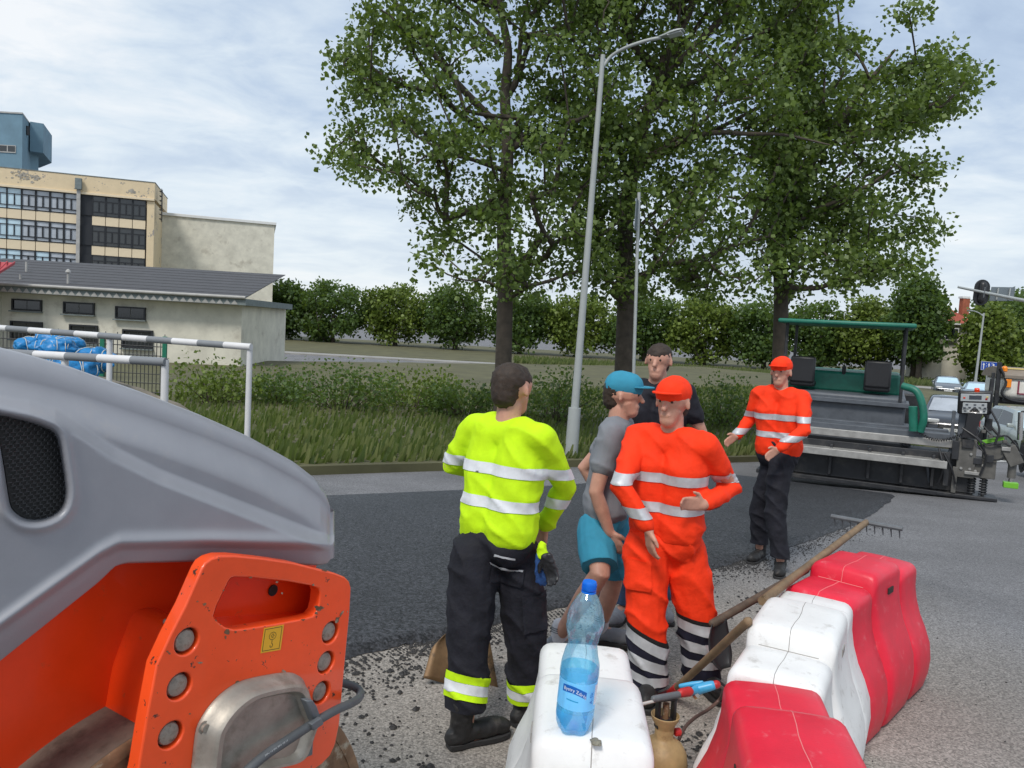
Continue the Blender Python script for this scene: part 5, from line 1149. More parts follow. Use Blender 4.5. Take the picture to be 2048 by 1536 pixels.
# ------------------------------------------------------------------ people
def capsules(chains, voxel, smooth_it=4, fold=0.0, fscale=14.0, seed=0.0, adapt=0.0):
    """One continuous surface grown round chains of (points, radii): swept spheres fused by a voxel remesh."""
    bm = B()
    for pts, rr in chains:
        tube(bm, pts, rr, 14, cap=True, round_ends=True)
    me = bpy.data.meshes.new('tmp'); bm.to_mesh(me); bm.free()
    o = bpy.data.objects.new('tmp', me); COL.objects.link(o)
    m = o.modifiers.new('r', 'REMESH'); m.mode = 'VOXEL'; m.voxel_size = voxel; m.use_smooth_shade = True
    if smooth_it: s = o.modifiers.new('s', 'SMOOTH'); s.factor = 0.5; s.iterations = smooth_it
    dg = bpy.context.evaluated_depsgraph_get(); me2 = bpy.data.meshes.new_from_object(o.evaluated_get(dg))
    bpy.data.objects.remove(o); bpy.data.meshes.remove(me)
    b2 = B(); b2.from_mesh(me2); bpy.data.meshes.remove(me2)
    if fold:
        b2.normal_update()
        for v in b2.verts:
            p = v.co; a_ = mnoise.noise(Vector((p.x * fscale * .55 + seed, p.y * fscale * .55, p.z * fscale * .9 + p.x * 6))); c_ = mnoise.noise(Vector((p.x * fscale * 1.7, p.y * fscale * 1.7 + seed, p.z * fscale * 2.4)))
            v.co = p + v.normal * fold * (2.1 * (1 - abs(a_)) ** 5 - .8 + c_ * .55)
    return b2
def cut(src, cuts, off=0.004):
    """Copy of a garment between planes (point, normal kept side), pushed out a little: bands, hems."""
    b = src.copy()
    for p, n in cuts:
        bmesh.ops.bisect_plane(b, geom=list(b.verts) + list(b.edges) + list(b.faces), plane_co=p, plane_no=n, clear_inner=True)
    b.normal_update()
    for v in b.verts: v.co = v.co + v.normal * off
    return b
def V3(*a): return Vector(a)
def hand_chains(wr, d, side, sc=1.0, curl=0.35):
    """Palm, four unequal fingers and a thumb; d = direction the fingers point, side = towards the thumb."""
    d = d.normalized(); side = (side - d * side.dot(d)).normalized(); nn_ = d.cross(side).normalized(); ch = []
    for k, off in enumerate((.028, .010, -.009, -.026)):
        kb = wr + d * .082 * sc + side * off * sc; ch.append(([wr + side * off * .55 * sc, kb], [.016 * sc, .0115 * sc]))
        L_ = (.068, .076, .070, .055)[k] * sc; p = kb; dd = d.copy(); pts = [kb]; rr = [.0098 * sc]
        for j, f in enumerate((.48, .30, .22)):
            dd = (dd - nn_ * curl * (0.6 + .35 * j)).normalized(); p = p + dd * L_ * f; pts.append(p); rr.append((.0092, .0084, .0072)[j] * sc)
        ch.append((pts, rr))
    tb = wr + d * .022 * sc + side * .026 * sc; ch.append(([wr + side * .008, tb, tb + (d * .6 + side * .75).normalized() * .036 * sc, tb + (d * .6 + side * .75).normalized() * .036 * sc + (d * .95 + side * .25 - nn_ * .2).normalized() * .033 * sc], [.018 * sc, .0150 * sc, .0112 * sc, .0088 * sc]))
    return ch
def boot(root, ank, fwd, gz_, mat, sole, L_=.29, hi=True, name='boot'):
    fwd = V3(fwd[0], fwd[1], 0).normalized(); sd = V3(-fwd.y, fwd.x, 0); a = V3(ank.x, ank.y, gz_); ch = []
    hb = a - fwd * .055
    ch.append(([hb + V3(0, 0, .050), a + fwd * .03 + V3(0, 0, .062), a + fwd * .115 + V3(0, 0, .058), a + fwd * .175 + V3(0, 0, .055)], [.041, .044, .046, .042]))
    ch.append(([a + fwd * .12 + V3(0, 0, .050) + sd * .012, a + fwd * .185 + V3(0, 0, .052) - sd * .004], [.043, .040]))
    if hi: ch.append(([a - fwd * .02 + V3(0, 0, .06), a - fwd * .022 + V3(0, 0, .12), a - fwd * .015 + V3(0, 0, .20)], [.050, .050, .055]))
    else: ch.append(([a - fwd * .02 + V3(0, 0, .055), a - fwd * .02 + V3(0, 0, .085)], [.046, .042]))
    b = capsules(ch, .008, 3, .0022, 30)
    for v in b.verts: v.co.z = max(v.co.z, gz_ + .018)
    bo_ = obj(name, b, mat, root, world=True, smooth=180)
    bm = B(); out_ = []
    for t, w_ in ((-.082, .022), (-.070, .034), (-.03, .040), (.03, .037), (.08, .044), (.14, .049), (.19, .044), (.222, .026)): out_.append((t, w_))
    loop = [a + fwd * t + sd * w_ for t, w_ in out_] + [a + fwd * t - sd * w_ for t, w_ in reversed(out_)]
    prism(bm, [p + V3(0, 0, .003) for p in smooth_loop(loop, 2)], V3(0, 0, .026)); obj('sole', bm, sole, bo_, world=True, bevel=.004)
    return bo_
def person(label, pel, head, fwd, legs, arms, top, trousers, footwear, hair=M_hair, cap=None, seed=1.0, hgt=1.78, tr_r=(.105, .090, .082), torso_w=.15, short_hem=None, group='road workers standing by the barriers'):
    """pel: hip centre; head: crown direction point (neck base); legs: [(hip, knee, ankle, toe_dir)]; arms: [(elbow, wrist, finger dir, thumb side)] from shoulders."""
    fwd = V3(fwd[0], fwd[1], 0).normalized(); rt = V3(fwd.y, -fwd.x, 0)
    g_ = gz(pel.x, pel.y); root = thing('person', label, 'person', (pel.x, pel.y, g_), 0, group)
    up = (head - pel).normalized(); Lt = (head - pel).length
    sh_c = pel + up * Lt * .93; S = [sh_c - rt * .185, sh_c + rt * .185]
    ch = []
    for s in (-1, 1): ch.append(([pel + rt * s * .075, pel + up * Lt * .35 + rt * s * .06, pel + up * Lt * .70 + rt * s * .085 + fwd * .01, sh_c + rt * s * .09], [.095, .088, .100, .075]))
    ch.append(([S[0], sh_c, S[1]], [.055, .07, .055])); hc = head + up * .155 + fwd * .02
    ch.append(([head - up * .05, head + up * .09], [.062, .056])); ch.append(([hc - fwd * .025 + up * .03, hc + fwd * .012 + up * .028], [.083, .078])); ch.append(([hc - up * .035 + fwd * .025, hc - up * .075 + fwd * .045], [.060, .043]))
    ch.append(([hc + fwd * .082 + up * .012, hc + fwd * .103 - up * .018], [.011, .0145])); ch.append(([hc + fwd * .078 - up * .052 - rt * .018, hc + fwd * .078 - up * .052 + rt * .018], [.010, .010]))
    for s in (-1, 1):
        ch.append(([hc + rt * s * .080 + up * .015 - fwd * .012, hc + rt * s * .084 - up * .012 - fwd * .008], [.012, .010]))
    for (el, wr, fd, ts), s in zip(arms, S): ch.append(([s, s.lerp(el, .5), el, el.lerp(wr, .4), wr], [.052, .047, .040, .040, .028])); ch += hand_chains(wr, fd, ts)
    for hp_, kn, an, td in legs: ch.append(([hp_, hp_.lerp(kn, .5), kn, kn.lerp(an, .35), an], [.085, .074, .056, .056, .036])); ch.append(([an, V3(an.x, an.y, an.z - .04), V3(an.x + td[0] * .10, an.y + td[1] * .10, an.z - .055)], [.036, .038, .03]))
    obj('body', capsules(ch, .0075, 2), M_skin, root, world=True, smooth=180)
    # hair or cap, eyes
    hch = [([hc - fwd * .040 + up * .045, hc + fwd * .012 + up * .045], [.084, .076]), ([hc - fwd * .06 - up * .02, hc - fwd * .055 + up * .03], [.064, .07])]
    obj('hair', capsules(hch, .010, 2, .003, 60), hair, root, world=True, smooth=180)
    if cap:
        cb = capsules([([hc - fwd * .035 + up * .062, hc + fwd * .018 + up * .060], [.088, .082])], .010, 2); co = obj('cap', cb, cap, root, world=True, smooth=180)
        bm = B(); prism(bm, [hc + fwd * (.06 + .10 * math.cos(a_)) + rt * .075 * math.sin(a_) + up * .058 for a_ in [-PI / 2 + PI * i / 10 for i in range(11)]], up * .008); obj('cap_peak', bm, cap, co, world=True, bevel=.002)
    for s in (-1, 1):
        bm = B(); bmesh.ops.create_icosphere(bm, subdivisions=2, radius=.0075, matrix=Matrix.Translation(hc + fwd * .079 + rt * s * .031 + up * .018)); obj('eye', bm, M_hair, root, world=True, smooth=180)
    # trousers
    tch = [([pel - rt * .07, pel + rt * .07], [.118, .118]), ([pel - rt * .06 + up * .09, pel + rt * .06 + up * .09], [.112, .112])]
    for hp_, kn, an, td in legs:
        if short_hem is None: tch.append(([hp_, hp_.lerp(kn, .5), kn, kn.lerp(an, .5), an + V3(0, 0, .02)], [tr_r[0] * 1.06, tr_r[0], tr_r[1], (tr_r[1] + tr_r[2]) / 2, tr_r[2]]))
        else: tch.append(([hp_, hp_.lerp(kn, .45), hp_.lerp(kn, short_hem)], [.112, .108, .102]))
    tb = capsules(tch, .0095, 3, 0.0075 if short_hem is None else .005, 8, seed)
    if short_hem is not None:
        for hp_, kn, an, td in legs:
            c_ = hp_.lerp(kn, short_hem); n_ = (hp_ - kn).normalized()
            near = [v for v in tb.verts if (v.co - c_).length < .16 and (v.co - c_).dot(n_) < 0]
            for v in near: v.co = v.co - n_ * ((v.co - c_).dot(n_))
    # torso garment and sleeves
    gch = []
    for s in (-1, 1): gch.append(([pel + rt * s * .07 + up * .07, pel + up * Lt * .35 + rt * s * .07, pel + up * Lt * .70 + rt * s * .09 + fwd * .01, sh_c + rt * s * .09], [.134, .120, .120, .088]))
    gch.append(([S[0], sh_c, S[1]], [.072, .082, .072])); 
    for (el, wr, fd, ts), s in zip(arms, S):
        if top[1] == 'long': gch.append(([s, s.lerp(el, .5), el, wr.lerp(el, .12)], [.072, .064, .056, .047]))
        else: gch.append(([s, s.lerp(el, .55)], [.074, .068]))
    gb = capsules(gch, .010, 3, .0050, 8, seed + 9)
    return dict(root=root, trousers=tb, garment=gb, up=up, fwd=fwd, rt=rt, pel=pel, Lt=Lt, legs=legs, S=S, sh=sh_c, head=hc)
Z3 = V3(0, 0, 1)
def leg_axis(leg): return (leg[1] - leg[2]).normalized()
def leg_side_filter(bm, c, r):
    dl = [f for f in bm.faces if (f.calc_center_median() - c).length > r]; bmesh.ops.delete(bm, geom=dl, context='FACES')

# --- nearest worker, seen from behind: black trousers, yellow calf bands
hl, kl, al = at(948, 1110, 3.42), at(938, 1275, 3.36), at(931, 1452, 3.27)
hr, kr, ar = at(1036, 1112, 3.46), at(1052, 1270, 3.46), at(1052, 1440, 3.50)
pel = (hl + hr) / 2 + Z3 * .07; fw = V3(.62, .78, 0)
nk = pel + V3(.02, .03, .53)
wk = person('worker in black work trousers with yellow calf bands, seen from behind', pel, nk, fw, [(hl, kl, al, (.85, .5)), (hr, kr, ar, (.75, .66))],
            [(pel + V3(-.24, .22, .30), pel + V3(-.05, .40, .25), V3(.6, .5, -.2), V3(0, .2, 1)), (pel + V3(.30, .06, .25), pel + V3(.22, .20, .02), V3(-.1, .2, -1), V3(-.5, .6, 0))], (M_hivy, 'long'), M_navy, M_boot, seed=2.0, tr_r=(.108, .096, .090))
t_ = wk['trousers']; hemz = .175
base = cut(t_, [(V3(0, 0, hemz), Z3)], 0.0)
tro = obj('trousers', base.copy(), M_navy, wk['root'], world=True, smooth=180)
for lg in wk['legs']:
    ax = leg_axis(lg); c0 = lg[2] + ax * .115 if lg is wk['legs'][0] else lg[2] + ax * .13
    for (z0_, z1_, mat, nm, off) in ((0.0, .026, M_hivy, 'yellow_band', .006), (.0265, .070, M_reflw, 'reflective_band', .0075), (.0705, .105, M_hivy, 'yellow_band', .006)):
        tl_ = (ax + V3(.18, .1, 0) * (1 if lg is wk['legs'][0] else -.6)).normalized()
        b_ = cut(t_, [(c0 + tl_ * z0_, tl_), (c0 + tl_ * z1_, -tl_)], off); leg_side_filter(b_, c0 + ax * .05, .19); obj(nm, b_, mat, wk['root'], world=True, smooth=180)
def patch(src, c_px, Y, w_, h_, view, off, tilt=0.0):
    """Pocket or flap: the cloth under a rectangle facing the given side, lifted off the garment."""
    c = at(*c_px, Y); n = (CC - c); n.z = 0; n.normalize(); x = n.cross(Z3).normalized() * -1; y = Z3
    ca, sa = math.cos(tilt), math.sin(tilt); x, y = x * ca + y * sa, y * ca - x * sa
    b = cut(src, [(c - x * w_ / 2, x), (c + x * w_ / 2, -x), (c - y * h_ / 2, y), (c + y * h_ / 2, -y)], off)
    b.normal_update(); dl = [f for f in b.faces if f.normal.dot(n) < -.1 or (f.calc_center_median() - c).dot(n) < -.05]; bmesh.ops.delete(b, geom=dl, context='FACES'); return b
obj('back_pocket', patch(t_, (1013, 1143), 3.4, .150, .085, 0, .009, -.12), M_navy, tro, world=True, smooth=180)
obj('reflective_piping', patch(t_, (1013, 1124), 3.4, .150, .010, 0, .012, -.28), M_refl, tro, world=True, smooth=180)
obj('reflective_piping', patch(t_, (1010, 1099), 3.4, .09, .008, 0, .012, -.12), M_refl, tro, world=True, smooth=180)
obj('cargo_pocket', patch(t_, (1068, 1222), 3.4, .10, .17, 0, .011, .1), M_navy, tro, world=True, smooth=180)
obj('jacket', wk['garment'].copy(), M_hivy, wk['root'], world=True, smooth=180)
for f, nm, mat in ((.30, 'reflective_band', M_reflw), (.58, 'reflective_band', M_reflw)):
    c = wk['pel'] + wk['up'] * wk['Lt'] * f; b_ = cut(wk['garment'], [(c, wk['up']), (c + wk['up'] * .05, -wk['up'])], .004); obj(nm, b_, mat, wk['root'], world=True, smooth=180)
boot(wk['root'], al, (.87, .5), 0.0, M_boot, M_sole, hi=True); boot(wk['root'], ar, (.7, .7), 0.0, M_boot, M_sole, hi=True)
# work gloves clipped to the belt
gq = at(1083, 1106, 3.34); gl = thing('work_glove', 'blue and black work gloves hanging from the belt of the worker in black trousers', 'gloves', (gq.x, gq.y, gq.z - .12))
obj('cuff', capsules([([gq + V3(0, 0, .03), gq + V3(.005, 0, -.01)], [.022, .026])], .006, 2, .003, 40), M_hivy, gl, world=True, smooth=180)
obj('glove', capsules(hand_chains(gq + V3(0, 0, -.01), V3(.1, 0, -1), V3(1, 0, 0), .92, .15), .0055, 2, .002, 40), M_glove, gl, world=True, smooth=180)
obj('glove', capsules(hand_chains(gq + V3(.022, -.03, -.005), V3(.35, 0, -1), V3(-1, .3, 0), .85, .35), .0055, 2, .002, 40), M_blackpl, gl, world=True, smooth=180)

# --- man in teal shorts
hl, kl, al = at(1192, 1062, 4.22), at(1200, 1147, 4.02), at(1118, 1278, 4.26)
hr, kr, ar = at(1228, 1062, 4.42), at(1226, 1165, 4.42), at(1200, 1287, 4.47)
al.z = max(al.z, .12); ar.z = .12
pel = (hl + hr) / 2 + Z3 * .09; fw = V3(.95, -.3, 0); nk = pel + V3(.03, -.01, .53)
wh = at(1222, 1076, 4.10)
ws = person('man in teal shorts with bare legs and striped sock, between two workers', pel, nk, fw, [(hl, kl, al, (.9, -.3)), (hr, kr, ar, (.9, -.2))],
            [(pel + V3(-.12, .25, .22), pel + V3(.05, .24, .0), V3(.3, .1, -1), V3(.8, -.4, 0)), (wh + V3(-.10, -.02, .25), wh + V3(-.01, 0, .03), V3(.55, -.1, -.85), V3(.7, -.5, .3))], (M_grey, 'short'), M_short, None, cap=M_short, seed=5.0, short_hem=.86)
obj('shorts', ws['trousers'].copy(), M_short, ws['root'], world=True, smooth=180); obj('t_shirt', ws['garment'].copy(), M_grey, ws['root'], world=True, smooth=180)
for an, td in ((al, (.9, -.3)), (ar, (.9, -.2))):
    obj('sock', capsules([([V3(an.x, an.y, .08), an + V3(0, 0, .055)], [.046, .045])], .008, 2, .0015, 40), M_sock, ws['root'], world=True, smooth=180)
    for k in range(3):
        bm = B(); tube(bm, [V3(an.x, an.y, an.z + .026 + k * .012), V3(an.x, an.y, an.z + .030 + k * .012)], .0475, 20); obj('sock_stripe', bm, M_greymetal, ws['root'], world=True, smooth=50)
    boot(ws['root'], an, td, 0.0, M_grey, M_sole, hi=False, name='shoe')

# --- worker in orange hi-vis trousers
hl, kl, al = at(1292, 1098, 3.92), at(1292, 1235, 3.86), at(1298, 1382, 3.84)
hr, kr, ar = at(1366, 1100, 3.96), at(1392, 1222, 3.94), at(1404, 1374, 3.96)
pel = (hl + hr) / 2 + Z3 * .07; fw = V3(-.55, -.83, 0); nk = pel + V3(-.01, -.02, .54)
lh = at(1297, 1082, 3.72)
wo = person('worker in orange hi-vis clothing with grey and navy striped trouser legs', pel, nk, fw, [(hr, kr, ar, (.25, -.9)), (hl, kl, al, (-.2, -.95))],
            [(pel + V3(.33, .02, .27), pel + V3(.13, -.20, .22), V3(-.8, -.3, .1), V3(0, -.2, 1)), (lh + V3(-.14, .08, .25), lh + V3(-.004, 0, .055), V3(.18, -.05, -1), V3(.3, -.8, 0))], (M_hivo, 'long'), M_hivo, M_boot, cap=M_hivo, seed=8.0, tr_r=(.112, .104, .098))
t_ = wo['trousers']; hz0 = .07
cutL = at(1290, 1262, 3.84); cutR = at(1395, 1232, 3.94)
nL = V3(-.30, .0, 1).normalized() * 1; nL = (V3(.42, 0, .9)).normalized(); nR = V3(.16, 0, 1).normalized()
mid = (kl + kr) / 2; px_ = V3(1, 0.05, 0)
def leg_only(src, left):
    return cut(src, [(mid, -px_ if left else px_)], 0.0)
up_all = cut(t_, [(V3(0, 0, max(cutL.z, cutR.z) + .10), Z3)], 0)
midp = V3(mid.x, mid.y, 0)
parts = B()
addbm(parts, cut(t_, [(V3(0, 0, kl.z + .12), Z3)], 0))
for lg, c_, n_, left in ((wo['legs'][1], cutL, nL, True), (wo['legs'][0], cutR, nR, False)):
    s_ = leg_only(cut(t_, [(V3(0, 0, kl.z + .12), -Z3)], 0), left)
    addbm(parts, cut(s_, [(c_, n_)], 0))
    low = cut(s_, [(c_, -n_), (V3(0, 0, hz0), Z3)], 0)
    obj('trouser_leg', low.copy(), M_navy2, wo['root'], world=True, smooth=180)
    obj('piping', cut(s_, [(c_ - n_ * .012, n_), (c_ + n_ * .006, -n_)], .003), M_black, wo['root'], world=True, smooth=180)
    for k, (d0, d1_) in enumerate(((.016, .068), (.112, .164), (.208, .255))):
        n2 = (n_ * (1 - .35 * k) + Z3 * .35 * k).normalized(); obj('reflective_band', cut(s_, [(c_ - n_ * d0, -n2), (c_ - n_ * d1_, n2)], .004), M_refl, wo['root'], world=True, smooth=180)
bmesh.ops.remove_doubles(parts, verts=parts.verts, dist=.0005)
otr = obj('trousers', parts, M_hivo, wo['root'], world=True, smooth=180)
obj('cargo_pocket', patch(t_, (1278, 1150), 3.8, .12, .15, 0, .010, .05), M_hivo, otr, world=True, smooth=180)
obj('jacket', wo['garment'].copy(), M_hivo, wo['root'], world=True, smooth=180)
for f in (.28, .56):
    c = wo['pel'] + wo['up'] * wo['Lt'] * f; obj('reflective_band', cut(wo['garment'], [(c, wo['up']), (c + wo['up'] * .05, -wo['up'])], .004), M_refl, wo['root'], world=True, smooth=180)
boot(wo['root'], al, (-.25, -.95), 0.0, M_boot, M_sole); boot(wo['root'], ar, (.3, -.9), 0.0, M_boot, M_sole)

# --- man in jeans, mostly hidden behind the orange worker
al = at(1250, 1205, 4.95); al.z = .10; ar = al + V3(.26, .12, 0)
hl, hr = al + V3(.06, .05, .80), ar + V3(-.06, .0, .80); kl, kr = al.lerp(hl, .5) + V3(0, -.04, 0), ar.lerp(hr, .5) + V3(0, -.04, 0)
pel = (hl + hr) / 2 + Z3 * .08; nk = pel + V3(0, 0, .54)
wj = person('man in blue jeans and studded grey shoe behind the orange worker', pel, nk, V3(-.4, -.9, 0), [(hr, kr, ar, (.1, -1)), (hl, kl, al, (-.5, -.85))],
            [(pel + V3(.3, -.05, .25), pel + V3(.26, -.2, .02), V3(-.1, -.3, -1), V3(-.8, -.3, 0)), (pel + V3(-.28, -.05, .25), pel + V3(-.22, -.22, .05), V3(.2, -.3, -1), V3(.8, -.4, 0))], (M_grey, 'short'), M_jean, None, seed=11., tr_r=(.098, .082, .074))
obj('jeans', cut(wj['trousers'], [(V3(0, 0, .09), Z3)], 0), M_jean, wj['root'], world=True, smooth=180); obj('t_shirt', wj['garment'].copy(), M_navy, wj['root'], world=True, smooth=180)
for an, td in ((al, (-.55, -.83)), (ar, (.1, -1))):
    s_ = boot(wj['root'], an, td, gz(an.x, an.y), M_grey, M_sole, hi=False, name='shoe')
    f_ = V3(*td, 0).normalized(); r_ = V3(-f_.y, f_.x, 0); bm = B(); g_ = gz(an.x, an.y)
    for i in range(4):
        for j in range(5): bmesh.ops.create_icosphere(bm, subdivisions=1, radius=.0035, matrix=Matrix.Translation(V3(an.x, an.y, g_) + f_ * (.05 + .027 * i) + r_ * (j - 2) * .016 + V3(0, 0, .100 - .0045 * (j - 2) ** 2 - .003 * i)))
    obj('studs', bm, M_chrome, s_, world=True)['kind'] = 'stuff'
# --- farther worker of whom the photograph shows one black boot
al = at(1562, 1112, 6.35); g_ = gz(al.x, al.y); al.z = g_ + .11; ar = al + V3(-.04, .42, 0)
ar.z = gz(ar.x, ar.y) + .11
hl, hr = al + V3(-.02, .12, .80), ar + V3(.02, -.12, .80); kl, kr = al.lerp(hl, .5) + V3(-.05, .0, 0), ar.lerp(hr, .5) + V3(-.06, 0, 0)
pel = (hl + hr) / 2 + Z3 * .08; nk = pel + V3(-.02, 0, .54)
wf = person('farther worker in orange hi-vis jacket and black boots beyond the barriers', pel, nk, V3(-.6, -.75, 0), [(hr, kr, ar, (-.6, -.75)), (hl, kl, al, (-.35, -.9))],
            [(pel + V3(.1, -.28, .25), pel + V3(-.12, -.32, .08), V3(-.8, -.3, -.5), V3(0, 0, 1)), (pel + V3(-.2, .22, .25), pel + V3(-.34, .1, .12), V3(-.8, -.3, -.5), V3(0, 0, 1))], (M_hivo, 'long'), M_navy, M_boot, cap=M_hivo, seed=14., tr_r=(.1, .086, .078))
obj('trousers', cut(wf['trousers'], [(V3(0, 0, g_ + .14), Z3)], 0), M_navy, wf['root'], world=True, smooth=180); obj('jacket', wf['garment'].copy(), M_hivo, wf['root'], world=True, smooth=180)
for f in (.28, .56):
    c = wf['pel'] + wf['up'] * wf['Lt'] * f; obj('reflective_band', cut(wf['garment'], [(c, wf['up']), (c + wf['up'] * .05, -wf['up'])], .004), M_refl, wf['root'], world=True, smooth=180)
boot(wf['root'], al, (-.35, -.9), g_, M_boot, M_sole); boot(wf['root'], ar, (-.6, -.75), gz(ar.x, ar.y), M_boot, M_sole)
for d in (wk, ws, wo, wj, wf): d['trousers'].free(); d['garment'].free()

# ------------------------------------------------------------------ cars
def car(name, label, loc, heading, paint, L_=4.3, W_=1.76, H_=1.46, hood=.9, roof=(0.30, 0.78), grp='cars waiting in the street', style='hatch', plate_txt='FZ 259RA'):
    """Local x runs from the rear (0) to the nose (L); heading = direction of the nose."""
    root = thing(name, label, 'car', loc, heading, grp); hw = W_ / 2; belt = hood * 1.03; off = -L_ / 2
    xr0, xr1 = L_ * roof[0] * .45, L_ * roof[1]           # rear glass foot, windscreen foot
    ra, rb = L_ * roof[0], L_ * (roof[1] - .19)           # roof start and end
    def top(x):
        return float(np.interp(x, (0, .12, xr0, ra, (ra + rb) / 2, rb, xr1, L_ - .35, L_ - .06, L_), (belt * .78, belt * .98, belt + .02, H_ - .05, H_, H_ - .06, hood + .03, hood - .10, hood - .26, hood - .42)))
    st_ = sorted(set([0, .05, .15, .4, xr0, ra, (ra + rb) / 2, rb, xr1] + [L_ * t for t in (.2, .45, .6, .88, .94, .97)] + [L_ - .04, L_]))
    rings = []
    for x in st_:
        e = min(x, L_ - x); w_ = hw * (1 - .16 * max(0, 1 - e / .55) ** 2); t_ = top(x); cab = max(0, (t_ - belt) / (H_ - belt)); bl = min(belt, t_ - .05)
        zb = .20 if e > .1 else .30
        half = [(w_ * .80, zb), (w_ * .97, zb + .10), (w_, zb + .30), (w_ * .985, bl - .03), (w_ * .955, bl + .005), (w_ * (.955 - .20 * cab), bl + (t_ - bl) * .86 if cab > .05 else bl + .02), (w_ * (.90 - .22 * cab), t_ - .012), (w_ * .4, t_ + .012)]
        rings.append([Vector((x + off, y, z)) for y, z in half] + [Vector((x + off, -y, z)) for y, z in reversed(half)])
    bm = B(); loft(bm, rings); body = obj('body', bm, paint, root, smooth=38)
    def gpt(x, f, s, push=.006):                            # point on the side glass plane
        t_ = top(x); cab = max(0, (t_ - belt) / (H_ - belt)); y0, y1 = hw * .955, hw * (.955 - .20 * cab); return Vector((x + off, s * (y0 + (y1 - y0) * f + push), belt + .01 + (belt + (t_ - belt) * .86 - belt) * f))
    for s in (-1, 1):
        xs_w = [(xr0 + .28, (ra + rb) / 2 - .02), ((ra + rb) / 2 + .05, rb + .34)]
        for xa, xb in xs_w:
            bm = B(); n = 5; lo = [gpt(xa + (xb - xa) * k / n, .06, s) for k in range(n + 1)]; hi_ = []
            for k in range(n + 1):
                x = xa + (xb - xa) * k / n; x = min(max(x, ra - .05 if xa < ra else xa), rb + .02) if xb > rb or xa < ra else x; hi_.append(gpt(x, .92, s))
            a1 = [bm.verts.new(p) for p in lo]; b1 = [bm.verts.new(p) for p in hi_]
            for k in range(n): bm.faces.new((a1[k], a1[k + 1], b1[k + 1], b1[k]))
            obj('side_window', bm, M_glassd, body, smooth=180)
        mp = gpt(xr1 - .28, .05, s, .09); bm = B(); box(bm, mp + Vector((0, 0, .07)), (.10, .20, .13)); obj('mirror', bm, paint, root, bevel=.03)
    def across(name, xa, xb, fa, mat):
        bm = B(); n = 6; rows = []
        for k in range(n + 1):
            x = xa + (xb - xa) * k / n; t_ = top(x); cab = max(0, (t_ - belt) / (H_ - belt)); w_ = hw * (.90 - .22 * cab) * fa
            rows.append([bm.verts.new(Vector((x + off, w_ * u_, t_ + .012 * (1 - abs(u_)) * 1.2 + .006))) for u_ in (-1, -.44, 0, .44, 1)])
        for a, b in zip(rows, rows[1:]):
            for k in range(4): bm.faces.new((a[k], a[k + 1], b[k + 1], b[k]))
        return obj(name, bm, mat, body, smooth=180)
    across('windscreen', rb + .05, xr1 - .06, .94, M_glassl if paint is not M_cardark else M_glassm); across('rear_window', xr0 + .06, ra - .06, .9, M_glassd)
    for s in (-1, 1):
        bm = B(); x = L_ - .16; box(bm, (x + off, s * hw * .66, hood - .24), (.26, .40, .15), Matrix.Rotation(-s * .28, 3, 'Z')); obj('headlight', bm, M_headl, root, bevel=.04)
        bm = B(); box(bm, (.05 + off, s * hw * .72, belt * .8), (.10, .30, .22)); obj('tail_light', bm, M_redp, root, bevel=.03)
    bm = B(); box(bm, (L_ - .02 + off, 0, hood - .42), (.06, hw * .95, .16)); gr = obj('grille', bm, M_black, root, bevel=.02)
    for k in range(3): bm = B(); box(bm, (L_ + .013 + off, 0, hood - .47 + .05 * k), (.012, hw * .9, .010)); obj('grille_bar', bm, M_chrome, gr)
    bm = B(); box(bm, (L_ - .01 + off, 0, .32), (.08, hw * 1.3, .14)); obj('lower_intake', bm, M_blackpl, root, bevel=.02)
    bm = B(); box(bm, (L_ + .022 + off, 0, .50), (.015, .52, .115)); pl_ = obj('number_plate', bm, M_plate, root)
    X = L_ + .0305 + off; obj('plate_text', text_bm(plate_txt, .095, lambda x, y: Vector((X, -.225 + x * .98, .467 + y))), M_black, pl_)
    for wx in (L_ * .17, L_ * .815):
        for s in (-1, 1):
            Mw = Matrix.Translation((wx + off, s * (hw - .10), .315)) @ Matrix.Rotation(PI / 2 * (-1 if s > 0 else 1), 4, 'X')
            bm = B(); lathe(bm, [(.36, .085), (.37, .0995), (.0, .1)], 24, M=Mw); obj('wheel_arch', bm, M_black, root)
            bm = B(); lathe(bm, [(.19, -.1), (.27, -.1), (.312, -.08), (.315, .07), (.295, .112), (.215, .120)], 28, M=Mw); wl = obj('wheel', bm, M_tyre, root, smooth=40)
            bm = B(); lathe(bm, [(.214, .119), (.20, .105), (.07, .095), (.05, .112), (0, .114)], 24, M=Mw)
            for k in range(5):
                a_ = k * 2 * PI / 5; q_ = [Mw @ Vector((r_ * math.cos(a_ + d_), r_ * math.sin(a_ + d_), .117)) for r_, d_ in ((.19, -.22), (.19, .22), (.08, .5), (.08, -.5))]; 
            obj('rim', bm, M_rim, wl, smooth=40)
    return root
def gp_(px, py): return gnd(px, py)
def car_at(px_base, py_base, Y=None): p = at(px_base, 700, Y) if Y else gnd(px_base, py_base); return (p.x, p.y, gz(p.x, p.y))
car('parked_car', 'silver-green compact people carrier waiting behind the paver at the right edge', (*at(2066, 800, 25.0).xy, gz(17, 25.0)), math.radians(-103), M_carsilver, 4.25, 1.80, 1.62, .98, (.2, .80))
car('parked_car', 'large dark car with white number plate behind the paver console', (*at(1904, 800, 30).xy, gz(17, 30)), math.radians(-118), M_cardark, 4.7, 1.9, 1.62, 1.02, (.22, .76))
car('parked_car', 'pale blue car with reflecting windscreen behind the console top', (*at(1958, 770, 50).xy, gz(30, 50)), math.radians(-118), M_carblue, 4.3, 1.8, 1.46, .95, (.26, .78))
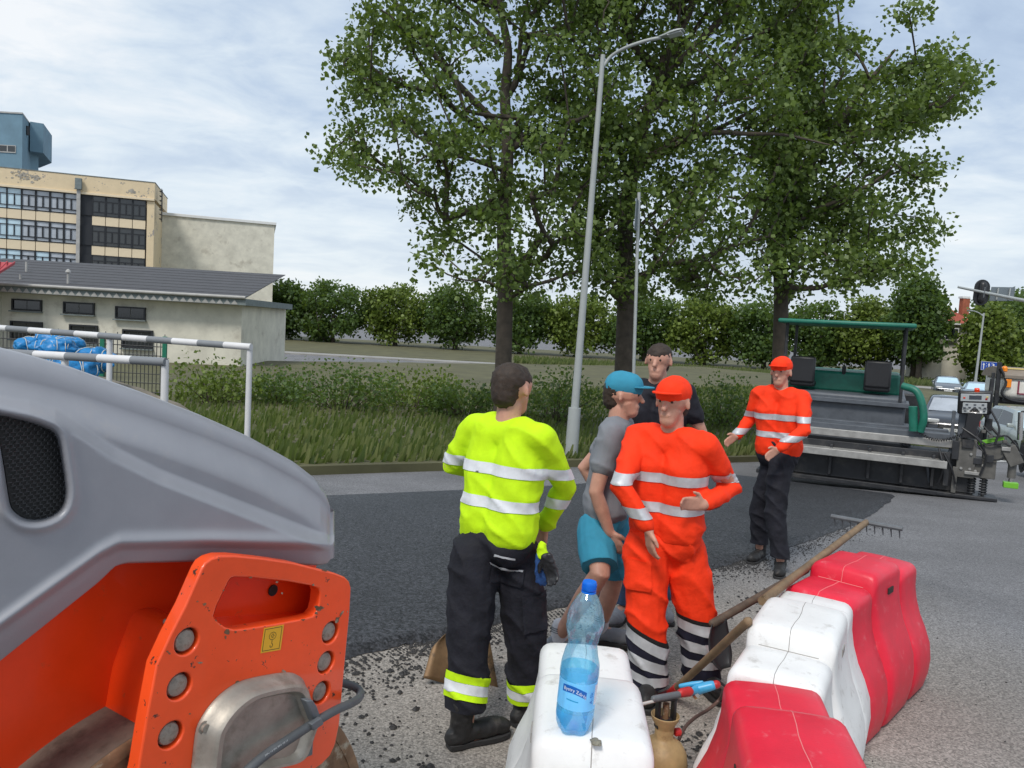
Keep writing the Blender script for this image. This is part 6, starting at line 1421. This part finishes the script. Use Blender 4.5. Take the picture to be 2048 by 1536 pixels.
car('parked_car', 'dark grey car farthest left on the street by the verge', (*at(1894, 762, 58).xy, gz(33, 58)), math.radians(-116), M_cargrey, 4.4, 1.8, 1.48, .95, (.26, .78))
car('parked_car', 'black car cut off by the right edge of the view', (*at(2186, 820, 16.6).xy, gz(12, 16.6)), math.radians(-112), M_cardark, 4.4, 1.8, 1.48, .95, (.26, .78))

# ------------------------------------------------------------------ tipper truck with tarp
P = at(2003, 800, 29.0); tr_ = thing('tipper_truck', 'cream-sided tipper truck with beige tarp at the right edge', 'truck', (P.x, P.y, gz(P.x, P.y)), math.radians(-14))
zb_, zt_ = at(2003, 797, 29).z - gz(P.x, P.y), at(2003, 753, 29).z - gz(P.x, P.y)
bm = B(); box(bm, (2.9, 1.22, (zb_ + zt_) / 2), (5.6, 2.4, zt_ - zb_)); obj('bed', bm, M_truckw, tr_, bevel=.22, seg=4)
bm = B(); loft(bm, [[Vector((x, y, z)) for y, z in ((-.06, zt_ - .05), (-.06, zt_ + .06), (.5, zt_ + .30), (1.3, zt_ + .36), (2.1, zt_ + .26), (2.5, zt_ + .02), (2.5, zt_ - .05))] for x in (.02, 1.4, 2.9, 4.3, 5.75)]); obj('tarp', bm, M_tarp, tr_, smooth=40)
bm = B(); box(bm, (2.9, .42, zt_ + .315), (5.7, .05, .05)); obj('tarp_edge', bm, M_tarpe, tr_)
for nm, pts in (('maroon_line', [(.52, zt_ - .16), (.52, zb_ + .22), (2.4, zb_ + .22)]),):
    bm = B()
    for a_, b_ in zip(pts, pts[1:]): box(bm, ((a_[0] + b_[0]) / 2, -.005 + .0006, (a_[1] + b_[1]) / 2), (abs(b_[0] - a_[0]) + .05, .03, abs(b_[1] - a_[1]) + .05))
    obj(nm, bm, M_maroon, tr_)
bm = B(); box(bm, (.17, -.012, zt_ - .24), (.20, .05, .32)); obj('amber_marker', bm, M_amber, tr_, bevel=.02)
bm = B(); tube(bm, [(.10, .3, zt_ + .20), (.10, .3, zt_ + .28)], .10, 12); bmesh.ops.create_icosphere(bm, subdivisions=2, radius=.105, matrix=Matrix.Translation((.10, .3, zt_ + .30))); obj('beacon', bm, M_amber, tr_, smooth=50)
bm = B(); box(bm, (2.9, 1.2, zb_ - .12), (5.5, 1.0, .22)); box(bm, (2.9, .10, zb_ - .05), (5.66, .12, .16)); obj('chassis', bm, M_pavb, tr_, bevel=.02)
bm = B(); box(bm, (-.12, .2, zb_ + .35), (.14, .12, zt_ - zb_ + 1.2)); box(bm, (-.28, .25, zb_ + .1), (.10, .10, 1.7)); obj('tail_post', bm, M_pavb, tr_, bevel=.01)
bm = B(); tube(bm, curve([(-.10, .1, zt_ + .3), (.1, .0, zt_ - .2), (-.02, -.02, zb_ + .2), (.35, -.03, zb_ - .05), (1.2, -.03, zb_ - .10)], 4), .05, 8); obj('tail_hose', bm, M_blackpl, tr_, smooth=60)
for x in (.9, 2.1, 5.0):
    for y in (.18, 2.2):
        Mw = Matrix.Translation((x, y, .5)) @ Matrix.Rotation(PI / 2, 4, 'X'); bm = B(); lathe(bm, [(.24, -.14), (.46, -.14), (.50, -.09), (.50, .09), (.46, .14), (.24, .14)], 28, M=Mw); wl = obj('wheel', bm, M_tyre, tr_, smooth=40)
        bm = B(); lathe(bm, [(.24, .13), (.18, .08), (.08, .10), (0, .11)], 20, M=Mw); obj('rim', bm, M_galv, wl, smooth=40)
bm = B(); box(bm, (7.0, 1.2, 1.55), (1.9, 2.3, 2.3)); cabn = obj('cab', bm, M_truckw, tr_, bevel=.10); bm = B(); box(bm, (7.1, 1.2, 2.1), (1.3, 2.33, .8)); obj('cab_window', bm, M_glassd, cabn, bevel=.05)
bm = B(); box(bm, (6.2, 1.2, .62), (3.2, 1.0, .25)); obj('frame', bm, M_pavb, tr_)

# ------------------------------------------------------------------ asphalt paver seen from behind its screed
PV = gnd(1966, 1001); pa_ = math.atan2(.44, -.90)
pv = thing('asphalt_paver', 'black asphalt paver seen from behind, screed and control console at its right end', 'paver', (PV.x, PV.y, gz(PV.x, PV.y)), pa_)
# local axes: +x along the screed to the left, -y away from the camera (travel direction)... built with y positive to the rear
def P_(name, c, s, mat, bev=.008, parent=None, rot=None):
    bm = B(); box(bm, c, s, rot); return obj(name, bm, mat, parent or pv, bevel=bev)
def T(name, pts, r, mat, n=10, parent=None): bm = B(); tube(bm, pts, r, n); return obj(name, bm, mat, parent or pv, world=False, smooth=50)
sb = P_('screed_box', (1.75, -.25, .40), (3.1, .55, .62), M_pavb)
P_('screed_plate', (1.75, -.15, .045), (3.5, .60, .07), M_pavb)
P_('screed_plate', (.25, -.05, .05), (.85, .42, .05), M_pavb)
P_('rear_walkway', (2.05, .16, .575), (2.9, .34, .05), M_pavl); P_('walkway_edge', (2.02, .345, .545), (2.9, .03, .12), M_pavl)
P_('upper_beam', (1.95, -.05, .855), (3.0, .22, .12), M_pavl); P_('screed_deck', (1.95, -.25, .955), (3.0, .5, .10), M_pavg)
P_('screed_cover', (1.95, -.40, 1.02), (2.8, .18, .05), M_pavg)
for x in (.75, 1.2, 1.7, 2.3, 2.9): P_('screed_rib', (x, .06, .40), (.05, .14, .52), M_pavb)
T('walkway_stay', [(.85, .25, .55), (.80, .05, .30), (.78, 0, .18)], .022, M_pavg)
# end frame with console column
P_('end_frame', (.30, .04, .66), (.26, .20, .62), M_pavd); P_('end_frame', (.08, -.02, .53), (.40, .26, .32), M_pavd)
P_('side_post', (.36, -.08, 1.02), (.16, .10, .72), M_pavg); P_('side_post', (.52, -.02, .95), (.05, .06, .9), M_pavg)
for x in (.02, .18):
    bm = B(); pts, k = [], 0
    for i in range(70): a_ = i * .55; pts.append((x + .048 * math.cos(a_), .02 + .048 * math.sin(a_), .10 + .26 * i / 70))
    tube(bm, pts, .014, 6); obj('spring', bm, M_pavb, pv, smooth=60); T('spring_rod', [(x, .02, .07), (x, .02, .40)], .028, M_pavd)
br = P_('side_bracket', (-.10, .02, .80), (.34, .20, .22), M_pavd); P_('side_bracket', (-.32, .04, .78), (.20, .24, .30), M_pavd, rot=Matrix.Rotation(.5, 3, 'Y'))
T('side_jack', [(-.34, .05, .74), (-.34, .05, .42)], .060, M_pavd); T('side_jack', [(-.34, .05, .44), (-.34, .05, .34)], .035, M_chrome); P_('jack_foot', (-.34, .05, .31), (.20, .14, .09), M_lime)
P_('lever', (-.02, .05, .98), (.36, .07, .06), M_lime, rot=Matrix.Rotation(.35, 3, 'Y'))
T('spindle', [(-.42, -.10, 1.02), (-.40, -.10, 1.46)], .040, M_chrome); T('spindle_crank', [(-.40, -.1, 1.46), (-.52, -.1, 1.50), (-.52, -.1, 1.58)], .018, M_pavb)
T('strut', [(.05, -.2, .85), (.02, -.2, 1.95)], .030, M_pavb); T('strut', [(-.06, -.2, 1.0), (-.32, -.1, .72)], .026, M_pavb); T('strut', [(.18, -.2, 1.55), (-.05, -.22, 1.15), (-.30, -.1, .90)], .022, M_pavb)
for pts in ([(.10, .05, 1.2), (-.05, .12, 1.05), (-.22, .10, 1.08), (-.38, .05, .92)], [(.25, .06, 1.1), (.05, .16, .92), (-.2, .16, .96), (-.45, .08, .80)], [(.2, .05, .95), (0, .15, .72), (-.15, .15, .70), (-.26, .1, .82)]): T('hydraulic_line', curve(pts, 4), .014, M_blackpl, 7)
for x, z in ((.0, 1.05), (.10, 1.12), (-.12, .94), (-.20, .99)): P_('coupling', (x, .12, z), (.06, .06, .05), M_pavd, .006)
for x, y, z, sx, sy, sz, mt in ((.46, .12, .78, .10, .08, .30, M_pavb), (.60, .14, .62, .14, .10, .22, M_pavb), (.30, .15, .90, .16, .05, .14, M_pavb), (.14, .13, .64, .12, .05, .10, M_pavb), (-.02, .15, .70, .10, .06, .12, M_pavb), (.56, .16, .36, .08, .06, .34, M_pavb), (.44, .14, .30, .07, .06, .42, M_pavd), (.20, .16, .44, .22, .04, .05, M_pavl), (-.22, .16, .88, .12, .05, .06, M_pavl), (.02, -.05, 1.22, .09, .07, .20, M_pavb)): P_('screed_bracket', (x, y, z), (sx, sy, sz), mt, .006)
for x, z in ((.24, .50), (.36, .50), (.24, .74), (.36, .86), (.06, .58), (.16, .48)):
    bm = B(); lathe(bm, [(.022, 0), (.022, .018), (0, .019)], 6, M=Matrix.Translation((x, .142, z)) @ Matrix.Rotation(-PI / 2, 4, 'X')); obj('bolt', bm, M_pavl, pv)
for pts in ([(.62, .2, .72), (.50, .26, .50), (.42, .22, .24)], [(.70, .2, .80), (.62, .28, .50), (.66, .2, .20)], [(.40, .18, 1.15), (.16, .24, .98), (.04, .2, .70), (.10, .18, .42)], [(.05, .12, 1.5), (-.10, .18, 1.2), (-.06, .2, .95)]): T('hydraulic_line', curve(pts, 4), .016, M_blackpl, 7)
# console
cR = Matrix.Rotation(-.30, 3, 'X') @ Matrix.Rotation(0, 3, 'Z'); cR = Matrix.Rotation(.06, 3, 'Y') @ Matrix.Rotation(-.35, 3, 'X')
cpos = Vector((.26, .14, 1.565)); con = P_('console', cpos, (.47, .09, .40), M_blackpl, .035, rot=cR)
def cp_(x, z, y=.047): return cpos + cR @ Vector((x, y, z))
def cface(name, x, z, sx, sz, mat, y=.0455, th=.006, bev=.002): bm = B(); box(bm, cp_(x, z, y), (sx, th, sz), cR); return obj(name, bm, mat, con, bevel=bev)
cface('display_panel', 0, .105, .40, .125, M_panel); cface('screen', 0.0, .11, .17, .07, M_screen, .0495); cface('indicator', -.15, .085, .03, .03, M_redp, .0495); cface('indicator', -.16, .12, .03, .03, M_tarpe, .0495); cface('indicator', .15, .10, .03, .025, M_orange2, .0495)
cface('key_panel', 0, -.05, .33, .13, M_panel); cface('key_panel', .12, -.12, .10, .09, M_panel); cface('key_panel', -.12, -.12, .10, .09, M_panel)
for x, z in ((-.11, -.015), (0, -.015), (.11, -.015), (-.14, -.07), (-.07, -.065), (0, -.065), (.07, -.065), (.14, -.07), (-.13, -.125), (.13, -.125)): cface('key', x, z, .035, .022, M_screen, .0505, .008)
bm = B(); lathe(bm, [(.055, .045), (.055, .062), (.045, .075), (0, .078)], 20, M=Matrix.Translation(cpos) @ cR.to_4x4() @ Matrix.Translation((0, 0, -.125)) @ Matrix.Rotation(-PI / 2, 4, 'X')); obj('dial', bm, M_blackpl, con, smooth=40)
cface('warning_cap', -.02, .215, .07, .06, M_orange2, .0, .06, .01)
bm = B(); loft(bm, [[Vector((x, y, z)) for x, y in ((a, .02), (b, .02), (b, .20), (a, .20))] for a, b, z in ((.22, .40, 1.00), (.20, .36, 1.15), (.14, .34, 1.40))]); obj('console_boot', bm, M_blackpl, pv, smooth=40)
P_('boot_plate', (.24, .12, 1.40), (.20, .16, .025), M_chrome, .004)
bm = B(); pts = []
for i in range(150): t = i / 149; a_ = i * .9; c = Vector((.36 + .75 * t, .12, 1.06 - .16 * math.sin(t * PI) + .02 * t)); pts.append(c + Vector((0, math.cos(a_) * .022, math.sin(a_) * .022)))
tube(bm, pts, .007, 5); obj('coiled_cable', bm, M_blackpl, pv, smooth=60)
# green guide arc, tractor body, platform
bm = B(); tube(bm, curve([(.98, .1, 1.02), (.95, .14, 1.25), (1.00, .12, 1.50), (1.10, .08, 1.68), (1.30, .0, 1.74)], 4), .060, 10); tube(bm, [(1.08, .1, 1.02), (1.12, .12, 1.42)], .07, 10); obj('green_guard', bm, M_pgreen, pv, smooth=60)
P_('tow_arm', (1.15, -1.5, .78), (.12, 2.4, .22), M_pavg); P_('tow_arm', (3.3, -1.5, .78), (.12, 2.4, .22), M_pavg)
P_('tractor_body', (2.3, -2.6, 1.0), (2.2, 3.2, .95), M_pavg, .05); P_('engine_cover', (2.3, -2.9, 1.65), (2.0, 2.2, .40), M_pgreen, .06)
for x in (1.3, 3.3):
    bm = B(); loop = [Vector((x - .16, -2.6 + sy, z)) for sy, z in ((-1.45, .32), (-1.35, .08), (-1.15, .0), (1.15, .0), (1.35, .08), (1.45, .32), (1.3, .58), (-1.3, .58))]; prism(bm, loop, (.32, 0, 0)); obj('track', bm, M_tyre, pv, bevel=.03)
P_('hopper', (2.3, -4.9, 1.0), (2.9, 1.5, .8), M_pavb, .04); P_('platform', (2.3, -1.35, 1.35), (2.3, .9, .08), M_pavg)
for x in (1.7, 3.0): s_ = P_('seat', (x, -1.5, 1.60), (.45, .42, .12), M_blackpl, .04); P_('seat_back', (x, -1.3, 1.86), (.45, .10, .5), M_blackpl, .04, s_)
for x, y in ((1.3, -1.0), (3.3, -1.0), (1.3, -2.6), (3.3, -2.6)): T('canopy_post', [(x, y, 1.4), (x, y, 2.72)], .03, M_pavb)
P_('canopy', (2.3, -1.8, 2.76), (2.3, 2.1, .08), M_pgreen, .03)
T('steering_column', [(2.3, -1.95, 1.4), (2.3, -1.8, 1.95)], .04, M_pavb)

# ------------------------------------------------------------------ traffic light on its mast arm, lane sign, red-roofed house
Y = 30.0; mb = at(2150, 620, Y); root = thing('traffic_light', 'black traffic light head seen from behind on a long mast arm', 'traffic light', (mb.x, mb.y, gz(mb.x, mb.y)))
a0, a1, a2 = at(1916, 574, Y), at(1966, 584.5, Y), at(2150, 622, Y)
bm = B(); tube(bm, [a0, a1, a2], [.045, .055, .095], 12); obj('mast_arm', bm, M_galv, root, world=True, smooth=60)
bm = B(); tube(bm, [(mb.x, mb.y, gz(mb.x, mb.y)), a2 + Vector((0, 0, .15))], [.13, .10], 14); obj('mast', bm, M_galv, root, world=True, smooth=60)
cA, cB = at(1967.5, 559, Y + .12), at(1960, 611, Y + .12); ax = (cA - cB); hL = ax.length; ax.normalize(); sd = ax.cross(Vector((0, 1, 0))).normalized()
mid = (cA + cB) / 2; R_h = .30; loop = [mid + ax * (hL / 2 - R_h) + sd * R_h * math.cos(t) + ax * R_h * math.sin(t) for t in [PI * k / 12 for k in range(13)]] + [mid - ax * (hL / 2 - R_h) - sd * R_h * math.cos(t) - ax * R_h * math.sin(t) for t in [PI * k / 12 for k in range(13)]]
bm = B(); prism(bm, loop, (0, .05, 0)); obj('backing_board', bm, M_blackpl, root, world=True, bevel=.01)
bm = B(); tube(bm, [mid + ax * (hL / 2 - .22), mid - ax * (hL / 2 - .22)], .15, 16, round_ends=True); hd = obj('lamp_housing', bm, M_blackpl, root, world=True, smooth=60)
for k in (-1, 0, 1):
    c = mid + ax * k * hL * .29; bm = B(); tube(bm, [c + Vector((0, .05, 0)), c + Vector((0, .26, .0))], [.12, .13], 16); obj('visor', bm, M_blackpl, root, world=True, smooth=50)
bm = B(); tube(bm, [mid + ax * (hL / 2 - .3) - Vector((0, .155, 0)), mid - ax * (hL / 2 - .3) - Vector((0, .155, 0))], .022, 8); obj('mounting_strip', bm, M_greymetal, root, world=True, smooth=60)
q_ = [at(1984, 573.5, Y + .35), at(2031, 574.5, Y + .35), at(2027, 602, Y + .35), at(1979, 602, Y + .35)]
sb_ = thing('sign_board', 'grey back of a large sign board hung behind the traffic light arm', 'sign', (q_[0].x, q_[0].y, q_[3].z))
bm = B(); prism(bm, q_, (0, .05, 0)); obj('board', bm, M_signback, sb_, world=True, bevel=.01)
for u_ in (.25, .75):
    t_, b_ = q_[0].lerp(q_[1], u_), q_[3].lerp(q_[2], u_); bm = B(); tube(bm, [t_ - Vector((0, .05, .05)), b_ - Vector((0, .05, -.05))], .03, 8); obj('bracket', bm, M_galv, sb_, world=True)
Y = 60.0; q_ = [at(1963, 722, Y), at(1998, 725, Y), at(1996.5, 742.5, Y), at(1961.5, 739.5, Y)]
ls = thing('lane_sign', 'blue lane sign with two straight arrows and one slanting left arrow', 'sign', (q_[3].x, q_[3].y, gz(q_[3].x, Y)))
bm = B(); prism(bm, q_, (0, .06, 0)); fc = obj('sign_face', bm, M_bluesign, ls, world=True)
def lsp(u_, v, d=.012): p = q_[3].lerp(q_[2], u_).lerp(q_[0].lerp(q_[1], u_), v); return p - Vector((0, d, 0))
def arrow(pts, name='arrow'):
    bm = B(); prism(bm, [lsp(u_, v, .004) for u_, v in pts], (0, -.012, 0)); obj(name, bm, M_white, fc, world=True)
for u_ in (.14, .44): arrow([(u_ - .025, .12), (u_ + .025, .12), (u_ + .025, .58), (u_ + .065, .58), (u_, .85), (u_ - .065, .58), (u_ - .025, .58)])
arrow([(.88, .10), (.92, .17), (.735, .62), (.765, .70), (.64, .85), (.66, .50), (.695, .56)])
bm = B()
for u_ in (.29, .60):
    for v in (.18, .48, .78): prism(bm, [lsp(u_ + a_, v + b_, .004) for a_, b_ in ((-.012, -.06), (.012, -.06), (.012, .06), (-.012, .06))], (0, -.010, 0))
obj('lane_dashes', bm, M_white, fc, world=True)['kind'] = 'stuff'
bm = B()
for a_, b_ in (((0, 0), (1, .035)), ((0, .965), (1, 1)), ((0, .035), (.015, .965)), ((.985, .035), (1, .965))): prism(bm, [lsp(a_[0], a_[1], .004), lsp(b_[0], a_[1], .004), lsp(b_[0], b_[1], .004), lsp(a_[0], b_[1], .004)], (0, -.010, 0))
obj('border', bm, M_white, fc, world=True)
pb = lsp(.42, 0, -.10); bm = B(); tube(bm, [(pb.x, pb.y, gz(pb.x, Y)), (pb.x, pb.y, lsp(.42, .8).z)], .05, 10); obj('post', bm, M_galv, ls, world=True, smooth=60)
Y = 84.0; c = at(1915, 700, Y); hs = thing('house', 'house with red tiled roof and brick chimney among the trees', 'house', (c.x, c.y, gz(c.x, Y)))
e0, e1, rg, bt_ = at(1888, 645, Y), at(1950, 648, Y), at(1924, 612, Y + 4), gz(c.x, Y)
bm = B(); box(bm, ((e0.x + e1.x) / 2, Y + 4, (bt_ + e0.z) / 2), (e1.x - e0.x - .6, 7.6, e0.z - bt_)); obj('wall', bm, M_render, hs, world=True)
bm = B(); zz2 = e0.z; xm = (e0.x + e1.x) / 2
base4 = [bm.verts.new(p) for p in ((e0.x, Y - .4, zz2), (e1.x, Y - .4, zz2), (e1.x, Y + 8.4, zz2), (e0.x, Y + 8.4, zz2))]; r0, r1 = bm.verts.new((xm - .3, Y + 4, rg.z)), bm.verts.new((xm + .3, Y + 4, rg.z))
bm.faces.new(base4[::-1]); bm.faces.new((base4[0], base4[1], r1, r0)); bm.faces.new((base4[1], base4[2], r1)); bm.faces.new((base4[2], base4[3], r0, r1)); bm.faces.new((base4[3], base4[0], r0)); rf = obj('roof', bm, M_tile, hs, world=True)
ch0 = at(1928.5, 612, Y + 2); ct = at(1928.5, 597, Y + 2); bm = B(); box(bm, (ch0.x, Y + 2, (ct.z + ch0.z) / 2 - .6), (.75, .75, ct.z - ch0.z + 1.2)); obj('chimney', bm, M_brick, rf, world=True); bm = B(); box(bm, (ct.x, Y + 2, ct.z + .1), (.85, .85, .22)); obj('chimney_cap', bm, M_white, rf, world=True)
bm = B(); box(bm, ((e0.x + e1.x) / 2, Y - .42, zz2 - .10), (e1.x - e0.x, .12, .16)); obj('gutter', bm, M_white, hs, world=True)
for px in (1897, 1908):
    p = at(px, 668, Y - .2); bm = B(); box(bm, p, (.9, .2, 1.3)); wf_ = obj('window', bm, M_white, hs, world=True); bm = B(); box(bm, p - Vector((0, .11, 0)), (.7, .04, 1.1)); obj('pane', bm, M_glassd, wf_, world=True)
